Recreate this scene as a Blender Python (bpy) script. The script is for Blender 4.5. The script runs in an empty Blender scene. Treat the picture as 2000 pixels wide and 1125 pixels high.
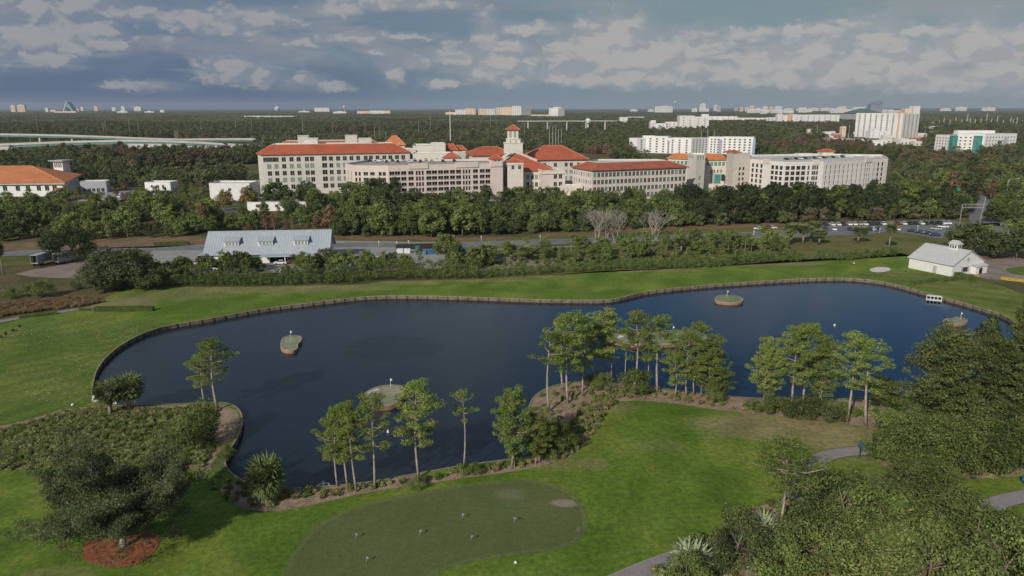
import bpy, math, random
import numpy as np
from mathutils import Vector, Matrix, geometry

R = math.radians
HAZE = 4.5e-5
rnd = random.Random(7)
scene = bpy.context.scene
COL = scene.collection

# ---------------------------------------------------------------- camera
F, CX, CY, H = 1430.0, 1000.0, 562.5, 55.0
PITCH = math.atan((CY - 210.5) / F)
SP, CP = math.sin(PITCH), math.cos(PITCH)
cam_data = bpy.data.cameras.new('camera')
cam = bpy.data.objects.new('camera', cam_data)
COL.objects.link(cam)
cam.location = (0, 0, H)
cam.rotation_euler = (math.pi / 2 - PITCH, 0, 0)
cam_data.sensor_width = 36
cam_data.lens = 36 * F / 2000
cam_data.clip_start = 1
cam_data.clip_end = 60000
scene.camera = cam

# ---------------------------------------------------------------- sun, exposure
SUN_AZ, SUN_EL = R(30), R(29)          # shadows fall forward and to the right
sun_dir = Vector((-math.sin(SUN_AZ) * math.cos(SUN_EL), -math.cos(SUN_AZ) * math.cos(SUN_EL), math.sin(SUN_EL)))
sd = bpy.data.lights.new('sun', 'SUN')
sd.energy = 4.9
sd.angle = R(0.5)
sd.color = (1.0, 0.93, 0.82)
sun = bpy.data.objects.new('sun', sd)
COL.objects.link(sun)
sun.rotation_euler = (-sun_dir).to_track_quat('-Z', 'Y').to_euler()
sun.location = (0, -50, 200)
scene.view_settings.view_transform = 'Standard'
scene.view_settings.look = 'None'
scene.view_settings.exposure = -0.42
scene.view_settings.gamma = 1
scene.view_settings.use_curve_mapping = False
cy = scene.cycles
cy.max_bounces = 5
cy.diffuse_bounces = 2
cy.glossy_bounces = 2
cy.transmission_bounces = 2
cy.transparent_max_bounces = 4
cy.volume_bounces = 0
cy.caustics_reflective = False
cy.caustics_refractive = False

# ---------------------------------------------------------------- pixel (2000 x 1125) -> place in the world
def ray(px, py):
    a, b = (px - CX) / F, (CY - py) / F
    return (a, CP + b * SP, -SP + b * CP)
def G(px, py, z=0.0):
    """the point at height z seen at that pixel -> (x, y)"""
    d = ray(px, py)
    t = (z - H) / d[2]
    return (d[0] * t, d[1] * t)
def at(px, Y, z=0.0):
    """x of the pixel column at world depth Y, height z"""
    return (px - CX) / F * (Y * CP + (H - z) * SP)
def zat(py, Y):
    d = ray(CX, py)
    return H + d[2] / d[1] * Y
def GL(pts, z=0.0):
    return [G(p[0], p[1], z) for p in pts]

# ---------------------------------------------------------------- node helpers
class NT:
    def __init__(s, tree):
        s.t = tree
        s.t.nodes.clear()
    def n(s, typ, **kw):
        nd = s.t.nodes.new(typ)
        for k, v in kw.items():
            setattr(nd, k, v)
        return nd
    def link(s, a, b):
        s.t.links.new(a, b)
    def setin(s, sock, v):
        if hasattr(v, 'is_output') or isinstance(v, bpy.types.NodeSocket):
            s.link(v, sock)
        else:
            sock.default_value = v
    def math(s, op, a, b=None, c=None, clamp=False):
        nd = s.n('ShaderNodeMath', operation=op, use_clamp=clamp)
        s.setin(nd.inputs[0], a)
        if b is not None: s.setin(nd.inputs[1], b)
        if c is not None: s.setin(nd.inputs[2], c)
        return nd.outputs[0]
    def mix(s, fac, a, b, blend='MIX'):
        nd = s.n('ShaderNodeMix', data_type='RGBA', blend_type=blend)
        s.setin(nd.inputs[0], fac)
        s.setin(nd.inputs[6], (*a, 1) if isinstance(a, tuple) else a)
        s.setin(nd.inputs[7], (*b, 1) if isinstance(b, tuple) else b)
        return nd.outputs[2]
    def noise(s, vec, scale, detail=3, rough=.55, dist=0, dim='3D'):
        nd = s.n('ShaderNodeTexNoise', noise_dimensions=dim)
        if vec is not None: s.link(vec, nd.inputs['Vector'])
        nd.inputs['Scale'].default_value = scale
        nd.inputs['Detail'].default_value = detail
        nd.inputs['Roughness'].default_value = rough
        nd.inputs['Distortion'].default_value = dist
        return nd.outputs[0]
    def smooth(s, v, a, b, lo=0.0, hi=1.0, typ='SMOOTHSTEP'):
        nd = s.n('ShaderNodeMapRange', interpolation_type=typ)
        s.setin(nd.inputs[0], v)
        for i, x in zip((1, 2, 3, 4), (a, b, lo, hi)): s.setin(nd.inputs[i], x)
        return nd.outputs[0]

def new_mat(name):
    m = bpy.data.materials.new(name)
    m.use_nodes = True
    return m, NT(m.node_tree)

def finish(nt, col, rough=.85, spec=.3, metallic=0, bump=None, bs=.3, bd=.1, normal=None):
    b = nt.n('ShaderNodeBsdfPrincipled')
    nt.setin(b.inputs['Base Color'], (*col, 1) if isinstance(col, tuple) else col)
    nt.setin(b.inputs['Roughness'], rough)
    b.inputs['Specular IOR Level'].default_value = spec
    b.inputs['Metallic'].default_value = metallic
    if bump is not None:
        bn = nt.n('ShaderNodeBump')
        bn.inputs['Strength'].default_value = bs
        bn.inputs['Distance'].default_value = bd
        nt.link(bump, bn.inputs['Height'])
        nt.link(bn.outputs[0], b.inputs['Normal'])
    o = nt.n('ShaderNodeOutputMaterial')
    nt.link(b.outputs[0], o.inputs[0])
    return b

def M(name, c1, c2=None, scale=.5, fine=None, rough=.85, spec=.3, metallic=0, bump=0, detail=4):
    """a two-tone surface: large patches c1/c2, fine = strength of small grain"""
    m, nt = new_mat(name)
    geo = nt.n('ShaderNodeNewGeometry').outputs['Position']
    if c2 is None: c2 = tuple(x * .82 for x in c1)
    n1 = nt.noise(geo, scale, detail)
    col = nt.mix(nt.smooth(n1, .35, .65), c1, c2)
    n2 = nt.noise(geo, scale * 9, 3)
    f = fine if fine is not None else .18
    col = nt.mix(1.0, col, nt.mix(nt.smooth(n2, .3, .7), (1 - f,) * 3, (1 + f,) * 3), 'MULTIPLY')
    finish(nt, col, rough, spec, metallic, n2 if bump else None, bump, .1)
    return m

# ---------------------------------------------------------------- the sky
def build_world():
    w = bpy.data.worlds.new('World')
    scene.world = w
    w.cycles.sampling_method = 'MANUAL'
    w.cycles.sample_map_resolution = 512
    w.use_nodes = True
    nt = NT(w.node_tree)
    sky = nt.n('ShaderNodeTexSky', sky_type='NISHITA')
    sky.sun_disc = False
    sky.sun_elevation = SUN_EL
    sky.sun_rotation = math.atan2(sun_dir.x, sun_dir.y)
    sky.air_density = 1.0
    sky.dust_density = 0.6
    sky.ozone_density = 1.6
    co = nt.n('ShaderNodeTexCoord').outputs['Generated']
    sp = nt.n('ShaderNodeSeparateXYZ')
    nt.link(co, sp.inputs[0])
    X, Y, Z = sp.outputs
    az = nt.math('ARCTAN2', X, Y)
    el = nt.math('ARCSINE', Z)
    nt.noise2 = lambda v, sc, dt=3, r=.55, di=0: nt.noise(v, sc, dt, r, di, '2D')
    cb = nt.n('ShaderNodeCombineXYZ')
    nt.link(az, cb.inputs[0])
    nt.link(nt.math('MULTIPLY', el, 1.7), cb.inputs[1])
    P = cb.outputs[0]
    cs = nt.n('ShaderNodeCombineXYZ')          # stretched layers
    nt.link(az, cs.inputs[0])
    nt.link(nt.math('MULTIPLY', el, 6.0), cs.inputs[1])
    S = cs.outputs[0]
    K = 11.6                                    # everything below goes through a Background of strength 0.1
    def k(c): return tuple(v * K for v in c)
    col = nt.mix(1.0, sky.outputs[0], (.42, .66, .90), 'MULTIPLY')
    # blue-grey veil, darker on the left, paler to the right
    side = nt.smooth(az, -.55, .5)
    mid = nt.smooth(nt.math('ABSOLUTE', nt.math('SUBTRACT', az, .0)), .0, .45, 1, 0)
    low = nt.mix(side, k((.145, .215, .315)), k((.235, .325, .37)))
    wash = nt.smooth(el, .12, .19, .97, .12)
    col = nt.mix(wash, col, low)
    # teal band above the right-hand clouds
    col = nt.mix(nt.math('MULTIPLY', nt.math('MULTIPLY', nt.smooth(el, .055, .10), nt.smooth(el, .13, .2, 1, 0)), nt.smooth(az, .0, .3, 0, .55)), col, k((.245, .335, .36)))
    # broad grey sheets and streaks
    st = nt.noise2(S, 2.6, 6, .62, .7)
    streak = nt.math('MULTIPLY', nt.math('MULTIPLY', nt.smooth(st, .40, .66), nt.smooth(el, .03, .075, 0, .85)), nt.smooth(el, .12, .19, 1, nt.smooth(az, -.25, .15, .45, .08)))
    col = nt.mix(streak, col, nt.mix(side, k((.27, .30, .345)), k((.31, .36, .375))))
    st2 = nt.noise2(S, 6.0, 6, .68, .5)
    col = nt.mix(nt.math('MULTIPLY', nt.math('MULTIPLY', nt.smooth(st2, .48, .72), .5), nt.smooth(el, .12, .22, 1, .15)), col, nt.mix(side, k((.16, .205, .275)), k((.25, .31, .345))))
    # the storm bank low on the left
    n0 = nt.noise2(P, 5, 6, .6)
    edge = nt.math('ADD', el, nt.math('MULTIPLY', n0, .085))
    storm = nt.math('MULTIPLY', nt.smooth(edge, .06, .115, 1, 0), nt.smooth(az, -.36, .04, 1, 0))
    col = nt.mix(nt.math('MULTIPLY', storm, .9), col, k((.10, .152, .258)))
    st3 = nt.smooth(az, -.1, .4, .35, .9)
    col = nt.mix(nt.math('MULTIPLY', nt.math('MULTIPLY', nt.smooth(el, .018, .045, 1, 0), nt.smooth(az, -.3, .0)), st3), col, nt.mix(side, k((.175, .25, .33)), k((.26, .325, .36))))
    # cumulus heaps: (px, py, half width, half height, strength)
    heaps = [(1195, 78, 66, 46), (1150, 110, 120, 42), (1262, 118, 130, 42), (1120, 148, 90, 22), (1360, 108, 85, 40), (1230, 150, 130, 26),
             (1430, 130, 150, 42), (1560, 128, 140, 44), (1600, 100, 70, 32), (1700, 82, 60, 36), (1720, 130, 150, 44), (1890, 92, 60, 44),
             (1860, 135, 160, 42), (1990, 125, 100, 46), (2100, 110, 100, 50), (975, 135, 74, 38), (948, 80, 26, 40), (1480, 150, 150, 24), (1650, 150, 150, 24), (1940, 155, 120, 18),
             (910, 118, 46, 32), (1000, 95, 44, 18), (505, 155, 40, 24), (592, 163, 40, 17), (460, 150, 60, 18), (440, 135, 50, 26), (765, 148, 20, 26), (630, 165, 30, 9),
             (818, 124, 28, 14), (215, 90, 34, 13), (100, 118, 36, 20), (55, 115, 20, 12), (45, 75, 95, 36), (125, 78, 52, 30), (95, 25, 75, 32), (185, 60, 40, 18),
             (160, 5, 90, 30), (260, 20, 50, 16), (440, 45, 100, 26), (400, 55, 50, 16), (500, 30, 50, 14), (690, 73, 55, 12), (650, 15, 40, 28), (330, 86, 75, 12), (790, 72, 60, 8), (560, 85, 60, 8),
             (790, 8, 90, 14), (-120, 70, 120, 60), (-300, 110, 160, 40), (2250, 130, 140, 60), (655, 174, 30, 8), (860, 165, 34, 11), (285, 170, 60, 10), (1050, 60, 60, 14), (720, 100, 30, 8), (1580, 62, 120, 9), (1820, 60, 90, 9)]
    wa = nt.n('ShaderNodeVectorMath', operation='ADD'); nt.link(P, wa.inputs[0])
    wn = nt.n('ShaderNodeTexNoise', noise_dimensions='2D'); nt.link(P, wn.inputs['Vector']); wn.inputs['Scale'].default_value = 26; wn.inputs['Detail'].default_value = 6; wn.inputs['Roughness'].default_value = .65
    wsb = nt.n('ShaderNodeVectorMath', operation='MULTIPLY_ADD'); nt.link(wn.outputs['Color'], wsb.inputs[0]); wsb.inputs[1].default_value = (.034, .034, 0); wsb.inputs[2].default_value = (-.017, -.017, 0)
    nt.link(wsb.outputs[0], wa.inputs[1])
    PW = wa.outputs[0]
    spw = nt.n('ShaderNodeSeparateXYZ'); nt.link(PW, spw.inputs[0])
    azw, elw = spw.outputs[0], nt.math('DIVIDE', spw.outputs[1], 1.7)
    def bill(vec, sc, dt=8):
        v = nt.n('ShaderNodeTexVoronoi', feature='F1', voronoi_dimensions='2D'); nt.link(vec, v.inputs['Vector']); v.inputs['Scale'].default_value = sc
        return nt.math('SUBTRACT', .5, v.outputs['Distance'])
    w1 = nt.noise2(P, 13, 7, .66)
    w2 = bill(PW, 60)
    w4 = bill(PW, 24)
    w5 = bill(PW, 130)
    wob = nt.math('ADD', nt.math('MULTIPLY', nt.math('SUBTRACT', w1, .5), 1.5), nt.math('ADD', nt.math('ADD', nt.math('MULTIPLY', w2, .6), nt.math('MULTIPLY', w5, .35)), nt.math('MULTIPLY', w4, .9)))
    m = None
    for (px, py, rx, ry) in heaps:
        d = Vector(ray(px, py)).normalized()
        a0, e0 = math.atan2(d.x, d.y), math.asin(d.z)
        dx = nt.math('MULTIPLY', nt.math('SUBTRACT', azw, a0), F / rx * .93)
        dy = nt.math('MULTIPLY', nt.math('SUBTRACT', elw, e0), F / ry * .97)
        dy = nt.math('MAXIMUM', dy, nt.math('MULTIPLY', dy, -1.5))
        q = nt.math('ADD', nt.math('MULTIPLY', dx, dx), nt.math('MULTIPLY', dy, dy))
        v = nt.math('SUBTRACT', 1.0, nt.math('SQRT', q))
        m = v if m is None else nt.math('MAXIMUM', m, v)
    # elsewhere round the horizon and overhead: scattered cumulus of the same kind
    far = nt.smooth(nt.math('ABSOLUTE', az), .72, .95)
    hi = nt.smooth(el, .13, .22)
    free = nt.math('MAXIMUM', far, hi)
    gen = nt.math('SUBTRACT', nt.math('MULTIPLY', nt.noise2(P, 2.2, 6, .55), 3.2), nt.smooth(az, -.5, .45, 1.2, 2.0))
    gen = nt.math('SUBTRACT', nt.math('MULTIPLY', gen, free), nt.math('MULTIPLY', nt.math('SUBTRACT', 1.0, free), 3.0))
    m = nt.math('MAXIMUM', nt.math('MAXIMUM', m, -1.2), gen)
    dens = nt.math('ADD', m, wob)
    veil = nt.math('MULTIPLY', nt.smooth(nt.math('ADD', m, nt.math('MULTIPLY', w1, .9)), -.35, .9), nt.smooth(side, .1, .7, .35, .8))
    col = nt.mix(veil, col, nt.mix(side, k((.29, .325, .375)), k((.37, .405, .43))))
    cov = nt.smooth(dens, nt.smooth(side, .3, .7, .05, -.15), nt.smooth(side, .3, .7, .75, .75), 0, 1, 'SMOOTHSTEP')
    cov = nt.math('MULTIPLY', nt.math('MULTIPLY', cov, nt.smooth(side, .1, .6, .66, 1)), nt.smooth(el, .15, .3, 1, .6))
    off = nt.n('ShaderNodeVectorMath', operation='ADD')
    nt.link(PW, off.inputs[0])
    off.inputs[1].default_value = (-.010, .018, 0)
    relief = nt.math('ADD', nt.math('MULTIPLY', nt.math('SUBTRACT', w4, bill(off.outputs[0], 24)), 1.6), nt.math('MULTIPLY', nt.math('SUBTRACT', w2, bill(off.outputs[0], 60)), .5))
    big = nt.noise2(P, 7, 6, .6)
    shade = nt.smooth(nt.math('ADD', nt.math('ADD', nt.math('MULTIPLY', relief, 1.0), nt.math('MULTIPLY', nt.math('SUBTRACT', big, .5), 1.3)), nt.math('MULTIPLY', dens, .40)), -.25, .42)
    shadow_col = nt.mix(side, k((.26, .295, .35)), k((.385, .405, .425)))
    lit_col = nt.mix(side, k((.435, .425, .425)), k((.475, .472, .47)))
    ccol = nt.mix(shade, shadow_col, lit_col)
    col = nt.mix(cov, col, ccol)
    # blue-grey slots inside the bank on the right
    gap = nt.noise2(S, 9, 6, .62)
    band = nt.math('MULTIPLY', nt.smooth(el, .035, .048), nt.smooth(el, .075, .095, 1, 0))
    col = nt.mix(nt.math('MULTIPLY', nt.math('MULTIPLY', nt.smooth(gap, .56, .68), band), .6), col, k((.27, .33, .37)))
    # ground half of the dome
    col = nt.mix(nt.smooth(el, -.01, -.002, 1, 0), col, k((.07, .09, .11)))
    bg = nt.n('ShaderNodeBackground')
    nt.link(col, bg.inputs[0])
    bg.inputs[1].default_value = 0.1
    o = nt.n('ShaderNodeOutputWorld')
    nt.link(bg.outputs[0], o.inputs[0])
build_world()

# ---------------------------------------------------------------- object helpers
def tag(o, label=None, cat=None, group=None, kind=None):
    if label: o['label'] = label
    if cat: o['category'] = cat
    if group: o['group'] = group
    if kind: o['kind'] = kind
    return o
def link(o, parent=None):
    COL.objects.link(o)
    if parent is not None: o.parent = parent
    return o
def empty(name, loc=(0, 0, 0), rz=0.0):
    o = bpy.data.objects.new(name, None)
    o.empty_display_size = .5
    o.location = loc
    o.rotation_euler = (0, 0, rz)
    return link(o)
def thing(name, label, cat, loc=(0, 0, 0), rz=0.0, group=None):
    return tag(empty(name, loc, rz), label, cat, group)
def mesh_np(name, V, Fq, nper=4, smooth=False, midx=None):
    """fast mesh from arrays; Fq is (n, nper)"""
    me = bpy.data.meshes.new(name)
    V = np.asarray(V, dtype=np.float32); Fq = np.asarray(Fq, dtype=np.int32)
    me.vertices.add(len(V)); me.vertices.foreach_set('co', V.ravel())
    n = len(Fq)
    me.loops.add(n * nper); me.loops.foreach_set('vertex_index', Fq.ravel())
    me.polygons.add(n)
    me.polygons.foreach_set('loop_start', np.arange(0, n * nper, nper, dtype=np.int32))
    if midx is not None: me.polygons.foreach_set('material_index', np.asarray(midx, dtype=np.int32))
    if smooth: me.polygons.foreach_set('use_smooth', np.ones(n, dtype=bool))
    me.update(calc_edges=True)
    return me
class MB:
    """collects simple shapes, builds ONE mesh"""
    def __init__(s): s.v = []; s.f = []; s.m = []
    def add(s, vs, fs, mi=0):
        b = len(s.v); s.v += [tuple(v) for v in vs]
        s.f += [tuple(i + b for i in f) for f in fs]; s.m += [mi] * len(fs)
        return s
    def box(s, x0, x1, y0, y1, z0, z1, mi=0):
        vs = [(x0, y0, z0), (x1, y0, z0), (x1, y1, z0), (x0, y1, z0), (x0, y0, z1), (x1, y0, z1), (x1, y1, z1), (x0, y1, z1)]
        return s.add(vs, [(0, 3, 2, 1), (4, 5, 6, 7), (0, 1, 5, 4), (1, 2, 6, 5), (2, 3, 7, 6), (3, 0, 4, 7)], mi)
    def prism(s, poly, z0, z1, mi=0, top=None, bottom=True):
        n = len(poly); top = top or poly
        vs = [(p[0], p[1], z0) for p in poly] + [(p[0], p[1], z1) for p in top]
        fs = [(i, (i + 1) % n, n + (i + 1) % n, n + i) for i in range(n)]
        fs.append(tuple(range(n, 2 * n)))
        if bottom: fs.append(tuple(reversed(range(n))))
        return s.add(vs, fs, mi)
    def tube(s, pts, rads, k=6, mi=0, cap=True):
        pts = [Vector(p) for p in pts]; b = len(s.v); n = len(pts)
        for i, p in enumerate(pts):
            d = (pts[min(i + 1, n - 1)] - pts[max(i - 1, 0)])
            d = d.normalized() if d.length > 1e-6 else Vector((0, 0, 1))
            u = d.cross(Vector((1, 0, 0)) if abs(d.x) < .8 else Vector((0, 1, 0))).normalized(); w = d.cross(u)
            for j in range(k):
                a = 2 * math.pi * j / k
                s.v.append(tuple(p + (u * math.cos(a) + w * math.sin(a)) * rads[i]))
        for i in range(n - 1):
            for j in range(k):
                j2 = (j + 1) % k
                s.f.append((b + i * k + j, b + i * k + j2, b + (i + 1) * k + j2, b + (i + 1) * k + j)); s.m.append(mi)
        if cap:
            s.f.append(tuple(b + (n - 1) * k + j for j in range(k))); s.m.append(mi)
            s.f.append(tuple(b + j for j in reversed(range(k)))); s.m.append(mi)
        return s
    def bar(s, a, b, r, k=6, mi=0): return s.tube([a, b], [r, r], k, mi)
    def mesh(s, name, mats, smooth=False):
        me = bpy.data.meshes.new(name)
        me.from_pydata(s.v, [], s.f)
        mats = mats if isinstance(mats, (list, tuple)) else [mats]
        for mt in mats: me.materials.append(mt)
        if len(mats) > 1: me.polygons.foreach_set('material_index', s.m)
        if smooth: me.polygons.foreach_set('use_smooth', [True] * len(me.polygons))
        me.update()
        return me
    def build(s, name, mats, parent=None, smooth=False, loc=None, rz=None):
        o = bpy.data.objects.new(name, s.mesh(name, mats, smooth))
        if loc is not None: o.location = loc
        if rz is not None: o.rotation_euler = (0, 0, rz)
        return link(o, parent)
def put(name, me, loc=(0, 0, 0), rz=0.0, parent=None, scale=None, mat=None):
    o = bpy.data.objects.new(name, me)
    o.location = loc; o.rotation_euler = (0, 0, rz)
    if scale is not None: o.scale = scale if isinstance(scale, (tuple, list)) else (scale,) * 3
    if mat is not None:
        o.material_slots[0].link = 'OBJECT'; o.material_slots[0].material = mat
    return link(o, parent)
def copy_tree(o, parent=None):
    c = o.copy(); COL.objects.link(c)
    if parent is not None: c.parent = parent
    for ch in list(o.children): copy_tree(ch, c)
    return c
def area2(p): return sum(p[i][0] * p[(i + 1) % len(p)][1] - p[(i + 1) % len(p)][0] * p[i][1] for i in range(len(p)))
def ccw(p): return list(p) if area2(p) > 0 else list(reversed(p))
def inset(poly, d):
    """offset a CCW polygon inwards by d (outwards when negative)"""
    n = len(poly); out = []
    for i in range(n):
        p0, p1, p2 = Vector(poly[i - 1][:2]), Vector(poly[i][:2]), Vector(poly[(i + 1) % n][:2])
        a, b = (p1 - p0).normalized(), (p2 - p1).normalized()
        na, nb = Vector((-a.y, a.x)), Vector((-b.y, b.x))
        bis = na + nb
        k = bis.dot(na)
        q = p1 + bis * (d / max(k, .25))
        out.append((q.x, q.y))
    return out
def smooth_poly(p, it=2, closed=True):
    for _ in range(it):
        q = []; n = len(p)
        for i in range(n if closed else n - 1):
            a, b = p[i], p[(i + 1) % n]
            q.append((a[0] * .75 + b[0] * .25, a[1] * .75 + b[1] * .25)); q.append((a[0] * .25 + b[0] * .75, a[1] * .25 + b[1] * .75))
        if not closed: q = [p[0]] + q + [p[-1]]
        p = q
    return p
def pip(poly, x, y):
    """vectorised point in polygon"""
    x = np.asarray(x); y = np.asarray(y); c = np.zeros(x.shape, bool); n = len(poly)
    for i in range(n):
        x1, y1 = poly[i][:2]; x2, y2 = poly[(i + 1) % n][:2]
        if y1 == y2: continue
        hit = ((y1 > y) != (y2 > y)) & (x < (x2 - x1) * (y - y1) / (y2 - y1) + x1)
        c ^= hit
    return c
def cdt_sheet(name, poly, z, mat, holes=(), kind='structure', label=None, extra=None, zf=None):
    """flat sheet from an outline with holes; extra = points inside, zf = height function"""
    V = [Vector(p[:2]) for p in poly]; E = [(i, (i + 1) % len(poly)) for i in range(len(poly))]
    for h in holes:
        b = len(V); V += [Vector(p[:2]) for p in h]; E += [(b + i, b + (i + 1) % len(h)) for i in range(len(h))]
    if extra is not None: V += [Vector(p) for p in extra]
    vo, eo, fo, *_ = geometry.delaunay_2d_cdt(V, E, [], 0, 1e-4)
    fo = [f for f in fo if len(f) == 3]
    c = np.array([((vo[f[0]] + vo[f[1]] + vo[f[2]]) / 3)[:] for f in fo])
    keep = pip(poly, c[:, 0], c[:, 1])
    for h in holes: keep &= ~pip(h, c[:, 0], c[:, 1])
    Fq = [f if area2([vo[i] for i in f]) > 0 else tuple(reversed(f)) for f, kp in zip(fo, keep) if kp]
    co = [(v.x, v.y, z if zf is None else z + zf(v.x, v.y)) for v in vo]
    me = mesh_np(name, co, Fq, 3)
    me.materials.append(mat)
    o = put(name, me)
    tag(o, label, None, None, kind)
    return o
def strip(name, pts, width, z, mat, label=None, kind='structure', edge=None):
    """a ribbon along a world-space polyline"""
    n = len(pts); V = []; Fq = []
    for i, p in enumerate(pts):
        a = Vector(pts[max(i - 1, 0)]); b = Vector(pts[min(i + 1, n - 1)])
        d = (b - a).normalized(); nn = Vector((-d.y, d.x)); w = width[i] if isinstance(width, (list, tuple)) else width
        V += [(p[0] + nn.x * w / 2, p[1] + nn.y * w / 2, z), (p[0] - nn.x * w / 2, p[1] - nn.y * w / 2, z)]
    Fq = [(2 * i, 2 * i + 1, 2 * i + 3, 2 * i + 2) for i in range(n - 1)]
    me = mesh_np(name, V, Fq, 4); me.materials.append(mat)
    o = put(name, me); tag(o, label, None, None, kind)
    return o
# ================================================================ materials
def grass_mat(name, c1, c2, dry, blobs=(), stripe=None, scale=.05, k=1.0, dryth=.6, speck=0, calm=0.0):
    m, nt = new_mat(name)
    pos = nt.n('ShaderNodeNewGeometry').outputs['Position']
    n1 = nt.noise(pos, scale, 5, .6, .4)
    col = nt.mix(nt.smooth(n1, .38, .62), c1, c2)
    n2 = nt.noise(pos, scale * 2.7, 6, .68, .8)
    d = nt.smooth(n2, dryth, dryth + .2, 0, .75)
    if blobs:
        w = nt.math('MULTIPLY', nt.math('SUBTRACT', nt.noise(pos, .12, 5, .65), .5), 1.7)
        sp = nt.n('ShaderNodeSeparateXYZ'); nt.link(pos, sp.inputs[0])
        for (bx, by, rx, ry, amt) in blobs:
            q = nt.math('ADD', nt.math('POWER', nt.math('DIVIDE', nt.math('SUBTRACT', sp.outputs[0], bx), rx), 2.0),
                        nt.math('POWER', nt.math('DIVIDE', nt.math('SUBTRACT', sp.outputs[1], by), ry), 2.0))
            q = nt.math('ADD', nt.math('SUBTRACT', 1.0, nt.math('SQRT', q)), w)
            d = nt.math('MAXIMUM', d, nt.smooth(q, -.1, .5, 0, amt))
    col = nt.mix(d, col, dry)
    if stripe:
        mp = nt.n('ShaderNodeMapping'); nt.link(pos, mp.inputs[0]); mp.inputs['Rotation'].default_value = (0, 0, stripe[0])
        wv = nt.n('ShaderNodeTexWave', wave_type='BANDS'); nt.link(mp.outputs[0], wv.inputs['Vector'])
        wv.inputs['Scale'].default_value = stripe[1]; wv.inputs['Distortion'].default_value = 9.0
        wv.inputs['Detail'].default_value = 3; wv.inputs['Detail Scale'].default_value = .35
        col = nt.mix(stripe[2], col, nt.mix(wv.outputs[0], (.55,) * 3, (1.5,) * 3), 'MULTIPLY')
    g = nt.noise(pos, 1.1, 6, .7)
    col = nt.mix(1.0, col, nt.mix(nt.smooth(g, .32, .68), tuple(v + (1 - v) * calm for v in (.74, .74, .78)), tuple(v + (1 - v) * calm for v in (1.30, 1.24, 1.15))), 'MULTIPLY')
    g2 = nt.noise(pos, 7, 3, .7)
    col = nt.mix(1.0, col, nt.mix(nt.smooth(g2, .3, .7), (.85,) * 3, (1.15,) * 3), 'MULTIPLY')
    if speck:
        vo = nt.n('ShaderNodeTexVoronoi'); nt.link(pos, vo.inputs['Vector']); vo.inputs['Scale'].default_value = .55
        s = nt.math('MULTIPLY', nt.smooth(vo.outputs['Distance'], .14, .2, 1, 0), nt.smooth(nt.noise(pos, .06, 3), .5, .62))
        col = nt.mix(nt.math('MULTIPLY', s, speck), col, (.30, .30, .17))
    big = nt.noise(pos, .045, 6, .7, 1.2)
    col = nt.mix(1.0, col, nt.mix(nt.smooth(big, .35, .68), tuple(v + (1 - v) * calm for v in (.80, .86, .84)), tuple(v + (1 - v) * calm for v in (1.34, 1.18, 1.34))), 'MULTIPLY')
    finish(nt, col, .9, .15, 0, g2, .6, .15)
    return m

def blob(px, py, rx, ry, amt):
    """dry patch at a pixel, radii in metres"""
    x, y = G(px, py); return (x, y, rx, ry, amt)
dryg = (.215, .19, .095)
mat_lawn = grass_mat('fairway_grass', (.094, .170, .019), (.136, .202, .030), (.22, .21, .09),
    [blob(1590, 835, 26, 8, 1), blob(1680, 850, 18, 10, 1), blob(1760, 950, 8, 5, .7), blob(1100, 905, 9, 3, .5), blob(600, 560, 30, 5, .8), blob(1250, 528, 26, 3, .8), blob(950, 548, 20, 3, .7), blob(1040, 540, 20, 3, .5), blob(1500, 515, 26, 5, .85), blob(500, 563, 34, 8, .75), blob(250, 590, 12, 10, .8),
     blob(350, 575, 18, 9, .55), blob(700, 562, 14, 5, .6), blob(1180, 795, 9, 3, .6), blob(1290, 870, 6, 3, .35), blob(780, 552, 18, 4, .6), blob(1330, 520, 30, 4, .6),
     blob(1700, 500, 12, 4, .6), blob(1880, 585, 14, 5, .25), blob(100, 1120, 5, 2, .5)], stripe=(R(28), .03, .14), speck=0)
mat_range = grass_mat('driving_range_grass', (.092, .145, .024), (.125, .182, .032), (.18, .185, .08), [], stripe=(R(40), .06, .16), dryth=.55, speck=.5)
mat_far_lawn = grass_mat('lakeside_lawn_right', (.105, .150, .028), (.14, .175, .04), (.20, .20, .085), [], stripe=(R(-62), .05, .22), dryth=.5)
mat_green = grass_mat('putting_green_turf', (.100, .128, .043), (.114, .140, .048), (.27, .23, .17),
    [blob(1104, 984, 2.4, 1.1, .9), blob(1135, 1035, .8, 1.0, .5), blob(1000, 965, 3, 2.2, .3)], dryth=.8, calm=.65)
mat_collar = grass_mat('putting_green_collar', (.115, .150, .05), (.135, .165, .055), (.21, .19, .10), [], dryth=.66, calm=.4)
mat_land = grass_mat('rough_land', (.070, .085, .024), (.12, .105, .052), (.17, .13, .075), [], scale=.03, dryth=.5)
mat_verge = grass_mat('roadside_grass', (.10, .125, .028), (.14, .14, .05), (.21, .15, .085), [], scale=.06, dryth=.5)
mat_straw = grass_mat('straw_and_grass', (.13, .13, .05), (.17, .13, .075), (.27, .155, .10), [], scale=.09, dryth=.40)
mat_asphalt = M('asphalt', (.15, .155, .16), (.19, .19, .195), .08, .12, .9)
mat_asphalt_dark = M('dark_asphalt', (.10, .105, .115), (.13, .13, .14), .08, .12, .9)
mat_concrete = M('concrete', (.33, .31, .29), (.26, .25, .24), .25, .12, .9)
mat_path = M('cart_path_concrete', (.27, .245, .23), (.23, .21, .20), .5, .12, .9)
mat_curb = M('red_path_edge', (.16, .085, .065), (.13, .08, .06), .7, .2, .9)
mat_mulch = M('pine_straw_mulch', (.26, .125, .075), (.19, .09, .055), .9, .45, .95, bump=.8)
mat_mulch_dull = M('leaf_litter', (.33, .235, .17), (.22, .165, .11), .35, .35, .95, bump=.6)
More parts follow.
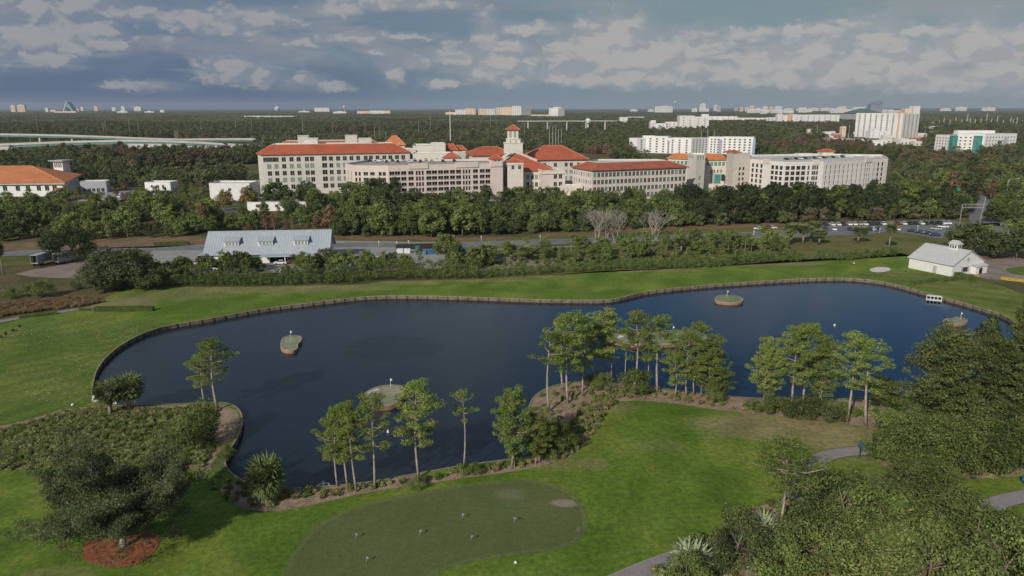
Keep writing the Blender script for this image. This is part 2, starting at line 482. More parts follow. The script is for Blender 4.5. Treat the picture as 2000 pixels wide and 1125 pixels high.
mat_mulch_red = M('red_bark_mulch', (.36, .125, .055), (.24, .075, .035), 1.4, .5, .95, bump=.9)
mat_sand = M('bunker_sand', (.62, .60, .54), (.55, .53, .47), .5, .1, .95)
mat_dirt = M('gravel_yard', (.28, .22, .19), (.21, .17, .145), .15, .2, .95)
mat_paint = M('road_paint', (.72, .72, .70), None, 1, .1, .8)
mat_wood = M('weathered_wood', (.34, .28, .20), (.25, .20, .14), .8, .3, .9)
mat_wood_dark = M('dark_wood_post', (.09, .07, .05), None, .8, .3, .9)

# ================================================================ lake
far_shore = [(182, 790), (178, 765), (182, 742), (188, 722), (205, 698), (238, 671), (288, 646), (338, 633), (400, 624), (460, 612), (530, 600), (600, 592), (650, 586),
             (700, 580), (760, 577), (850, 578), (950, 581), (1050, 585), (1130, 586), (1190, 586), (1225, 578), (1260, 569), (1330, 561),
             (1420, 553), (1500, 548), (1570, 544), (1640, 542), (1700, 546), (1750, 555), (1800, 569), (1860, 585), (1920, 602), (1966, 616),
             (1995, 640), (1990, 680), (1950, 715), (1880, 750), (1800, 768), (1700, 778)]
near_shore = [(1600, 780), (1500, 779), (1443, 776), (1400, 772), (1360, 768), (1300, 760), (1240, 750), (1187, 743), (1130, 744), (1080, 753), (1050, 768), (1036, 785), (1030, 815), (1037, 850),
              (1034, 882), (1018, 894), (960, 902), (900, 910), (855, 918), (783, 931), (740, 939), (689, 946), (606, 953), (560, 955), (510, 952), (468, 938),
              (444, 918), (437, 903), (446, 880), (462, 857), (472, 832), (473, 812), (462, 794), (440, 786), (400, 786), (360, 789), (300, 791), (240, 793)]
LAKE = smooth_poly(ccw(GL(far_shore + near_shore)), 2)
BIG = 30000
WATER_Z = -0.95

def ground():
    # a fan of rings so that far triangles stay sane
    ex = []
    for r in (60, 120, 240, 480, 900, 1800, 3600, 7200, 15000):
        for i in range(24):
            a = i / 24 * 2 * math.pi + r * .01
            x, y = r * math.cos(a), 150 + r * math.sin(a)
            ex.append((x, y))
    e = np.array(ex); keep = ~pip(LAKE, e[:, 0], e[:, 1])
    o = cdt_sheet('ground', [(-BIG, -BIG), (BIG, -BIG), (BIG, BIG), (-BIG, BIG)], 0, mat_land, [LAKE], extra=[tuple(p) for p in e[keep]])
ground()

m, nt = new_mat('lake_water')
pos = nt.n('ShaderNodeNewGeometry').outputs['Position']
mpn = nt.n('ShaderNodeMapping'); nt.link(pos, mpn.inputs[0]); mpn.inputs['Rotation'].default_value = (0, 0, R(25)); mpn.inputs['Scale'].default_value = (.55, 1.3, 1)
rp = nt.noise(mpn.outputs[0], 1.6, 3, .6)
rp2 = nt.noise(mpn.outputs[0], .35, 2, .5)
wind = nt.noise(pos, .016, 3, .5, .6)
sx = nt.n('ShaderNodeSeparateXYZ'); nt.link(pos, sx.inputs[0])
# the breeze ruffles the left, near part of the lake; a calm slick lies in its middle
breeze = nt.math('MULTIPLY', nt.smooth(nt.math('ADD', sx.outputs[0], nt.math('MULTIPLY', wind, 60)), -25, 50, 1, .22), nt.smooth(wind, .25, .7, .6, 1.0))
cx0, cy0 = G(765, 680, WATER_Z)
q = nt.math('ADD', nt.math('POWER', nt.math('DIVIDE', nt.math('SUBTRACT', sx.outputs[0], cx0), 12.5), 2.0), nt.math('POWER', nt.math('DIVIDE', nt.math('SUBTRACT', sx.outputs[1], cy0), 10.0), 2.0))
q = nt.math('ADD', q, nt.math('MULTIPLY', nt.math('SUBTRACT', nt.noise(pos, .09, 4, .6), .5), 1.4))
patch = nt.smooth(q, .7, 1.15, 1, 0)
b = nt.n('ShaderNodeBsdfPrincipled')
b.inputs['IOR'].default_value = 1.33
b.inputs['Specular IOR Level'].default_value = .5
nt.setin(b.inputs['Base Color'], nt.mix(nt.smooth(sx.outputs[0], -60, 110), (.010, .019, .027), (.002, .019, .042)))
nt.setin(b.inputs['Roughness'], nt.smooth(breeze, 0, 1, .04, .22, 'LINEAR'))
bp = nt.n('ShaderNodeBump'); bp.inputs['Distance'].default_value = .16
nt.link(nt.math('ADD', nt.math('MULTIPLY', rp, .7), rp2), bp.inputs['Height'])
nt.link(nt.math('ADD', nt.smooth(breeze, 0, 1, .03, .26, 'LINEAR'), nt.math('MULTIPLY', patch, .95)), bp.inputs['Strength'])
nt.link(bp.outputs[0], b.inputs['Normal'])
o = nt.n('ShaderNodeOutputMaterial'); nt.link(b.outputs[0], o.inputs[0])
mat_water = m
cdt_sheet('lake_water', inset(LAKE, -1.5), WATER_Z, mat_water)

# ---------------------------------------------------------------- seawall: timber wall with posts and a cap
sw = thing('seawall', 'timber seawall with dark posts running all round the dark blue lake', 'seawall')
cw = MB(); n = len(LAKE); inn = inset(LAKE, .13); bed = inset(LAKE, -.5)
for i in range(n):
    j = (i + 1) % n
    a, b_, c, d = LAKE[i], LAKE[j], inn[j], inn[i]
    cw.add([(a[0], a[1], .04), (b_[0], b_[1], .04), (c[0], c[1], .04), (d[0], d[1], .04),
            (a[0], a[1], -1.9), (b_[0], b_[1], -1.9), (c[0], c[1], -1.9), (d[0], d[1], -1.9)],
           [(0, 1, 2, 3), (3, 2, 6, 7), (1, 0, 4, 5)])
cw.build('wall', M('wet_timber_wall', (.22, .175, .13), (.14, .11, .08), .8, .3, .9), sw)
cap = MB(); c0, c1 = inset(LAKE, -.08), inset(LAKE, .16)
for i in range(n):
    j = (i + 1) % n; a, b_, c, d = c0[i], c0[j], c1[j], c1[i]
    cap.add([(a[0], a[1], .07), (b_[0], b_[1], .07), (c[0], c[1], .07), (d[0], d[1], .07), (c[0], c[1], -.12), (d[0], d[1], -.12)], [(0, 1, 2, 3), (3, 2, 4, 5)])
cap.build('cap_board', mat_wood, sw)
pm = MB().box(-.09, .09, -.08, .08, -1.9, .06).mesh('post', mat_wood_dark)
acc, nxt, cnt = 0, 0, 0
pl = inset(LAKE, .24)
tot = sum((Vector(pl[(i + 1) % n]) - Vector(pl[i])).length for i in range(n))
step = max(3.1, tot / 296)
for i in range(n):
    a, b_ = Vector(pl[i]), Vector(pl[(i + 1) % n]); L = (b_ - a).length
    while nxt <= acc + L and cnt < 298:
        p = a.lerp(b_, (nxt - acc) / L)
        put('post', pm, (p.x, p.y, 0), math.atan2((b_ - a).y, (b_ - a).x), sw); cnt += 1; nxt += step
    acc += L

# ---------------------------------------------------------------- sheets of turf, mulch, paths, roads
L1, L2, L3, L4, L5 = .02, .04, .06, .08, .10
hedge_line = [(-260, 705), (-60, 652), (20, 628), (100, 612), (165, 604), (225, 572), (260, 562), (330, 559), (400, 561), (500, 560), (600, 558), (700, 556), (760, 549), (850, 547), (940, 545), (1020, 541),
              (1100, 535), (1180, 529), (1280, 525), (1380, 521), (1470, 514), (1530, 508), (1600, 506), (1680, 500), (1760, 494), (1830, 515), (1900, 560), (2030, 585), (2150, 640), (2500, 700)]
outer = hedge_line + [(2700, 1000), (2600, 1500), (-800, 1500), (-700, 900)]
lawn = ccw(GL(outer))
ex = [(x, y) for x in range(-140, 240, 12) for y in range(60, 270, 12)]
e = np.array(ex, float); kp = pip(lawn, e[:, 0], e[:, 1]) & ~pip(inset(LAKE, -1), e[:, 0], e[:, 1])
cdt_sheet('fairway_lawn', lawn, L1, mat_lawn, [LAKE], extra=[tuple(p) for p in e[kp]])
rng = [(-260, 700), (-60, 652), (20, 632), (100, 624), (200, 618), (300, 628), (330, 634), (284, 646), (232, 671), (199, 698), (178, 728), (173, 765), (176, 788), (140, 800), (90, 815), (0, 832), (-300, 850), (-400, 780)]
cdt_sheet('driving_range_lawn', ccw(GL(rng)), L2, mat_range)
bl = [(1640, 538), (1700, 541), (1760, 552), (1830, 570), (1900, 590), (1966, 611), (2050, 640), (2400, 700), (2400, 600), (2030, 586), (1960, 560), (1900, 545), (1850, 545), (1780, 530), (1700, 532)]
cdt_sheet('lakeside_lawn', ccw(GL(bl)), L2, mat_far_lawn)
green_px = [(520, 1180), (548, 1125), (570, 1080), (598, 1042), (648, 1006), (718, 981), (800, 963), (900, 947), (980, 938), (1045, 937), (1098, 950), (1133, 975), (1150, 1006),
            (1147, 1042), (1118, 1068), (1060, 1080), (980, 1088), (905, 1100), (840, 1125), (800, 1180)]
cdt_sheet('putting_green_collar', smooth_poly(ccw(GL(green_px)), 2), L2, mat_collar)
cdt_sheet('putting_green', inset(smooth_poly(ccw(GL(green_px)), 2), .9), L3, mat_green)
sand = [(1697, 527), (1706, 523), (1722, 521.5), (1737, 523), (1741, 527), (1732, 530.5), (1716, 532.5), (1702, 531)]
cdt_sheet('sand_bunker', smooth_poly(ccw(GL(sand)), 2), L3, mat_sand)
# mulch and scrub strips along the near shore
strip1 = [(470, 940), (500, 953), (560, 957), (606, 955), (689, 948), (783, 933), (855, 920), (960, 904), (1018, 896), (1060, 885), (1078, 860), (1095, 900), (1050, 913),
          (980, 925), (880, 938), (760, 955), (680, 970), (620, 985), (560, 998), (500, 1000), (450, 985), (425, 950)]
cdt_sheet('near_bank_mulch', smooth_poly(ccw(GL(strip1)), 1), L3, mat_mulch_dull)
pen = [(1040, 782), (1055, 767), (1085, 755), (1130, 746), (1187, 745), (1240, 752), (1300, 762), (1360, 770), (1443, 778), (1600, 782), (1700, 780), (1750, 790), (1740, 830), (1700, 835),
       (1640, 825), (1590, 818), (1520, 812), (1440, 806), (1360, 795), (1290, 785), (1220, 782), (1190, 790), (1180, 810), (1160, 845), (1135, 880), (1095, 903), (1040, 900), (1040, 850), (1034, 815)]
cdt_sheet('peninsula_mulch', smooth_poly(ccw(GL(pen)), 1), L2, mat_mulch_dull)
cdt_sheet('grassy_bank', smooth_poly(ccw(GL([(940, 906), (855, 920), (800, 931), (840, 935), (905, 921), (960, 916), (1020, 906), (1030, 898), (1010, 898)])), 1), L4, mat_lawn)
mound_px = [(-300, 842), (0, 833), (60, 820), (120, 800), (180, 795), (260, 796), (330, 792), (400, 790), (440, 792), (466, 806), (468, 832), (455, 858), (438, 885), (430, 910), (400, 925), (330, 905), (200, 905), (60, 915), (-300, 940)]
cdt_sheet('bank_scrub_soil', ccw(GL(mound_px)), L3, mat_mulch_dull)
bankgrass = grass_mat('bank_grass', (.10, .13, .04), (.13, .15, .055), (.19, .165, .09), dryth=.5)
cdt_sheet('bank_grass', ccw(GL([(464, 850), (446, 882), (437, 904), (446, 920), (420, 925), (408, 912), (425, 890), (440, 868)])), L4, bankgrass)
cdt_sheet('oak_mulch_ring', smooth_poly(ccw(GL([(158, 1090), (165, 1060), (190, 1045), (250, 1040), (300, 1038), (313, 1050), (308, 1072), (285, 1095), (250, 1108), (210, 1108), (175, 1100)])), 2), L3, mat_mulch_red)
thick = [(1320, 1080), (1400, 1040), (1450, 1000), (1560, 965), (1610, 945), (1655, 955), (1720, 975), (1790, 975), (1880, 985), (1960, 1010), (2080, 1040), (2400, 1180), (1200, 1300), (1290, 1120)]
cdt_sheet('thicket_soil', ccw(GL(thick)), L3, mat_mulch_dull)
thick2 = [(1700, 868), (1740, 825), (1800, 780), (1950, 740), (2100, 720), (2500, 760), (2400, 900), (2100, 915), (1950, 935), (1850, 935), (1750, 922), (1712, 902)]
cdt_sheet('thicket_soil', ccw(GL(thick2)), L3, mat_mulch_dull)
# paths
pa = smooth_poly(GL([(2120, 945), (2000, 970), (1960, 978), (1900, 1000), (1830, 1040), (1750, 1075), (1700, 1100)]), 2, False)
p1 = smooth_poly(GL([(1760, 878), (1680, 881), (1640, 884), (1605, 893), (1585, 910), (1570, 945), (1545, 985)]), 2, False)
strip('cart_path_edge', p1, 3.3, L3, mat_curb); strip('cart_path', p1, 2.9, L4, mat_path)
strip('cart_path_edge', pa, 3.1, L4, mat_curb); strip('cart_path', pa, 2.8, L5, mat_path)
p2 = smooth_poly(GL([(1040, 1215), (1180, 1150), (1270, 1110), (1340, 1085), (1420, 1062), (1480, 1050)]), 2, False)
strip('cart_path_edge', p2, 3.2, L4, mat_concrete); strip('cart_path', p2, 2.9, L5, mat_path)
p3 = smooth_poly(GL([(-120, 655), (0, 628), (60, 618), (110, 611), (150, 604), (190, 600)]), 2, False)
strip('cart_path', p3, 2.6, L4, mat_path)
# barn forecourt, island bed, yellow flowers come later
cdt_sheet('barn_driveway', ccw(GL([(1888, 512), (1930, 507), (1990, 505), (2200, 500), (2300, 520), (2200, 548), (2050, 552), (1990, 548), (1930, 546), (1905, 540)])), L4, mat_dirt)
cdt_sheet('driveway_island', smooth_poly(ccw(GL([(1958, 527), (1985, 521), (2040, 519), (2120, 524), (2120, 540), (2040, 542), (1985, 538)])), 1), L5, mat_far_lawn)
cdt_sheet('leaf_litter', ccw(GL([(1870, 500), (1930, 500), (2000, 492), (2200, 488), (2200, 506), (1990, 507), (1905, 512), (1885, 515)])), L3, mat_mulch)
# the road behind the lawn, its verge and footpath
road_c = [(-900, 560), (-300, 500), (0, 495), (120, 492), (200, 488), (300, 485), (420, 484), (520, 482), (640, 480), (700, 477.5), (800, 479), (900, 478), (1000, 475), (1100, 471.5), (1200, 467.5), (1300, 463.5), (1400, 460),
          (1500, 456.5), (1600, 453), (1700, 449), (1800, 445), (1900, 441), (2000, 437), (2400, 425)]
road_w = smooth_poly(GL(road_c), 2, False)
cdt_sheet('roadside_verge', ccw(GL([(-400, 470), (0, 478), (300, 472), (650, 464), (900, 466), (1100, 460), (1300, 450), (1600, 436), (1900, 425), (2400, 410), (2400, 470), (1780, 500), (1560, 512), (1100, 536), (940, 545), (660, 520), (640, 498), (300, 500), (0, 520), (-400, 560)])), L1, mat_verge)
strip('road', road_w, 11.0, L3, mat_asphalt)
fp = smooth_poly(GL([(930, 489), (1000, 486), (1080, 482.5), (1150, 481), (1200, 474), (1260, 469.5), (1330, 471), (1420, 468), (1480, 464), (1540, 461.5), (1600, 461)]), 2, False)
strip('footpath', fp, 1.9, L3, mat_concrete)
for off in (-5.2, 5.2):
    pl2 = []
    for i, p in enumerate(road_w):
        a = Vector(road_w[max(i - 1, 0)]); b2 = Vector(road_w[min(i + 1, len(road_w) - 1)]); d = (b2 - a).normalized()
        pl2.append((p[0] - d.y * off, p[1] + d.x * off))
    strip('road_edge_line', pl2, .18, L4, mat_paint)
dm = MB(); acc_ = 0
for i in range(len(road_w) - 1):
    a, b2 = Vector(road_w[i]), Vector(road_w[i + 1]); L_ = (b2 - a).length; d = (b2 - a).normalized(); nn_ = Vector((-d.y, d.x)) * .09; s_ = 0
    while s_ < L_ - 3 and abs(a.x) < 420:
        p0, p1 = a + d * s_, a + d * (s_ + 3); dm.add([(p0.x - nn_.x, p0.y - nn_.y, L4), (p1.x - nn_.x, p1.y - nn_.y, L4), (p1.x + nn_.x, p1.y + nn_.y, L4), (p0.x + nn_.x, p0.y + nn_.y, L4)], [(0, 1, 2, 3)]); s_ += 9
tag(dm.build('road_centre_line', mat_paint), None, None, None, 'structure')
# parking strips on the right
cdt_sheet('parking_lot', ccw(GL([(1575, 449), (1590, 437), (1700, 433), (1860, 430), (1885, 436), (1850, 446), (1850, 463), (1835, 466), (1770, 456), (1740, 452), (1690, 459), (1600, 461)])), L4, mat_asphalt)
cdt_sheet('parking_lot', ccw(GL([(1905, 462), (1925, 446), (2200, 438), (2200, 480), (1990, 490), (1930, 478)])), L4, mat_asphalt)
# maintenance yard and side road on the left
cdt_sheet('service_yard', ccw(GL([(295, 492), (330, 478), (400, 474), (640, 470), (900, 474), (890, 500), (860, 524), (660, 530), (400, 536), (300, 528)])), L2, mat_concrete)
cdt_sheet('dirt_yard', ccw(GL([(30, 535), (80, 522), (140, 512), (180, 508), (200, 520), (200, 540), (160, 545), (60, 541)])), L3, mat_dirt)
cdt_sheet('dirt_yard', ccw(GL([(930, 508), (1000, 502), (1060, 505), (1100, 516), (1010, 524), (930, 530)])), L3, mat_dirt)
cdt_sheet('pine_straw_floor', ccw(GL([(-300, 500), (0, 477), (120, 470), (200, 468), (300, 462), (420, 462), (400, 478), (300, 484), (100, 486), (0, 492), (-300, 530)])), L3, mat_straw)
cdt_sheet('pine_straw_floor', ccw(GL([(650, 466), (900, 470), (1000, 466), (1000, 461), (900, 464), (650, 459)])), L3, mat_straw)
cdt_sheet('pine_straw_floor', ccw(GL([(1050, 463), (1200, 456), (1330, 450), (1560, 441), (1560, 434), (1330, 442), (1150, 450), (1050, 456)])), L3, mat_straw)
# streets behind the tree belt
st1 = smooth_poly(GL([(150, 405), (300, 420), (420, 412), (560, 404), (640, 413), (700, 420), (800, 423), (950, 418), (1050, 412), (1250, 405), (1450, 398), (1700, 398), (1900, 402), (2300, 395)]), 2, False)
strip('street', st1, 22, L2, mat_asphalt_dark)
strip('parking_lot', GL([(170, 383), (290, 379)]), 60, L2, mat_concrete)
st2 = smooth_poly(GL([(-200, 312), (0, 306), (120, 303), (200, 301), (300, 300), (420, 296)]), 2, False)
st3 = smooth_poly(GL([(1700, 292), (1760, 297), (1850, 303), (1950, 310), (2200, 320)]), 1, False)
strip('street', st3, 40, L2, mat_asphalt)
strip('street', GL([(1770, 363), (1850, 372), (1905, 385), (1915, 408), (1925, 440)]), [16, 16, 16, 14, 12], L3, mat_asphalt)
strip('street', GL([(120, 333), (200, 330), (300, 328), (500, 322)]), 6, L2, mat_concrete)
strip('grass_field', GL([(250, 338), (480, 330)]), 70, L1, mat_verge)
strip('grass_field', GL([(-100, 320), (60, 313)]), 90, L1, mat_verge)
strip('highway', GL([(560, 270), (640, 266), (760, 264), (812, 260), (900, 254), (1000, 251)]), [40, 80, 90, 70, 50, 40], L2, mat_asphalt_dark)
# ================================================================ foliage
def fol(name, c1, c2, c3=None, var=.25, scale=.45, transl=.3, loc_noise=None):
    m, nt = new_mat(name)
    tc = nt.n('ShaderNodeTexCoord').outputs['Object']
    oi = nt.n('ShaderNodeObjectInfo')
    ad = nt.n('ShaderNodeVectorMath', operation='ADD'); nt.link(tc, ad.inputs[0])
    rv = nt.math('MULTIPLY', oi.outputs['Random'], 50.0)
    cb = nt.n('ShaderNodeCombineXYZ'); nt.link(rv, cb.inputs[0]); nt.link(rv, cb.inputs[2]); nt.link(cb.outputs[0], ad.inputs[1])
    n1 = nt.noise(ad.outputs[0], scale, 3, .6)
    col = nt.mix(nt.smooth(n1, .36, .64), c1, c2)
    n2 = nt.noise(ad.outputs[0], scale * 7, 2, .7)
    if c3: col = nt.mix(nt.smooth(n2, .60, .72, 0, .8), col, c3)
    col = nt.mix(1.0, col, nt.mix(nt.smooth(n2, .3, .7), (.58,) * 3, (1.5,) * 3), 'MULTIPLY')  # random leaf tone, spread wide to paint highlights into the crowns
    if loc_noise:
        n3 = nt.noise(oi.outputs['Location'], loc_noise[0], 3, .6)
        col = nt.mix(nt.math('MULTIPLY', nt.smooth(n3, loc_noise[2], loc_noise[2] + .1), nt.smooth(oi.outputs['Random'], .2, .5)), col, loc_noise[1])
    hs = nt.n('ShaderNodeHueSaturation'); nt.link(col, hs.inputs['Color'])
    nt.link(nt.smooth(oi.outputs['Random'], 0, 1, 1 - var, 1 + var, 'LINEAR'), hs.inputs['Value'])
    r2 = nt.math('FRACT', nt.math('MULTIPLY', oi.outputs['Random'], 17.3))
    nt.link(nt.smooth(r2, 0, 1, .485, .508, 'LINEAR'), hs.inputs['Hue'])
    hs.inputs['Saturation'].default_value = .92
    d = nt.n('ShaderNodeBsdfDiffuse'); nt.link(hs.outputs[0], d.inputs[0])
    t = nt.n('ShaderNodeBsdfTranslucent'); nt.link(nt.mix(1.0, hs.outputs[0], (1.0, 1.05, .6), 'MULTIPLY'), t.inputs[0])
    mx = nt.n('ShaderNodeMixShader'); mx.inputs[0].default_value = transl
    nt.link(d.outputs[0], mx.inputs[1]); nt.link(t.outputs[0], mx.inputs[2])
    o = nt.n('ShaderNodeOutputMaterial'); nt.link(mx.outputs[0], o.inputs[0])
    return m
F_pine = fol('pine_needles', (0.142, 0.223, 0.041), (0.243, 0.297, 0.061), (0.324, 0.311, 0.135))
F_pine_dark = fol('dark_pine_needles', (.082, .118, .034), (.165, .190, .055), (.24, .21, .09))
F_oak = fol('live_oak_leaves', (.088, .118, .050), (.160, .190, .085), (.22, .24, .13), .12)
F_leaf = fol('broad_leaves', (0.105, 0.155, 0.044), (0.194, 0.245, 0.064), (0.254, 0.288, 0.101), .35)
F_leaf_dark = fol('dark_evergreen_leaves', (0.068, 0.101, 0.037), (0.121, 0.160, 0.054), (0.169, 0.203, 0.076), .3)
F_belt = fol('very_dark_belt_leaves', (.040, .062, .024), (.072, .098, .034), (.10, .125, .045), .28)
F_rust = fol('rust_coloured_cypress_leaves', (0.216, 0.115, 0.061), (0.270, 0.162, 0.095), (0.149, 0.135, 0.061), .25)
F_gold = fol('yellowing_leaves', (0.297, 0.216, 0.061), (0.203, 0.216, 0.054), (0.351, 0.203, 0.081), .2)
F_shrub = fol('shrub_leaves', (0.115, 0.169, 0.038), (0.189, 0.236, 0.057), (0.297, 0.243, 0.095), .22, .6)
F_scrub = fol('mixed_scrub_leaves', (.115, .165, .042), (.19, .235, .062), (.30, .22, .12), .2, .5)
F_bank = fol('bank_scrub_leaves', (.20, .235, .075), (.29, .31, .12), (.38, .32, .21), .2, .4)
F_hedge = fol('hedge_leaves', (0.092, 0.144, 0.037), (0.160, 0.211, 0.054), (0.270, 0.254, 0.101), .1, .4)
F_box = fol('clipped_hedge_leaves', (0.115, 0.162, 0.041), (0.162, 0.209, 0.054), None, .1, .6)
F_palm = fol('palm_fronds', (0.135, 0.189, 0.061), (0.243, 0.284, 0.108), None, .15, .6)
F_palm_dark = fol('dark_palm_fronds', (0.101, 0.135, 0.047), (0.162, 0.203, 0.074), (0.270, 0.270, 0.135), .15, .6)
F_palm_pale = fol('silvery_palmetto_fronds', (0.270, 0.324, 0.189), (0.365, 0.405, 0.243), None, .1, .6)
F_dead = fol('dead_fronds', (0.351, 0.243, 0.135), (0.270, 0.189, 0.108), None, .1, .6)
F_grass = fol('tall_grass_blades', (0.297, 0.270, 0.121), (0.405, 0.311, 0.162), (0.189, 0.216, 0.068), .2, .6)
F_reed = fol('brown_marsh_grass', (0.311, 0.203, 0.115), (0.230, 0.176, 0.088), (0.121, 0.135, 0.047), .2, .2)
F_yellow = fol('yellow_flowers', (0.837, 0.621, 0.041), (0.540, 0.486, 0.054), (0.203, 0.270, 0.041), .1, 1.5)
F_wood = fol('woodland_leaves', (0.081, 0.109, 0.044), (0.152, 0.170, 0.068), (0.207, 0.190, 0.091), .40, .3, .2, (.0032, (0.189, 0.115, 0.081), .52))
bark = M('pine_bark', (.30, .24, .20), (.38, .32, .27), 1.5, .3, .95)
bark_oak = M('oak_bark', (.36, .33, .27), (.26, .23, .19), 1.2, .35, .95)
bark_dark = M('dark_bark', (.16, .13, .10), (.22, .18, .14), 1.2, .35, .95)
bark_pale = M('pale_bare_branches', (.42, .38, .33), (.33, .29, .25), 1.2, .2, .95)
bark_palm = M('palm_bark', (.30, .25, .20), (.22, .18, .14), 2.5, .35, .95)

def leaf_arrays(C, N, T, L, W):
    """rhombic leaves: centres, normals, long directions, half lengths and widths"""
    T = T - N * np.sum(T * N, 1, keepdims=True)
    T /= np.maximum(np.linalg.norm(T, axis=1, keepdims=True), 1e-6)
    B = np.cross(N, T)
    L = np.asarray(L).reshape(-1, 1); W = np.asarray(W).reshape(-1, 1)
    V = np.stack([C - T * L, C + B * W - T * L * .1, C + T * L, C - B * W - T * L * .1], 1).reshape(-1, 3)
    return V
def clump_leaves(rs, clumps, per, L, W, out=.9, up=.35, along=.0, shell=.5, jit=.7):
    """clumps: (cx,cy,cz, rx,ry,rz, weight) -> vertices of leaves"""
    Cs, Ns, Ts = [], [], []
    for c in clumps:
        n = max(4, int(per * c[6]))
        u = rs.normal(size=(n, 3)); u /= np.linalg.norm(u, axis=1, keepdims=True)
        r = (shell + (1 - shell) * rs.random(n) ** .6)[:, None]
        Cs.append(np.array(c[:3]) + u * r * np.array(c[3:6]))
        nn = u * out + rs.normal(size=(n, 3)) * jit + np.array([0, 0, up])
        nn /= np.linalg.norm(nn, axis=1, keepdims=True)
        Ns.append(nn)
        Ts.append(rs.normal(size=(n, 3)) + u * along + np.array([0, 0, along * .5]))
    C = np.concatenate(Cs); N = np.concatenate(Ns); T = np.concatenate(Ts)
    k = rs.uniform(.7, 1.3, len(C))
    return leaf_arrays(C, N, T, L * k, W * k)
def leaf_mesh(name, V, mat):
    n = len(V) // 4
    me = mesh_np(name, V, np.arange(n * 4).reshape(n, 4), 4)
    me.materials.append(mat)
    return me
def make_pine(seed, Hh=16, width=3.6, base=.45, nl=26, per=150, lean=.0, sparse=0, L=.21, W=.052, cr=1.0, mat=None, dense=False, multi=1, bk=None):
    rs = np.random.RandomState(seed); rr = random.Random(seed)
    mb = MB(); clumps = []
    for s in range(multi):
        ox, oy = (0, 0) if s == 0 else (rr.uniform(-1.6, 1.6), rr.uniform(-1, 1))
        hh = Hh * (1 if s == 0 else rr.uniform(.75, .95))
        a0 = rr.uniform(0, 6.28)
        tp = []
        for i in range(7):
            t = i / 6
            tp.append(Vector((ox + lean * hh * t * t + math.cos(a0) * .35 * math.sin(t * 3.5), oy + math.sin(a0) * .35 * math.sin(t * 4), hh * .97 * t)))
        r0 = .0115 * hh / (1 + .3 * (multi > 1))
        mb.tube(tp, [r0 * (1.15 - .95 * (i / 6)) for i in range(7)], 7)
        def trunk_at(t):
            f = t * 6; i = min(int(f), 5); return tp[i].lerp(tp[i + 1], f - i)
        n = max(6, int(nl * .9 / multi ** .5)) if not dense else nl; ga = rr.uniform(0, 6.28)
        for i in range(n):
            t = base + (1 - base) * ((i + .5) / n) ** .9
            if rr.random() < sparse * (1.2 - t): continue
            q = (t - base) / (1 - base)
            prof = (.45 + 1.1 * q) if q < .45 else (1.0 - .75 * (q - .45) / .55)
            if dense: prof = 1.0 - .72 * q ** 1.5
            ln = width * prof * rr.uniform(.65, 1.15)
            ga += 2.4 + rr.uniform(-.5, .5)
            p0 = trunk_at(t * .985)
            rise = rr.uniform(.05, .5) * ln + .3 * q * ln
            dv = Vector((math.cos(ga), math.sin(ga), 0))
            p1 = p0 + dv * ln * .5 + Vector((0, 0, rise * .25))
            p2 = p0 + dv * ln + Vector((0, 0, rise))
            rb = (.004 if dense else .024) * ln + .01
            mb.tube([p0, p1, p2], [rb, rb * .7, rb * .25], 5)
            m_ = 1 + int(ln > 1.2) + int(ln > 2.4) + (1 if dense else 0)
            for j in range(m_):
                f = 1.0 - j * (.30 if dense else .27)
                c = p1.lerp(p2, max(0, (f - .5) * 2)) if f > .5 else p0.lerp(p1, f * 2)
                side = Vector((-dv.y, dv.x, 0)) * rr.uniform(-.7, .7) * (.5 + .2 * ln) * (j > 0 or rr.random() < .3)
                c = c + side + Vector((0, 0, rr.uniform(.1, .45)))
                r = cr * rr.uniform(.55, 1.12) * (.8 if j else 1.0) * (1 - .15 * q)
                clumps.append((c.x, c.y, c.z, r, r, r * .62, r * r * (1.0 if not sparse else .8)))
        top = tp[-1]
        for j in range(5):
            r = cr * rr.uniform(.6, .95)
            clumps.append((top.x + rr.uniform(-.9, .9), top.y + rr.uniform(-.9, .9), top.z + rr.uniform(-.9, .25), r, r, r * .7, r * r))
    V = clump_leaves(rs, clumps, per, L, W, out=.8, up=.45, along=.9, shell=.35, jit=.75)
    return (mb.mesh('trunk', bk or bark, True), leaf_mesh('crown', V, mat or F_pine), Hh, width * 2.1)
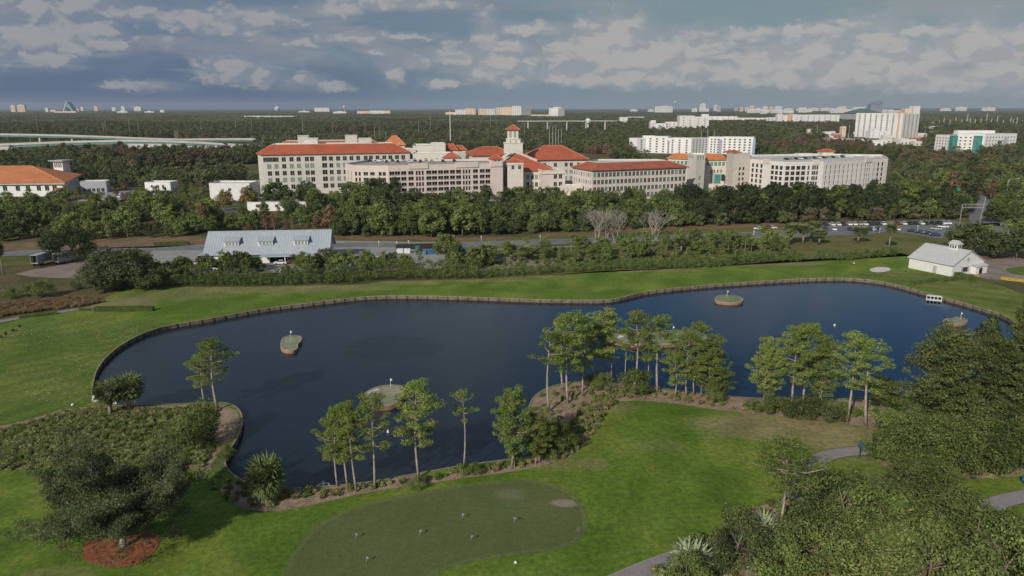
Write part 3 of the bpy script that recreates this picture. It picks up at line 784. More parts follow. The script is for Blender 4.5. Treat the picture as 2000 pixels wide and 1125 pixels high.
def make_broad(seed, Hh=12, width=4.4, base=.16, ncl=46, per=46, L=.42, W=.26, cr=1.5, mat=None, bk=None, conic=0, squash=.8):
    rs = np.random.RandomState(seed); rr = random.Random(seed)
    mb = MB(); clumps = []; tk = 1 if Hh > 6 else .3
    mb.tube([(0, 0, 0), (rr.uniform(-.2, .2), rr.uniform(-.2, .2), Hh * .3), (rr.uniform(-.4, .4), rr.uniform(-.4, .4), Hh * .7)], [.26 * tk, .2 * tk, .07 * tk], 7)
    zc = Hh * (base + (1 - base) * .46); rz = Hh * (1 - base) * .52
    k = 0
    ax, ay = rr.uniform(.85, 1.15), rr.uniform(.85, 1.15)
    lob = [(rr.uniform(0, 6.28), rr.uniform(.12, .3)) for _ in range(3)]
    while k < ncl:
        u = rs.normal(size=3); u /= np.linalg.norm(u)
        if u[2] < -.75: continue
        a = math.atan2(u[1], u[0])
        rad = 1 + sum(s * math.cos(a * (i + 2) + p) for i, (p, s) in enumerate(lob)) * .5
        q = (u[2] + 1) / 2
        w = width * rad * (1 - conic * q)
        f = rr.uniform(.62, .92)
        c = (u[0] * w * f * ax, u[1] * w * f * ay, zc + u[2] * rz * f)
        r = cr * rr.uniform(.6, 1.25)
        clumps.append((*c, r, r, r * squash, r * r / (cr * cr)))
        if k % 5 == 0: mb.tube([(0, 0, Hh * rr.uniform(.2, .45)), (c[0] * .5, c[1] * .5, c[2] * .8), c], [.12 * tk, .08 * tk, .03 * tk], 4)
        k += 1
    V = clump_leaves(rs, clumps, per, L, W, out=1.0, up=.35, along=.1, shell=.45, jit=.6)
    return (mb.mesh('trunk', bk or bark_dark, True), leaf_mesh('crown', V, mat or F_leaf), Hh, width * 2.15)
def make_bare(seed, Hh=13, spread=.34, depth=4, mat=None):
    rr = random.Random(seed); mb = MB()
    def grow(p, d, ln, r, k):
        q = p + d * ln * .5 + Vector((rr.uniform(-.1, .1), rr.uniform(-.1, .1), 0)) * ln
        e = q + (d + Vector((0, 0, .25))).normalized() * ln * .5
        mb.tube([p, q, e], [r, r * .85, r * .65], 5 if k > 1 else 4, cap=False)
        if k == 0: return
        for _ in range(3 if k > 1 else 4):
            a = rr.uniform(0, 6.28)
            dd = (d + Vector((math.cos(a), math.sin(a), rr.uniform(0, .3))) * rr.uniform(spread * .8, spread * 2.0)).normalized()
            grow(q.lerp(e, rr.uniform(.2, 1)), dd, ln * rr.uniform(.55, .8), r * .55, k - 1)
    for s in range(3):
        a = s * 2.1 + rr.uniform(0, 1)
        grow(Vector((math.cos(a) * .3, math.sin(a) * .3, 0)), Vector((math.cos(a) * .16, math.sin(a) * .16, 1)).normalized(), Hh * .42, .13, depth)
    return (mb.mesh('branches', mat or bark_pale), None, Hh, 7)
def make_palm(seed, Hh=6.5, r=1.7, nf=34, mat=None, skirt=.25, tr=.17):
    rr = random.Random(seed); rs = np.random.RandomState(seed)
    mb = MB(); lx, ly = rr.uniform(-.4, .4), rr.uniform(-.3, .3)
    top = Vector((lx, ly, Hh - r * .85))
    mb.tube([(0, 0, 0), (lx * .3, ly * .3, Hh * .3), (lx * .8, ly * .8, Hh * .6), top], [tr * 1.3, tr, tr, tr * 1.4], 8)
    C, N, T, L, W = [], [], [], [], []; mi = []
    for i in range(nf):
        a = i * 2.4 + rr.uniform(-.3, .3); t = i / nf
        el = 1.15 - 2.2 * t if skirt else 1.2 - 1.5 * t
        d = Vector((math.cos(a) * math.cos(el), math.sin(a) * math.cos(el), math.sin(el)))
        mid = top + d * r * .45
        mb.tube([top, mid], [.03, .02], 3, cap=False)
        side = d.cross(Vector((0, 0, 1))).normalized(); upv = side.cross(d)
        for j in range(11):
            b = (j / 10 - .5) * 2.3
            ld = (d * math.cos(b) + side * math.sin(b) + Vector((0, 0, -.35 - .35 * abs(b) - .35 * rr.random()))).normalized()
            ln = r * .34 * rr.uniform(.85, 1.1)
            c = mid + ld * ln
            C.append(c[:]); T.append(ld[:]); N.append((upv + side * rr.uniform(-.7, .7))[:]); L.append(ln); W.append(.055 * r / 1.7 * 1.7)
    C, N, T = np.array(C), np.array(N), np.array(T); N /= np.linalg.norm(N, axis=1, keepdims=True)
    V = leaf_arrays(C, N, T, L, W)
    return (mb.mesh('trunk', bark_palm, True), leaf_mesh('fronds', V, mat or F_palm), Hh, 2 * r)
def make_shrub(seed, r=1.0, h=1.3, ncl=9, per=60, L=.14, W=.07, mat=None, along=.2, name='foliage'):
    rs = np.random.RandomState(seed); rr = random.Random(seed); cl = []
    for i in range(ncl):
        a = rr.uniform(0, 6.28); d = rr.uniform(0, .62) * r; q = rr.uniform(.38, .55) * r
        cl.append((math.cos(a) * d, math.sin(a) * d, rr.uniform(.3, .62) * h, q, q, q * h / r * .75, 1))
    V = clump_leaves(rs, cl, per, L, W, out=1, up=.4, along=along, shell=.4, jit=.6)
    V[:, 2] = np.maximum(V[:, 2], .02)
    return leaf_mesh(name, V, mat or F_shrub)
def make_tuft(seed, r=.7, h=1.1, n=120, mat=None):
    rs = np.random.RandomState(seed); a = rs.uniform(0, 6.28, n); q = rs.random(n) * .9
    d = np.stack([np.cos(a) * q, np.sin(a) * q, np.ones(n)], 1); d /= np.linalg.norm(d, axis=1, keepdims=True)
    L = h * rs.uniform(.35, .55, n); C = np.stack([np.cos(a) * r * .25 * rs.random(n), np.sin(a) * r * .25 * rs.random(n), np.zeros(n)], 1) + d * L[:, None]
    N = np.cross(d, rs.normal(size=(n, 3))); N /= np.linalg.norm(N, axis=1, keepdims=True)
    return leaf_mesh('grass_clump', leaf_arrays(C, N, d, L, np.full(n, .05)), mat or F_grass)

PINES = [make_pine(11, 16, 3.5, .34, 36, cr=1.15), make_pine(12, 17, 3.3, .42, 30, sparse=.3, cr=1.1), make_pine(13, 15, 3.9, .25, 40, multi=2, cr=1.1), make_pine(14, 16, 3.0, .42, 28, sparse=.15, lean=.05, cr=1.1),
         make_pine(15, 16, 3.6, .3, 34, lean=-.05, cr=1.15), make_pine(16, 14, 4.1, .2, 44, multi=3, cr=1.05), make_pine(17, 15, 3.0, .62, 14, sparse=.5, cr=.85)]
MIDPINES = [make_pine(31, 13, 3.3, .38, 18, 34, L=.42, W=.16, cr=1.15), make_pine(32, 14, 3.0, .45, 16, 34, L=.42, W=.16, cr=1.15), make_pine(33, 12, 3.6, .3, 18, 34, L=.42, W=.16, cr=1.2, multi=2)]
BROADS = [make_broad(41), make_broad(42, 11, 4.8, .12, 50), make_broad(43, 13, 4.0, .2, 44, conic=.35), make_broad(44, 10, 4.6, .1, 48), make_broad(45, 12, 4.2, .15, 44, cr=1.3)]
CYPS = [make_broad(51, 14, 2.8, .12, 34, 40, .36, .16, 1.1, F_rust, bark, .6), make_broad(52, 13, 3.2, .15, 34, 34, .36, .16, 1.1, F_rust, bark, .45)]
BARES = [make_bare(61), make_bare(62, 12, .42)]
PALMS = [make_palm(71, nf=46), make_palm(72, 5.5, 1.6, nf=46)]
def tree_parts(root, proto, sx, sz, mat=None, rz=0):
    a = put('trunk' if proto[1] is not None else 'branches', proto[0], (0, 0, 0), rz, root, (sx, sx, sz))
    if proto[1] is not None:
        put('fronds' if proto[1].name.startswith('frond') else 'crown', proto[1], (0, 0, 0), rz, root, (sx, sx, sz), mat)
def near_tree(px, by, ytop, wpx, proto, label, name='pine_tree', cat='pine tree', group=None, mat=None, rz=None, z=0.0, tilt=0):
    x, y = G(px, by, z)
    Hm = zat(ytop, y) - z
    dist = y * CP + (H - z - Hm * .6) * SP
    wm = wpx / F * dist
    t = thing(name, label, cat, (x, y, z), 0, group)
    sx = wm / proto[3]
    tree_parts(t, proto, sx, Hm / proto[2], mat, rnd.uniform(0, 6.28) if rz is None else rz)
    if tilt: t.rotation_euler = (0, tilt, 0)
    return t

NP = PINES
near = [  # px, base y, top y, crown width, variant, label
 (401, 797, 694, 62, 3, 'slim pine on the left lake bank, shorter left one of the pair'),
 (425, 801, 664, 92, 1, 'tall pale-trunked pine with open crown on the left lake bank corner'),
 (659, 950, 800, 78, 4, 'leftmost pine of the close trio on the near shore'),
 (679, 952, 788, 82, 0, 'middle pine of the close trio on the near shore behind the putting green'),
 (696, 961, 806, 74, 3, 'right pine of the close trio on the near shore, trunk nearest the putting green'),
 (732, 955, 768, 86, 1, 'thin dark-trunked pine between the pine trio and the full round pine on the near shore'),
 (818, 936, 745, 98, 0, 'full round-crowned pine in front of the brown-edged floating green'),
 (906, 913, 764, 64, 6, 'spindly sparse pine standing alone on the near shore'),
 (1005, 914, 757, 92, 5, 'broad open pine at the foot of the peninsula with a low left branch'),
 (1046, 905, 800, 84, 5, 'bushy low pine at the foot of the peninsula, right of the broad open pine'),
 (1072, 804, 652, 92, 6, 'bare-limbed pine leaning over the water at the left edge of the peninsula'),
 (1109, 788, 612, 96, 0, 'tall pine in the middle of the brown peninsula with a long straight trunk'),
 (1099, 762, 628, 66, 3, 'pine standing behind the tall pine at the back of the peninsula, left side'),
 (1137, 773, 622, 72, 4, 'pine right of the tall pine on the peninsula, base on brown straw'),
 (1158, 752, 634, 66, 3, 'slim pine at the water edge at the tip of the peninsula'),
 (1176, 748, 608, 92, 0, 'high-crowned pine at the right tip of the peninsula'),
 (1192, 752, 680, 44, 6, 'small pine at the right tip of the peninsula by the brush'),
 (1222, 762, 640, 44, 6, 'thin pine just left of the flat-topped pine in front of the largest floating green'),
 (1238, 768, 610, 92, 1, 'flat-topped pine with forked bare branches in front of the largest floating green'),
 (1262, 760, 655, 56, 6, 'slim pine behind the two tall pines in front of the largest floating green'),
 (1284, 768, 617, 84, 1, 'thick-trunked dense pine in front of the middle of the largest floating green'),
 (1318, 776, 690, 60, 4, 'short pine right of the thick-trunked dense pine on the shore strip'),
 (1340, 774, 650, 66, 1, 'pine with pale trunk in the cluster at the right end of the largest floating green'),
 (1355, 772, 633, 92, 2, 'highest pine of the cluster at the right end of the largest floating green'),
 (1386, 782, 656, 86, 5, 'wide pine at the right of the cluster beyond the fairway top'),
 (1409, 774, 722, 56, 2, 'low bushy pine at the right end of the cluster, by open water'),
 (1492, 788, 662, 84, 5, 'left pine of the group of four between the water and the dry grass'),
 (1546, 800, 640, 92, 0, 'second pine of the group of four with bare pale lower trunk'),
 (1566, 796, 632, 98, 4, 'highest pine of the group of four between the water and the dry grass'),
 (1598, 800, 655, 80, 5, 'right pine of the group of four with low branches'),
 (1654, 826, 652, 92, 1, 'umbrella-shaped pine with long straight trunk above the dry grass'),
 (1691, 832, 668, 96, 3, 'open pine leaning right behind the umbrella-shaped pine'),
 (1717, 800, 735, 76, 5, 'low spreading pine in front of the big dense conifer'),
]
for (px, by, yt, wp, v, lb) in near:
    near_tree(px, by, yt, wp, NP[v], lb, group=None)
bigcon = make_pine(81, 15, 5.2, .04, 96, 90, L=.20, W=.07, cr=1.25, mat=F_pine_dark, dense=True)
bigcon2 = make_pine(82, 15, 4.6, .2, 76, 90, L=.20, W=.07, cr=1.2, mat=F_pine_dark, dense=True)
near_tree(1832, 838, 648, 168, bigcon, 'huge dense layered evergreen at the right shore, wider than any tree near it', 'evergreen_tree', 'evergreen tree')
near_tree(1925, 836, 662, 124, bigcon2, 'dense evergreen with a bare forked trunk, right of the huge layered evergreen', 'evergreen_tree', 'evergreen tree')
near_tree(1914, 760, 617, 62, BROADS[2], 'narrow dark tree rising behind the evergreens by the rightmost floating green', 'broadleaf_tree', 'tree', mat=F_leaf_dark)
near_tree(1992, 790, 590, 112, bigcon, 'layered evergreen cut by the right edge of the view above the shoreline', 'evergreen_tree', 'evergreen tree')
near_tree(2010, 860, 690, 120, bigcon2, 'dark evergreen at the right edge below the layered evergreen', 'evergreen_tree', 'evergreen tree')
near_tree(1960, 830, 700, 80, BROADS[2], 'dark tree between the two evergreens at the right edge', 'broadleaf_tree', 'tree', mat=F_leaf_dark)
lp = make_pine(83, 13, 4.2, .5, 40, 150, L=.17, W=.045, cr=1.15, sparse=.05)
near_tree(1522, 1036, 868, 165, lp, 'nearest pine with thick pink-brown trunk and dead lower branches beside the cart path', mat=F_pine)
near_tree(1790, 1040, 905, 200, make_pine(84, 12, 4.8, .15, 70, 110, L=.17, W=.06, cr=1.15, dense=True, mat=F_scrub), 'mottled yellow-green tree with brown tufts in the middle of the near thicket', 'broadleaf_tree', 'tree')

# ---------------------------------------------------------------- palms
PB = [make_palm(73, 4.6, 1.9, 44, F_palm_dark), make_palm(74, 4.4, 1.6, 40, F_palm_dark)]
near_tree(217, 812, 744, 72, PB[1], 'shaggy short palm on the left bank, left of the taller palm by the white pennants', 'palm_tree', 'palm')
near_tree(253, 803, 729, 76, PB[0], 'dark dense palm on the left bank beside the lake corner, right of the shaggy palm', 'palm_tree', 'palm')
bigp = make_palm(75, 5.5, 2.4, 90, F_palm)
near_tree(522, 988, 890, 78, bigp, 'big grey-green cabbage palm at the near corner of the lake beside the putting green', 'palm_tree', 'palm')
near_tree(1736, 487, 432, 26, PALMS[0], 'lone palm with brown skirt on the lawn between the parked cars and the clipped hedge', 'palm_tree', 'palm')
for px, by, yt in ((1541, 478, 433), (1568, 476, 436), (1583, 472, 430), (1600, 478, 446), (955, 506, 474), (1000, 508, 472), (1022, 512, 478), (1330, 494, 462), (1675, 474, 440)):
    near_tree(px, by, yt, 36, PALMS[rnd.randint(0, 1)], 'small cabbage palm between the lakeside hedge and the road', 'palm_tree', 'palm', 'cabbage palms between the hedge and the road')
near_tree(1352, 1112, 1062, 110, make_palm(76, 3, 2.6, 40, F_palm_pale, 0), 'pale palmetto at the bottom edge beside the end of the cart path', 'palm_tree', 'palm')
near_tree(1496, 1060, 1004, 76, make_palm(77, 3, 2.3, 36, F_palm_pale, 0), 'silvery palmetto at the foot of the nearest pine', 'palm_tree', 'palm')
near_tree(1480, 1118, 1078, 54, make_palm(78, 2.6, 2.0, 30, F_palm_pale, 0), 'small pale palmetto in the shade below the nearest pine', 'palm_tree', 'palm')
near_tree(6, 536, 470, 22, PALMS[0], 'dark palm at the left edge in front of the two white trailers', 'palm_tree', 'palm', mat=F_leaf_dark)

# ---------------------------------------------------------------- the live oak on the red mulch
def big_oak():
    bx, by = G(240, 1068)
    t = thing('live_oak', 'wide grey-green live oak over a ring of red bark mulch on the near lawn', 'oak tree', (bx, by, 0))
    rr = random.Random(5); rs = np.random.RandomState(5); mb = MB(); cl = []
    mb.tube([(0, 0, 0), (.15, 0, .8), (-.1, .2, 1.9)], [.55, .42, .40], 10)
    def limb(p, d, ln, r, k):
        pts = [p]; q = p; dd = d.copy()
        for i in range(4):
            dd = (dd + Vector((rr.uniform(-.28, .28), rr.uniform(-.28, .28), rr.uniform(-.12, .2)))).normalized()
            q = q + dd * ln / 4; pts.append(q)
        mb.tube(pts, [r * (1 - .16 * i) for i in range(5)], 6 if k > 1 else 4)
        if k <= 1:
            for j in range(2 + (k == 0)):
                c = pts[-1 - j]; rad = rr.uniform(.7, 1.15)
                if c.z > .8: cl.append((c.x, c.y, c.z + .2, rad, rad, rad * .6, rad * rad))
        if k == 0: return
        for i in range(4 if k > 1 else 3):
            a = rr.uniform(-1.1, 1.1)
            d2 = Vector((dd.x * math.cos(a) - dd.y * math.sin(a), dd.x * math.sin(a) + dd.y * math.cos(a), dd.z * .5 + rr.uniform(-.1, .55))).normalized()
            limb(pts[rr.choice((1, 2, 3, 4))], d2, ln * rr.uniform(.5, .72), r * .5, k - 1)
    for i in range(9):
        a = i / 9 * 6.28 + rr.uniform(-.3, .3)
        limb(Vector((0, 0, 1.6 + rr.uniform(0, .5))), Vector((math.cos(a) * 1.0, math.sin(a) * .95, rr.uniform(.45, 1.5))).normalized(), rr.uniform(5.0, 7.0), .27, 3)
    # the low limb reaching far left
    limb(Vector((-1, 0, 1.9)), Vector((-1, -.12, .18)).normalized(), 8.2, .2, 1)
    limb(Vector((-7, -1.0, 2.4)), Vector((-1, -.2, 0)).normalized(), 3.4, .12, 1)
    limb(Vector((.3, .3, 2)), Vector((.4, 1, .55)).normalized(), 7.5, .22, 2)
    limb(Vector((.3, .3, 2)), Vector((1, .5, .6)).normalized(), 7.5, .22, 2)
    mb.build('trunk', bark_oak, t, True)
    for j in range(290):
        a = rr.uniform(0, 6.28); q = rr.random() ** .5
        cx_, cy_ = math.cos(a) * 9.0 * q - .9, math.sin(a) * 7.6 * q + .8
        rad = rr.uniform(.6, 1.3)
        cl.append((cx_, cy_, 10.2 - 7.6 * q * q * q + rr.uniform(-3.0, .5) * (1 - .4 * q), rad, rad, rad * .6, rad * rad))
    for (px_, py_, r_) in ((10, 1040, .9), (30, 1046, 1.0), (52, 1040, 1.0), (70, 1048, .8), (125, 1022, .6), (45, 1054, .7)):
        q_ = G(px_, py_, 2.3); cl.append((q_[0] - bx, q_[1] - by, 2.3, r_, r_, r_ * .6, r_ * r_ * 1.6))
    q_ = G(55, 1046, 2.2); mb2 = MB(); mb2.tube([(-.3, 0, 2.0), ((q_[0] - bx) * .5, (q_[1] - by) * .5, 2.7), (q_[0] - bx, q_[1] - by, 2.2)], [.22, .14, .06], 6); mb2.build('low_limb', bark_dark, t, True)
    V = clump_leaves(rs, cl, int(135000 / len(cl)), .125, .062, out=.9, up=.4, along=.1, shell=.3, jit=.8)
    put('crown', leaf_mesh('crown', V, F_oak), (0, 0, 0), 0, t)
big_oak()
# ================================================================ buildings
W_cream = M('cream_stucco', (.64, .61, .545), (.59, .565, .50), .06, .05, .9)
W_pink = M('pinkish_stucco', (.70, .60, .53), (.66, .565, .50), .05, .05, .9)
W_pinkpale = M('pale_pink_stucco', (.66, .59, .52), (.62, .55, .49), .05, .05, .9)
W_white = M('white_stucco', (.78, .77, .74), (.72, .71, .69), .05, .05, .9)
W_farwhite = M('far_white_wall', (.70, .685, .655), (.62, .61, .58), .01, .05, .9)
W_warm = M('far_warm_wall', (.74, .58, .42), (.66, .50, .40), .01, .05, .9)
W_peach = M('peach_wall', (.72, .42, .24), None, .01, .05, .9)
W_grey = M('grey_wall', (.42, .43, .45), (.36, .37, .40), .05, .05, .9)
W_blue = M('pale_blue_wall', (.38, .45, .58), None, .05, .05, .9)
W_brick = M('red_brick_wall', (.42, .16, .11), (.36, .14, .10), .3, .15, .9)
W_trim = M('cream_trim', (.70, .67, .60), None, .2, .05, .9)
T_red = M('terracotta_tiles', (.44, .115, .055), (.37, .095, .048), .12, .16, .85)
T_brown = M('weathered_terracotta_tiles', (.38, .115, .065), (.30, .09, .06), .18, .22, .85)
T_orange = M('orange_tiles', (.58, .22, .09), (.50, .18, .07), .12, .14, .85)
T_ridge = M('ridge_tiles', (.62, .30, .17), None, .3, .1, .85)
T_faint = M('pale_roof_membrane', (.62, .61, .58), (.52, .51, .49), .06, .08, .9)
T_deck = M('parking_deck_concrete', (.38, .35, .32), (.31, .29, .27), .08, .1, .9)
M_metal = M('standing_seam_metal', (.40, .44, .47), (.36, .40, .44), .1, .05, .5, .4)
M_metal_light = M('light_metal_roof', (.62, .62, .60), (.57, .57, .56), .1, .05, .6, .4)
G_dark = M('dark_window_glass', (.022, .028, .028), (.035, .045, .042), .2, .3, .18, .6)
G_green = M('green_glass', (.05, .22, .19), (.08, .28, .25), .15, .2, .2, .6)
G_pale = M('pale_blinds_behind_glass', (.22, .27, .25), (.28, .30, .27), .2, .2, .3, .5)
V_dark = M('painted_interior_shade', (.03, .028, .028), None, .2, .2, .95)  # near-black tone painted in for the shade inside open bays and boxes
V_guard = M('parking_guard_wall', (.26, .23, .21), None, .2, .1, .9)
V_green = M('green_steel_girder', (.13, .27, .22), (.11, .23, .20), .1, .1, .7)
FOOT = []

def px_u(A, B, px, z):
    """distance along A-B where the pixel column px meets the wall at height z"""
    L = math.hypot(B[0] - A[0], B[1] - A[1]); dx, dy = (B[0] - A[0]) / L, (B[1] - A[1]) / L
    k = (px - CX) / F
    return (k * (A[1] * CP + (H - z) * SP) - A[0]) / (dx - k * dy * CP)
WM = {}
def win_mesh(style, w, h):
    key = (style, round(w, 1), round(h, 1))
    if key in WM: return WM[key]
    w, h = key[1], key[2]; mb = MB(); x = w / 2
    if style in ('bay', 'bay2'):
        mb.box(-x, x, .9, 1.0, 0, h, 0)                      # dark panel, paints the shade inside the opening
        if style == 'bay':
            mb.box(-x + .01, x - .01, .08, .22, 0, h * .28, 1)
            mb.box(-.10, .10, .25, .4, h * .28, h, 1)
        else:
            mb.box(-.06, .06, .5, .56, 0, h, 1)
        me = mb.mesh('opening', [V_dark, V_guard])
    else:
        g = {'win': G_dark, 'pale': G_pale, 'green': G_green}[style]
        mb.box(-x, x, .22, .26, 0, h, 0)
        f = .07
        mb.box(-x, -x + f, .14, .22, 0, h, 1); mb.box(x - f, x, .14, .22, 0, h, 1)
        mb.box(-x + f, x - f, .14, .22, h - f, h, 1); mb.box(-x - .1, x + .1, -.08, .14, -.12, 0, 1)
        mb.box(-.04, .04, .14, .22, 0, h - f, 1)
        me = mb.mesh('window', [g, W_trim])
    WM[key] = me
    return me
def walls(root, poly, z0, z1, mat, wins=None, name='wall', thick=.3, pname=None):
    """one wall mesh round a CCW outline with real holes; wins: {edge: [(u centre, width, sill z, height, style)]}"""
    mb = MB(); n = len(poly); wins = wins or {}
    for e in range(n):
        A, B = poly[e], poly[(e + 1) % n]
        L = math.hypot(B[0] - A[0], B[1] - A[1]); d = ((B[0] - A[0]) / L, (B[1] - A[1]) / L); nin = (-d[1], d[0])
        def P(u, v, dep=0.0): return (A[0] + d[0] * u + nin[0] * dep, A[1] + d[1] * u + nin[1] * dep, v)
        ws = []
        for (uc, w, zs, h, st) in wins.get(e, []):
            if uc - w / 2 > .15 and uc + w / 2 < L - .15 and zs > z0 + .05 and zs + h < z1 - .05: ws.append((uc - w / 2, uc + w / 2, zs, zs + h, st))
        if not ws:
            mb.add([P(0, z0), P(L, z0), P(L, z1), P(0, z1)], [(0, 1, 2, 3)]); continue
        # rows of windows cut the wall in bands
        vs = sorted(set([z0, z1] + [round(q, 4) for w in ws for q in (w[2], w[3])]))
        for v0, v1 in zip(vs, vs[1:]):
            row = sorted((w[0], w[1]) for w in ws if w[2] < (v0 + v1) / 2 < w[3])
            u = 0
            for (a, b) in row + [(L, L)]:
                if a > u + 1e-4: mb.add([P(u, v0), P(a, v0), P(a, v1), P(u, v1)], [(0, 1, 2, 3)])
                u = max(u, b)
        for (a, b, v0, v1, st) in ws:
            q = [P(a, v0), P(b, v0), P(b, v1), P(a, v1), P(a, v0, thick), P(b, v0, thick), P(b, v1, thick), P(a, v1, thick)]
            mb.add(q, [(0, 4, 5, 1), (3, 2, 6, 7), (0, 3, 7, 4), (1, 5, 6, 2)])
            c = P((a + b) / 2, v0)
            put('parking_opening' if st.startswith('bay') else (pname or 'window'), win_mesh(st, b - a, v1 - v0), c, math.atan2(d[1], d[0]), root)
    return mb.build(name, mat, root)
def flat_roof(root, poly, z, mat=None, par=.35, coping=None, rec=.8):
    MB().prism(inset(poly, .3), z - rec - .25, z - rec, 0).build('roof', mat or T_faint, root)
    o_, i_ = inset(poly, -.08), inset(poly, par); n = len(poly); mb = MB()
    vs = [(*p, z) for p in o_] + [(*p, z) for p in i_] + [(*p, z + .14) for p in o_] + [(*p, z + .14) for p in i_] + [(*p, z - rec) for p in i_]
    fs = []
    for i in range(n):
        j = (i + 1) % n
        fs += [(i, j, 2 * n + j, 2 * n + i), (2 * n + i, 2 * n + j, 3 * n + j, 3 * n + i), (n + j, n + i, 4 * n + i, 4 * n + j), (n + i, n + j, j, i)]
        fs += [(3 * n + i, 3 * n + j, n + j, n + i)]
    mb.add(vs, fs); mb.build('parapet', coping or W_trim, root)
def ring_roof(root, poly, ze, h, d, mat=T_red, over=1.0, deck=True, name='roof', lip=.35):
    o_, i_ = inset(poly, -over), inset(poly, d); n = len(poly)
    mb = MB(); vs = [(*p, ze) for p in o_] + [(*p, ze - lip) for p in o_] + [(*p, ze - lip) for p in poly] + [(*p, ze + h) for p in i_]
    fs = []
    for i in range(n):
        j = (i + 1) % n
        fs += [(i, j, 3 * n + j, 3 * n + i), (n + i, n + j, j, i), (2 * n + i, 2 * n + j, n + j, n + i)]
    mb.add(vs, fs)
    r = mb.build(name, mat, root)
    rb = MB()
    for i in range(n): rb.bar((*o_[i], ze + .05), (*i_[i], ze + h + .05), .22, 4)
    rb.build('ridge_tiles', T_ridge, r)
    if deck:
        MB().prism(inset(i_, .05), ze + h - 1.0, ze + h - .6).build('roof_deck', T_faint, root)
        mb = MB()
        for i in range(n):
            j = (i + 1) % n; a, b = i_[i], i_[j]; c = inset(i_, .35); c, e = c[j], c[i]
            mb.add([(*a, ze + h + .3), (*b, ze + h + .3), (*c, ze + h + .3), (*e, ze + h + .3), (*a, ze + h - .3), (*b, ze + h - .3), (*c, ze + h - .6), (*e, ze + h - .6)],
                   [(0, 1, 2, 3), (4, 5, 1, 0), (3, 2, 6, 7)])
        mb.build('parapet', W_cream, root)
def hip(root, A, B, C, D, ze, zr, e, mat=T_red, over=.8, name='roof', lip=.3, e2=None):
    A, B, C, D = inset([A, B, C, D], -over)
    m1 = Vector(A).lerp(Vector(D), .5); m2 = Vector(B).lerp(Vector(C), .5); d = (m2 - m1).normalized()
    r1 = m1 + d * e; r2 = m2 - d * (e if e2 is None else e2)
    vs = [(*A, ze), (*B, ze), (*C, ze), (*D, ze), (*r1, zr), (*r2, zr), (*A, ze - lip), (*B, ze - lip), (*C, ze - lip), (*D, ze - lip)]
    mb = MB().add(vs, [(0, 1, 5, 4), (1, 2, 5), (2, 3, 4, 5), (3, 0, 4), (6, 7, 1, 0), (7, 8, 2, 1), (8, 9, 3, 2), (9, 6, 0, 3), (9, 8, 7, 6)])
    r = mb.build(name, mat, root)
    rb = MB()
    for a, b in ((0, 4), (1, 5), (2, 5), (3, 4), (4, 5)):
        if (Vector(vs[a]) - Vector(vs[b])).length > .3: rb.bar((vs[a][0], vs[a][1], vs[a][2] + .06), (vs[b][0], vs[b][1], vs[b][2] + .06), .2, 4)
    rb.build('ridge_tiles', T_ridge, r)
    return r
def quad(px0, Y0, px1, Y1, depth, z):
    A = (at(px0, Y0, z), Y0); B = (at(px1, Y1, z), Y1)
    d = Vector((B[0] - A[0], B[1] - A[1])).normalized(); nn = Vector((-d.y, d.x)) * depth
    return [A, B, (B[0] + nn.x, B[1] + nn.y), (A[0] + nn.x, A[1] + nn.y)]
def grid(A, B, cols, z, w, rows, h, style, alt=None):
    """windows at pixel columns x sill heights"""
    out = []
    for k, c in enumerate(cols):
        for j, r in enumerate(rows):
            st = style if alt is None else alt(k, j)
            out.append((px_u(A, B, c, z), w, r, h, st))
    return out
def even(n, L, m, w, rows, h, style, alt=None):
    return [(m + (L - 2 * m) * (i + .5) / n, w, r, h, style if alt is None else alt(i, j)) for i in range(n) for j, r in enumerate(rows)]
def elen(p, i): return math.hypot(p[(i + 1) % len(p)][0] - p[i][0], p[(i + 1) % len(p)][1] - p[i][1])
def building(name, label, cat='building', group=None, pts=None):
    t = thing(name, label, cat, (pts[0][0], pts[0][1], 0) if pts else (0, 0, 0), 0, group)
    return t
class Root:
    """children are given in world coordinates; parent them with the inverse offset"""
def settle(root):
    bpy.context.view_layer.update()
    for ch in root.children:
        ch.matrix_parent_inverse = root.matrix_world.inverted()

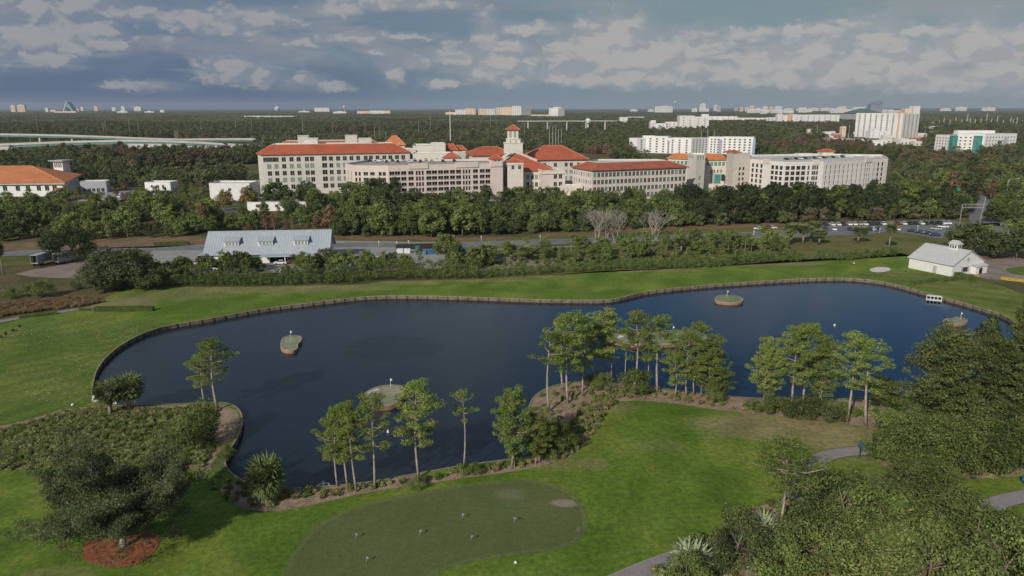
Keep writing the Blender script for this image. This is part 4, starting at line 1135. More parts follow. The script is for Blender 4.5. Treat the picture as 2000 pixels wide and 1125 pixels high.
# ---------------------------------------------------------------- hospital, left block
def hospital_left():
    ze = 25.7
    A = (at(511, 474, ze), 474); B = (at(800, 501, ze), 501); A0 = (at(503, 486, ze), 486)
    d = Vector((B[0] - A[0], B[1] - A[1])).normalized(); nn = Vector((-d.y, d.x)) * 30
    C = (B[0] + nn.x, B[1] + nn.y); D = (A0[0] + nn.x * .8 + d.x * 2, A0[1] + nn.y * .8 + d.y * 2)
    poly = [A, B, C, D, A0]
    FOOT.append(inset(poly, -5))
    t = building('hospital_block', 'long white hospital block with red tiled hip roof and white rooftop boxes', pts=[A])
    rows = [21.3, 16.9, 12.5, 8.1, 3.7]
    cols = [519, 526, 533, 541, 555, 570, 584, 600, 610, 647, 661, 674, 687, 700, 715, 725, 738, 751, 763, 776, 788]
    def alt(k, j): return 'win' if j in (0, 2, 4) or (k * 7 + j) % 5 == 0 else 'pale'
    w = {0: grid(A, B, cols, 20, 2.6, rows[:1], 2.8, 'win', alt) + grid(A, B, [526, 540] + cols[4:], 20, 2.6, rows[1:], 2.8, 'win', lambda k, j: alt(k, j + 1))}
    w[0] += [(px_u(A, B, 634, 20), 3.2, r, 3.0, 'win') for r in rows]
    w[4] = even(2, elen(poly, 4), 1, 1.6, rows, 2.5, 'win'); w[3] = even(6, elen(poly, 3), 2, 2.2, rows, 2.5, 'win')
    walls(t, poly, 0, ze, W_cream, w)
    ring_roof(t, poly, ze + .3, 5.6, 9.5)
    # rear wing with its own roof
    q = quad(535, 522, 752, 541, 24, 31); FOOT.append(inset(q, -4))
    walls(t, q, 0, 27.2, W_cream)
    ring_roof(t, q, 27.3, 4.6, 8)
    for (a, b, yt, yb, Y, dp) in ((581, 602, 266, 284, 520, 9), (594, 620, 271, 287, 497, 9), (674, 697, 265, 281, 524, 8), (700, 725, 271, 285, 503, 9)):
        z1, z0 = zat(yt, Y), zat(yb, Y) - 2
        p = quad(a, Y, b, Y + 1.5, dp, z1)
        MB().prism(p, z0, z1).build('rooftop_box', W_cream, t)
        MB().prism(inset(p, -.25), z1, z1 + .35).build('coping', W_trim, t)
    settle(t)
hospital_left()
def pyramid_block():
    t = None
    q = quad(750, 560, 790, 562, 14, 30); FOOT.append(inset(q, -4))
    t = building('hospital_pavilion', 'square white pavilion with a steep orange pyramid roof behind the long hospital block', pts=q)
    ze = zat(283, 560); walls(t, q, 0, ze, W_cream)
    hip(t, *q, ze, zat(265, 567), 6.9, T_orange, 1.0)
    # lower linking blocks
    for (a, b, Y, yt, dp, mt) in ((790, 812, 515, 293, 26, W_cream), (806, 870, 520, 285, 30, W_cream), (806, 880, 500, 300, 18, W_cream), (846, 870, 528, 280, 14, W_cream), (895, 909, 500, 298, 10, W_cream), (925, 956, 490, 306, 16, W_cream), (872, 930, 505, 304, 12, W_cream)):
        z1 = zat(yt, Y); p = quad(a, Y, b, Y + 2, dp, z1)
        w = {0: even(max(2, int(elen(p, 0) / 5)), elen(p, 0), 1.5, 1.8, [z1 - 4.8], 2.2, 'win')} if a in (790, 872, 925) else None
        FOOT.append(inset(p, -3))
        walls(t, p, 0, z1, mt, w); flat_roof(t, p, z1, T_faint)
    for (a, b, Y, yb, yr, dp) in ((866, 893, 530, 293, 281, 12), (866, 895, 492, 308, 299, 10), (868, 910, 545, 293, 284, 10)):
        p = quad(a, Y, b, Y, dp, zat(yb, Y)); z1 = zat(yb, Y)
        walls(t, p, 0, z1, W_cream); hip(t, *p, z1, zat(yr, Y + 5), 4, T_red)
    settle(t)
pyramid_block()

# ---------------------------------------------------------------- left parking building
def garage_left():
    zt = 22.8
    P = [(at(671, 437, zt), 441), (at(689, 424, zt), 426), (at(757, 424, zt), 425), (at(982, 447, zt), 447)]
    P += [(P[3][0] + 2, 482), (at(720, 470, zt), 474)]
    P = ccw(P)
    t = building('parking_building', 'long pinkish parking building with five rows of dark paired openings in front of the hospital', pts=P)
    FOOT.append(inset(P, -4))
    i0 = min(range(len(P)), key=lambda i: (P[i][0] - at(757, 424, zt)) ** 2 + (P[i][1] - 425) ** 2)
    iL = (i0 - 1) % len(P); iLL = (i0 - 2) % len(P)
    A, B = P[i0], P[(i0 + 1) % len(P)]
    rows = [16.9, 13.6, 10.3, 7.0, 3.7, .6]
    wd = [766, 777, 789, 803, 838, 849, 861, 872, 884, 896, 929, 942, 953]
    tr = [814.5, 820, 826, 906, 911.5, 917]
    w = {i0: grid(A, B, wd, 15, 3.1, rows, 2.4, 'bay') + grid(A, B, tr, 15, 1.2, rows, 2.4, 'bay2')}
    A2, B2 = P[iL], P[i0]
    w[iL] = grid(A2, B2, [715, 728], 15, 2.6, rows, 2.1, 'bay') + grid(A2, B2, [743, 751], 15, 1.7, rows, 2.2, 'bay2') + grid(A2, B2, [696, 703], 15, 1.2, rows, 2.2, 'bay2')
    w[iLL] = even(2, elen(P, iLL), 1.5, 2.4, rows, 2.2, 'pale')
    walls(t, P, 0, zt, W_pink, w, thick=.45)
    flat_roof(t, P, zt, T_deck, .4, W_pinkpale, 1.1)
    # bays standing proud of the front
    L = elen(P, i0); d = Vector((B[0] - A[0], B[1] - A[1])).normalized(); nn = Vector((-d.y, d.x))
    for (a, b) in ((798, 836), (890, 934), (958, 981)):
        ua, ub = px_u(A, B, a, 20), min(px_u(A, B, b, 20), L - .1)
        p0 = Vector(A) + d * ua; p1 = Vector(A) + d * ub
        q = [tuple(p0 - nn * .5), tuple(p1 - nn * .5), tuple(p1 + nn * .4), tuple(p0 + nn * .4)]
        MB().prism(q, 20.6, zt + .9).build('parapet_panel', W_pink, t)
    for i in range(26):
        u = L * (.02 + .93 * i / 26); c = Vector(A) + d * u + nn * (10 + 6 * (i % 3))
    # stair turret with little roof at the right corner
    q = quad(962, 450, 981, 452, 7, zt + 3); z1 = zat(311, 450)
    walls(t, q, zt - 1, z1, W_pinkpale, {0: even(2, elen(q, 0), .8, 1.4, [z1 - 2.6], 1.8, 'win')}); hip(t, *q, z1, zat(303, 453), 3, T_red, .7)
    settle(t)
    # lamp posts and parked cars on the deck are separate things, see below
garage_left()

# ---------------------------------------------------------------- central building with the tower
def central():
    t = building('tower_building', 'central hospital building with white bell tower and crossing red roofs', pts=[(0, 480)])
    def block(a, Ya, b, Yb, dp, yt, mat, wins=None, roof='flat', z=None, tag_=True):
        z1 = zat(yt, Ya) if z is None else z
        p = quad(a, Ya, b, Yb, dp, z1); FOOT.append(inset(p, -3))
        walls(t, p, 0, z1, mat, wins(p, z1) if wins else None)
        if roof == 'flat': flat_roof(t, p, z1, T_faint)
        return p, z1
    # left roof
    p, z1 = block(925, 488, 1003, 494, 30, 304.5, W_cream, roof=None)
    hip(t, *p, z1 + .3, zat(287, 503), 9, T_red, 1.2)
    # right rear wing
    def w3(p, z1): return {0: grid(p[0], p[1], [1064, 1085, 1106, 1116, 1130], z1 - 4, 2.2, [z1 - 4.6, z1 - 9.5, z1 - 14], 2.6, 'win', lambda k, j: 'win' if j == 0 else 'pale')}
    p, z1 = block(1040, 505, 1146, 513, 34, 313, W_cream, w3, None)
    hip(t, *p, z1 + .3, zat(284.5, 522), 14, T_red, 1.4, e2=15)
    # front roof and its blocks
    def wf(p, z1): return {0: grid(p[0], p[1], [1031, 1040, 1048, 1056.5], z1 - 4, 1.9, [z1 - 4.6, z1 - 9.2, z1 - 13.8], 2.8, 'pale', lambda k, j: 'win' if (k + j) % 2 else 'pale')}
    p, z1 = block(984, 466, 1083, 468, 27, 334.5, W_pinkpale, None, None)
    hip(t, *p, z1 + .3, zat(302, 481), 9, T_red, 1.0, e2=22)
    p, z1 = block(1021, 462, 1063, 463, 8, 336, W_pinkpale, wf, None)
    def wp(p, z1): return {0: grid(p[0], p[1], [1085, 1095], z1 - 4, 2.2, [z1 - 5.2, z1 - 9.8, z1 - 14.4], 2.6, 'win')}
    p, z1 = block(1060, 456, 1104, 459, 14, 333, W_pinkpale, wp)
    MB().prism(inset(p, -.5), z1 - 2.2, z1 - 1.7).build('cornice', W_trim, t)
    def wb(p, z1): return {0: grid(p[0], p[1], [1002, 1015], z1 - 3, 1.8, [z1 - 4.2], 2.2, 'win')}
    p, z1 = block(991, 451, 1022, 452, 9, 317, W_pinkpale, wb)
    MB().prism(inset(p, -.4), z1 - 1.5, z1 - .9).build('cornice', W_trim, t)
    hip(t, *p, z1 + .1, z1 + 1.6, 3.5, T_red, .2)
    # white raking gable
    Yg = 485; th = 1.2
    pts = [(972, 313), (999.5, 291.5), (1049, 312), (1049, 316), (999.5, 296.5), (977, 316)]
    mb = MB(); f = [(at(a, Yg, zat(b, Yg)), Yg, zat(b, Yg)) for a, b in pts]; n = len(f)
    vs = f + [(x * 1.006, y + 4.0, z) for x, y, z in f]
    mb.add(vs, [(i, n + i, n + (i + 1) % n, (i + 1) % n) for i in range(n)] + [(0, 1, 4, 5), (1, 2, 3, 4)])
    mb.build('gable_parapet', W_cream, t)
    # tower
    Yt = 493
    def tb(a, b, y0, y1, name, wins=None, dp=None):
        z0, z1 = zat(y0, Yt), zat(y1, Yt); p = quad(a, Yt, b, Yt, 0, z1); wd = elen([p[0], p[1]], 0)
        off = (12.5 - wd) / 2
        A = (p[0][0], Yt + off); B = (p[1][0], Yt + off); q = [A, B, (B[0], B[1] + wd), (A[0], A[1] + wd)]
        walls(t, q, z0 - .5, z1, W_cream, wins(q, z0, z1) if wins else None, name); return q, z0, z1
    q, z0, z1 = tb(984, 1021, 300, 280, 'tower_base'); MB().prism(inset(q, -.35), z1 - .1, z1 + .35).build('cornice', W_trim, t)
    walls(t, q, 0, z0, W_cream, None, 'tower_base')
    q, z0, z1 = tb(988.5, 1016.5, 280, 272, 'tower_middle', lambda q, a, b: {0: even(2, elen(q, 0), 1, .9, [a + .6], 1.0, 'win')}); MB().prism(inset(q, -.3), z1 - .1, z1 + .3).build('cornice', W_trim, t)
    q, z0, z1 = tb(991, 1012.5, 272, 253.5, 'belfry', lambda q, a, b: {e: even(2, elen(q, 0), .7, 1.5, [a + .9], (b - a) * .68, 'pale') for e in (0, 1, 3)}); 
    hip(t, *q, z1 + .1, zat(244, Yt + 5), elen(q, 0) / 2 + .9, T_red, 1.2)
    settle(t)
central()

# ---------------------------------------------------------------- office building with hip roof
def office():
    ze = 18.6
    A = (at(1157, 441, ze), 441); B = (at(1341, 466, ze), 466); L0 = (at(1119, 464, ze), 464)
    d = Vector((B[0] - A[0], B[1] - A[1])).normalized(); nn = Vector((-d.y, d.x))
    C = tuple(Vector(B) + nn * 26); D = (L0[0] + 12, L0[1] + 26)
    P = [A, B, C, D, L0]; FOOT.append(inset(P, -4))
    t = building('office_building', 'pale pink four-storey office building with weathered red hip roof and many windows', pts=[A])
    rows = [14.6, 10.3, 5.9, 1.6]; n = 24
    cols = [1162 + (1336 - 1162) * i / (n - 1) for i in range(n)]
    w = {0: grid(A, B, cols, 12, 2.0, rows, 2.6, 'win', lambda k, j: 'green' if (k * 5 + j * 3) % 7 == 0 else 'win')}
    w[4] = grid(L0, A, [1122, 1126, 1131, 1135.5, 1140, 1144.5, 1149, 1153.5], 12, 1.7, rows, 2.2, 'win', lambda k, j: 'pale' if (k + j) % 3 else 'win')
    walls(t, P, 0, ze, W_pinkpale, w)
    ring_roof(t, P, ze + .3, 3.5, 8.5, T_brown, 1.2)
    # curved low wing at the left foot
    z1 = zat(363, 450); q = quad(1095, 452, 1138, 450, 8, z1); walls(t, q, 0, z1, W_pinkpale); flat_roof(t, q, z1)
    q = quad(1104, 470, 1120, 470, 14, zat(357, 470)); walls(t, q, 0, zat(357, 470), W_pinkpale, {0: even(2, elen(q, 0), .6, 1.8, [4], 2, 'green')}); flat_roof(t, q, zat(357, 470))
    settle(t)
office()

# ---------------------------------------------------------------- entrance building
def entrance():
    t = building('entrance_building', 'cream entrance building with orange roofs, corner tower and green glass porch', pts=[(at(1380, 480), 480)])
    Y0 = 486
    z1 = zat(301.5, Y0)
    p = [(at(1344, 492, z1), 492), (at(1361, 478, z1), 478), (at(1378, 482, z1), 482), (at(1378, 494, z1), 496), (at(1350, 500, z1), 502)]
    FOOT.append(inset(p, -3))
    walls(t, p, 0, z1, W_cream, {0: [(u, 1.8, z, 2, 'win') for u in (1.8, 4.5, 7.2) for z in (z1 - 2.6,)] + [(4, 1.5, z, 2.2, 'pale') for z in (14, 9.5, 5)],
                                  1: even(3, elen(p, 1), .4, 1.5, [z1 - 3.0], 2.4, 'green') + [(elen(p, 1) / 2, 1.9, z, 2.4, 'green') for z in (9.5, 4.8)]}, 'tower')
    flat_roof(t, p, z1)
    for (a, Ya, b, Yb, ye, yr, nm) in ((1305, 516, 1345, 508, 311, 300.5, 'left_wing'), (1378, 500, 1419, 502, 312, 300.5, 'wall')):
        z = zat(ye, Yb); q = quad(a, Ya, b, Yb, 15, z); FOOT.append(inset(q, -3))
        n = 5
        w = {0: even(n, elen(q, 0), .4, 2.0, [z - 4.0], 2.6, 'green') + ([(elen(q, 0) * f, 1.1, z - 9.2, 2.6, 'win') for f in (.3, .46, .62, .78)] if a == 1378 else [])}
        walls(t, q, 0, z, W_cream, w); hip(t, *q, z + .2, zat(yr, Yb + 7), 3, T_orange, .9)
    # glass porch
    q = quad(1395, 496, 1416, 496, 3.8, 14); z = zat(338, 496)
    MB().prism(q, 0, z).build('porch', W_cream, t)
    q2 = quad(1396.5, 495.6, 1408, 495.6, .3, 14); MB().prism(q2, .5, z - .8).build('glass_front', G_green, t)
    q3 = quad(1409.5, 495.5, 1415.5, 495.5, .3, 14); MB().prism(q3, z - 5, z - .8).build('porch_recess_shade_panel', G_dark, t)  # flat dark panel whose colour stands in for a recess in shade
    q = quad(1384, 480, 1418, 480, 1.0, 2); MB().prism(q, 0, zat(359, 480)).build('terrace_wall', W_pink, t)
    settle(t)
entrance()

# ---------------------------------------------------------------- right parking building
def garage_right():
    zt = 22.6
    P = [(at(1466, 480, zt), 488), (at(1506, 466, zt), 466), (at(1534, 455, zt), 457), (at(1612, 459, zt), 461), (at(1738, 490, zt), 492), (at(1735, 520, zt), 528), (at(1600, 530, zt), 540), (at(1470, 520, zt), 525)]
    P = ccw(P)
    t = building('parking_building', 'right parking building with a bent front of dark square openings and pale deck roof', pts=P)
    FOOT.append(inset(P, -4))
    def idx(px, Y): return min(range(len(P)), key=lambda i: (P[i][0] - at(px, Y, zt)) ** 2 + (P[i][1] - Y) ** 2)
    a, b, c, d_ = idx(1466, 488), idx(1506, 466), idx(1534, 457), idx(1612, 461)
    rows = [17.6, 14.3, 11.0, 7.7, 4.4, 1.1]
    nx = lambda i: P[(i + 1) % len(P)]
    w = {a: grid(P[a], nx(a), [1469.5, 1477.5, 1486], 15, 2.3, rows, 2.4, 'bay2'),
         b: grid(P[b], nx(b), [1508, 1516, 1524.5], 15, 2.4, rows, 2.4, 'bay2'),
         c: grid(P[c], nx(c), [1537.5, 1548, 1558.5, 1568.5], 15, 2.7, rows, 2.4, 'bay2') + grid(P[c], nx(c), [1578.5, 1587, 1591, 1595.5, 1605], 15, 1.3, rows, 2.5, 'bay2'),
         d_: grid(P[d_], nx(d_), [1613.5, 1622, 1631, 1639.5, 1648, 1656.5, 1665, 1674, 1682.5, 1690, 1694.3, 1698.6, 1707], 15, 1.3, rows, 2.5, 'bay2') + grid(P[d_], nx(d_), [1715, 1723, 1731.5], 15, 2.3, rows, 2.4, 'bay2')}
    walls(t, P, 0, zt, M('off_white_stucco', (.74, .70, .65), (.70, .66, .61), .05, .05, .9), w, thick=.45); flat_roof(t, P, zt, M('pale_deck_coating', (.56, .55, .53), (.48, .47, .45), .06, .1, .9), .4, W_trim, 1.1)
    # pilaster strips and raised parapet panels
    for (i, px0, px1) in ((a, 1490, 1503), (c, 1586, 1599), (d_, 1689, 1702)):
        A, B = P[i], nx(i); d = Vector((B[0] - A[0], B[1] - A[1])).normalized(); nn = Vector((-d.y, d.x))
        u0, u1 = px_u(A, B, px0, 18), min(px_u(A, B, px1, 18), elen(P, i) - .2)
        p0, p1 = Vector(A) + d * u0, Vector(A) + d * u1
        MB().prism([tuple(p0 - nn * .35), tuple(p1 - nn * .35), tuple(p1 + nn * .4), tuple(p0 + nn * .4)], 20.6, zt + 1.0).build('parapet_panel', W_pinkpale, t)
    # stair tower and plain block at its left end
    z1 = zat(299.5, 484); q = [(at(1420, 494, z1), 494), (at(1434, 478, z1), 478), (at(1466, 484, z1), 484), (at(1466, 500, z1), 505), (at(1424, 505, z1), 508)]
    FOOT.append(inset(q, -3))
    r5 = [15.5, 12.2, 8.9, 5.6, 2.3]
    walls(t, q, 0, z1, W_pinkpale, {0: even(2, elen(q, 0), .8, 1.0, r5, 1.8, 'win'), 1: grid(q[1], q[2], [1445, 1452], 15, 1.7, r5[:4], 1.9, 'bay2')}, 'stair_tower'); flat_roof(t, q, z1, T_faint)
    q2 = quad(1425, 490, 1447, 492, 7, z1 + 2); hip(t, *q2, z1 + .2, zat(293.5, 494), 2.6, T_red, .6, 'stair_roof')
    for (px0, px1, Y, yt, red) in ((1606, 1629, 520, 296, 1), (1560, 1592, 533, 300, 0), (1652, 1667, 525, 302, 0), (1695, 1708, 521, 305, 0)):
        z = zat(yt, Y); q = quad(px0, Y, px1, Y, 8, z); MB().prism(q, zt - 1.2, z).build('roof_stair_box', W_trim, t)
        if red: hip(t, *q, z, zat(291.5, Y + 3), 2.5, T_red, .6, 'stair_roof')
    settle(t)
garage_right()

# ---------------------------------------------------------------- simple but windowed buildings farther off
def slab_building(name, label, segs, ytop, yb, mat, nrow, spacing=5, wsz=(1.8, 1.5), depth=14, group=None, style='win', roofmat=None, cat='building', extra=None, Yset=None, pent=(), base=None):
    """segs: pixel columns and depth offsets of the front corners; yb gives the distance"""
    Y = Yset or G(1000, yb, 9 if yb < 256 else 0)[1]
    t = building(name, label, cat, group, [(at(segs[0][0], Y), Y)])
    for i in range(len(segs) - 1):
        (a, da, ya), (b, db, yb_) = segs[i], segs[i + 1]
        z1 = zat(ytop + ya, Y + da)
        q = quad(a, Y + da, b, Y + db, depth, z1)
        L = elen(q, 0); n = max(1, int(L / spacing)); fh = (z1 - 2) / nrow
        w = {0: even(n, L, 1.5, wsz[0], [1.2 + fh * r for r in range(nrow)], min(wsz[1], fh * .7), style)}
        if len(w[0]) > 150: w = {0: w[0][:150]}
        walls(t, q, 0, z1, mat if isinstance(mat, bpy.types.Material) else mat[i % len(mat)], w, thick=.3)
        FOOT.append(inset(q, -6))
        MB().prism(inset(q, .2), z1 - .6, z1 - .2).build('roof', roofmat or T_faint, t)
    for (a, b, yt, dY, dp, mt) in pent:
        dY = dY if dY else -.6
        z = zat(yt, Y + dY); q = quad(a, Y + dY, b, Y + dY, dp, z); MB().prism(q, 0, z).build('roof_block', mt or mat, t)
    settle(t)
    return t, Y
t, Y = slab_building('apartment_block', 'white five-storey zigzag apartment block behind the entrance building', [(1245, 0, 4), (1262, 6, 0), (1305, -6, 3), (1351, -22, 0)], 266, 299, W_white, 6, 7.5, (2.4, 1.6), 17,
                     pent=((1257, 1279, 265, 10, 8, W_white), (1304.5, 1306.5, 274, -9, 2, W_grey)))
t, Y = slab_building('apartment_block', 'right wing of the white zigzag apartments, ending in a pale blue corner', [(1351, -22, 4), (1385, -4, 1), (1409, -18, 1), (1473, -34, 2)], 266, 299, [W_white, W_white, W_white], 6, 6.0, (2.4, 1.6), 16,
                     pent=((1386, 1404, 267, 0, 8, W_white), (1405.5, 1409.5, 272, -20, 2, W_blue), (1471, 1476, 271, -34, 14, W_blue)))
slab_building('hotel', 'huge white hotel slab with an orange stripe at the right end of the skyline', [(1673, 0, 0), (1765, -60, 1), (1797, -40, 1)], 221, 267, W_farwhite, 13, 9.5, (3.0, 1.8), 30,
              pent=((1757, 1764, 219, -56, 5, W_peach), (1785, 1798, 207, 300, 20, W_farwhite), (1768, 1783, 212, 300, 20, W_warm)))
slab_building('hotel', 'white hotel wing running left from the huge hotel slab', [(1574, 500, 2), (1640, 260, 0), (1673, 0, 0)], 223, 236, W_farwhite, 6, 16, (3.2, 1.8), 26)
slab_building('hotel', 'long low white resort with one orange bay in front of the rust-brown woods', [(1497, 300, 7), (1520, 250, 2), (1573, 250, 2), (1640, 250, 3)], 222, 243, [W_farwhite, W_farwhite, W_farwhite], 7, 18, (3.2, 1.8), 25,
              pent=((1541, 1547, 222, 240, 6, W_peach), (1519, 1529, 222, 245, 10, W_farwhite), (1548, 1557, 223, 245, 10, W_farwhite)))
slab_building('hotel', 'stepped low white resort left of the orange bay', [(1385, 500, 0), (1440, 450, 3), (1500, 420, 4)], 227, 240, W_farwhite, 5, 18, (3.2, 1.8), 25)
slab_building('hotel', 'wide white hotel block behind the zigzag apartments', [(1328, 0, 0), (1357, 0, 2), (1385, 0, 4)], 226, 252, W_farwhite, 7, 12, (3, 1.6), 26, pent=((1372, 1385, 223, 20, 12, W_farwhite),))
slab_building('hotel', 'white hotel wing with rows of arches in front of the wide hotel block', [(1337, 0, 0), (1385, 0, 0)], 243, 258, W_farwhite, 5, 9, (3, 1.6), 20, style='win')
slab_building('hotel', 'two-winged small white hotel left of the wide hotel block', [(1271, 0, 2), (1281, 0, 5), (1302, -10, 2), (1323, -10, 3)], 236, 253, W_farwhite, 5, 10, (2.8, 1.6), 20, pent=((1272, 1281, 235, 4, 10, W_farwhite), (1301, 1304, 241, -12, 2, W_grey)))
t, Y = slab_building('office_building', 'white office block with two green glass bays and red brick base at far right', [(1828, 40, 4), (1870, 0, 3), (1925, -10, 3), (1987, 10, 5)], 259, 297, W_white, 5, 5.2, (2.2, 1.6), 26,
    pent=((1872, 1944, 255, 26, 10, W_white), (1862, 1872, 265, -6, 7, G_green), (1909, 1920, 265, -14, 7, G_green), (1966, 1970, 268, -6, 4, W_grey)))
zb = 8
for (a, b, dY) in ((1829, 1860, 24), (1920, 1984, -8)):
    pass
t2 = t
q = quad(1916, Y - 12, 1982, Y + 6, 3, 6); MB().prism(q, 0, zat(289, Y)).build('brick_base', W_brick, t2)
q = quad(1846, Y + 20, 1860, Y + 12, 3, 6); MB().prism(q, 0, zat(286, Y)).build('brick_base', W_brick, t2)
settle(t2)
slab_building('small_hotel', 'small white block among trees left of the two-winged hotel', [(1211, 0, 0), (1226, 0, 0)], 229, 240, W_farwhite, 4, 14, (3, 1.6), 18)
slab_building('low_building', 'low white strip of houses beside the small white block', [(1226, 100, 0), (1258, 120, 1)], 228, 232, W_farwhite, 1, 14, (3, 1.6), 15)
slab_building('low_building', 'low white arcaded building in the trees below the two-winged hotel', [(1236, 0, 1), (1272, 0, 0)], 249, 256, W_farwhite, 2, 10, (3, 2.4), 18)
slab_building('low_building', 'low flat white roof in the trees right of the zigzag apartments', [(1420, 0, 0), (1470, 0, 0)], 250, 256, W_farwhite, 1, 14, (3, 1.6), 40)
slab_building('church', 'pale church with a stubby tower in the trees left of the pylons', [(1583, 0, 0), (1618, 0, 0)], 262, 272, W_cream, 2, 9, (2, 2), 16, pent=((1579, 1586, 252, 0, 8, W_cream),), cat='church')
slab_building('bell_tower', 'slender pink and white tower among the pylons', [(1645, 0, 0), (1653, 0, 0)], 247, 268, W_warm, 4, 5, (1.4, 1.6), 10, cat='tower')
slab_building('low_building', 'low cream shop beside the pink and white tower', [(1620, 0, 0), (1690, 0, 1)], 271, 281, W_cream, 1, 8, (2.6, 2), 14, pent=((1621, 1628, 265, 0, 8, W_cream),))
slab_building('low_building', 'white shop with a red front below the huge hotel', [(1700, 0, 0), (1726, 0, 0)], 274, 284, W_white, 1, 7, (2.6, 2), 14)
slab_building('low_building', 'white low buildings at the foot of the huge hotel', [(1700, 0, 0), (1735, 0, 2)], 256, 270, W_white, 3, 9, (2.6, 1.6), 18, pent=((1708, 1718, 252, 0, 10, W_white),))
slab_building('low_building', 'pale warehouse right of the huge hotel', [(1815, 0, 0), (1850, 0, 0)], 247, 257, W_farwhite, 1, 14, (3, 1.6), 25)
slab_building('low_building', 'long flat white roof right of the huge hotel', [(1797, 0, 0), (1822, 0, 0)], 238.5, 241.5, W_farwhite, 1, 20, (3, 1.6), 40)
# left and centre far buildings
slab_building('apartment_tower', 'tall cream and pink apartment towers in the centre of the skyline', [(968, 0, 2), (983, 0, 1), (1000, -60, -1), (1018, -90, 0), (1037, -40, 2)], 208, 226, [W_warm, W_warm, W_farwhite, W_farwhite], 12, 15, (4, 2), 40)
slab_building('apartment_tower', 'lower stepped peach apartments left of the tall central towers', [(934, 0, 0), (951, 0, 0), (967, 0, 1)], 212.5, 226, [W_warm, W_farwhite], 8, 15, (4, 2), 40)
slab_building('apartment_tower', 'leftmost peach apartment group of the central skyline', [(889, 0, 2), (908, 0, 0), (929, 0, 1)], 212, 225, [W_farwhite, W_warm], 8, 15, (4, 2), 40, pent=((870, 890, 219, 10, 20, W_warm),))
slab_building('hotel_tower', 'square cream hotel tower standing alone right of the central towers', [(1072, 0, 0), (1090, -60, 0), (1105, 0, 1)], 211, 228, W_farwhite, 11, 16, (4, 2), 45, pent=((1080, 1096, 209, 30, 20, W_farwhite),))
slab_building('low_building', 'low cream houses between the central towers and the square tower', [(1037, 0, 0), (1072, 0, 0)], 224, 228, W_warm, 1, 25, (4, 2), 30)
slab_building('resort', 'low peach resort with stepped roofs left of the centre skyline', [(697, 0, 1), (722, 0, 0), (748, 0, 0), (762, 0, -1)], 216, 223, [W_warm, W_farwhite, W_warm], 4, 25, (5, 2), 40)
slab_building('exhibition_hall', 'broad white sloping hall on the left horizon', [(614, 0, 0), (643, 0, 0)], 210.5, 219, W_farwhite, 2, 40, (6, 3), 60)
slab_building('low_building', 'long low white warehouse roof in the left woods', [(476, 0, 0), (573, 0, 0)], 226.5, 229.5, W_farwhite, 1, 30, (6, 3), 60)
for i, (a, b, yt, yb, mt) in enumerate([(20, 28, 206, 219, W_warm), (33, 47, 205, 219, W_warm), (88, 93, 211, 219, W_farwhite), (98, 108, 215, 219, W_warm), (147, 153, 213, 219, W_warm), (157, 162, 209, 217, W_farwhite),
        (183, 190, 208, 217, W_warm), (218, 225, 210, 214, W_farwhite), (236, 243, 208, 214, W_farwhite), (261, 275, 208.5, 214, W_farwhite), (282, 300, 217.5, 220.5, W_farwhite), (312, 320, 215, 220, W_farwhite), (228, 248, 217, 221, W_farwhite), (1352, 1362, 212, 219, W_farwhite),
        (1231, 1245, 214, 218, W_farwhite), (1266, 1277, 214, 219, W_farwhite), (1280, 1314, 208, 220, W_farwhite), (1368, 1379, 203, 218, W_farwhite), (1366, 1385, 212, 218.5, W_farwhite), (1435, 1442, 210, 217, W_grey),
        (1446, 1452, 210, 218, W_warm), (1456, 1462, 210, 218, W_farwhite), (1465, 1474, 207, 218, W_warm), (1477, 1486, 211, 217, W_farwhite), (1490, 1500, 208, 217.5, W_farwhite), (1503, 1511, 209, 218, W_warm), (1514, 1528, 208, 217, W_farwhite),
        (1531, 1550, 212, 217, W_farwhite), (1556, 1575, 212, 216, W_farwhite), (1580, 1600, 211, 215.5, W_farwhite), (1603, 1625, 211, 216, W_farwhite), (1637, 1655, 208, 214, W_warm), (1664, 1690, 209.5, 216, W_warm), (1395, 1401, 205.5, 217, W_farwhite), (1402, 1408, 207, 219, W_grey),
        (1868, 1889, 209, 215, W_farwhite), (1838, 1858, 212, 215, W_farwhite), (1920, 1945, 210, 214.5, W_farwhite), (583, 604, 217, 220, W_farwhite), (650, 676, 218, 222, W_farwhite)]):
    Y = min(G(1000, yb, 12)[1], 9800); z1 = zat(yt, Y)
    q = quad(a, Y, b, Y, max(25, z1 * .4), z1); FOOT.append(inset(q, -10))
    lbl = ('pinkish hotel' if mt is W_warm else 'grey tower' if mt is W_grey else 'white building') + ' on the far skyline'
    t = building('skyline_building', lbl, 'building', {W_warm: 'pinkish hotels on the far skyline', W_grey: 'grey towers on the far skyline'}.get(mt, 'white buildings on the far skyline'), q)
    hh = max(2, int(z1 / 9)); L = elen(q, 0)
    walls(t, q, 0, z1, mt, {0: even(max(1, min(8, int(L / 16))), L, 4, 6, [4 + (z1 - 6) * r / hh for r in range(hh)], min(3.2, z1 / hh * .5), 'win')} if z1 > 12 else None)
    MB().prism(inset(q, .5), z1 - .5, z1 - .1).build('roof', T_faint, t)
    q2 = quad(a + (b - a) * .35, Y + 4, a + (b - a) * .7, Y + 4, 10, z1); MB().prism(q2, z1 - 1, z1 + max(4, z1 * .08)).build('roof_block', mt, t)
    settle(t)
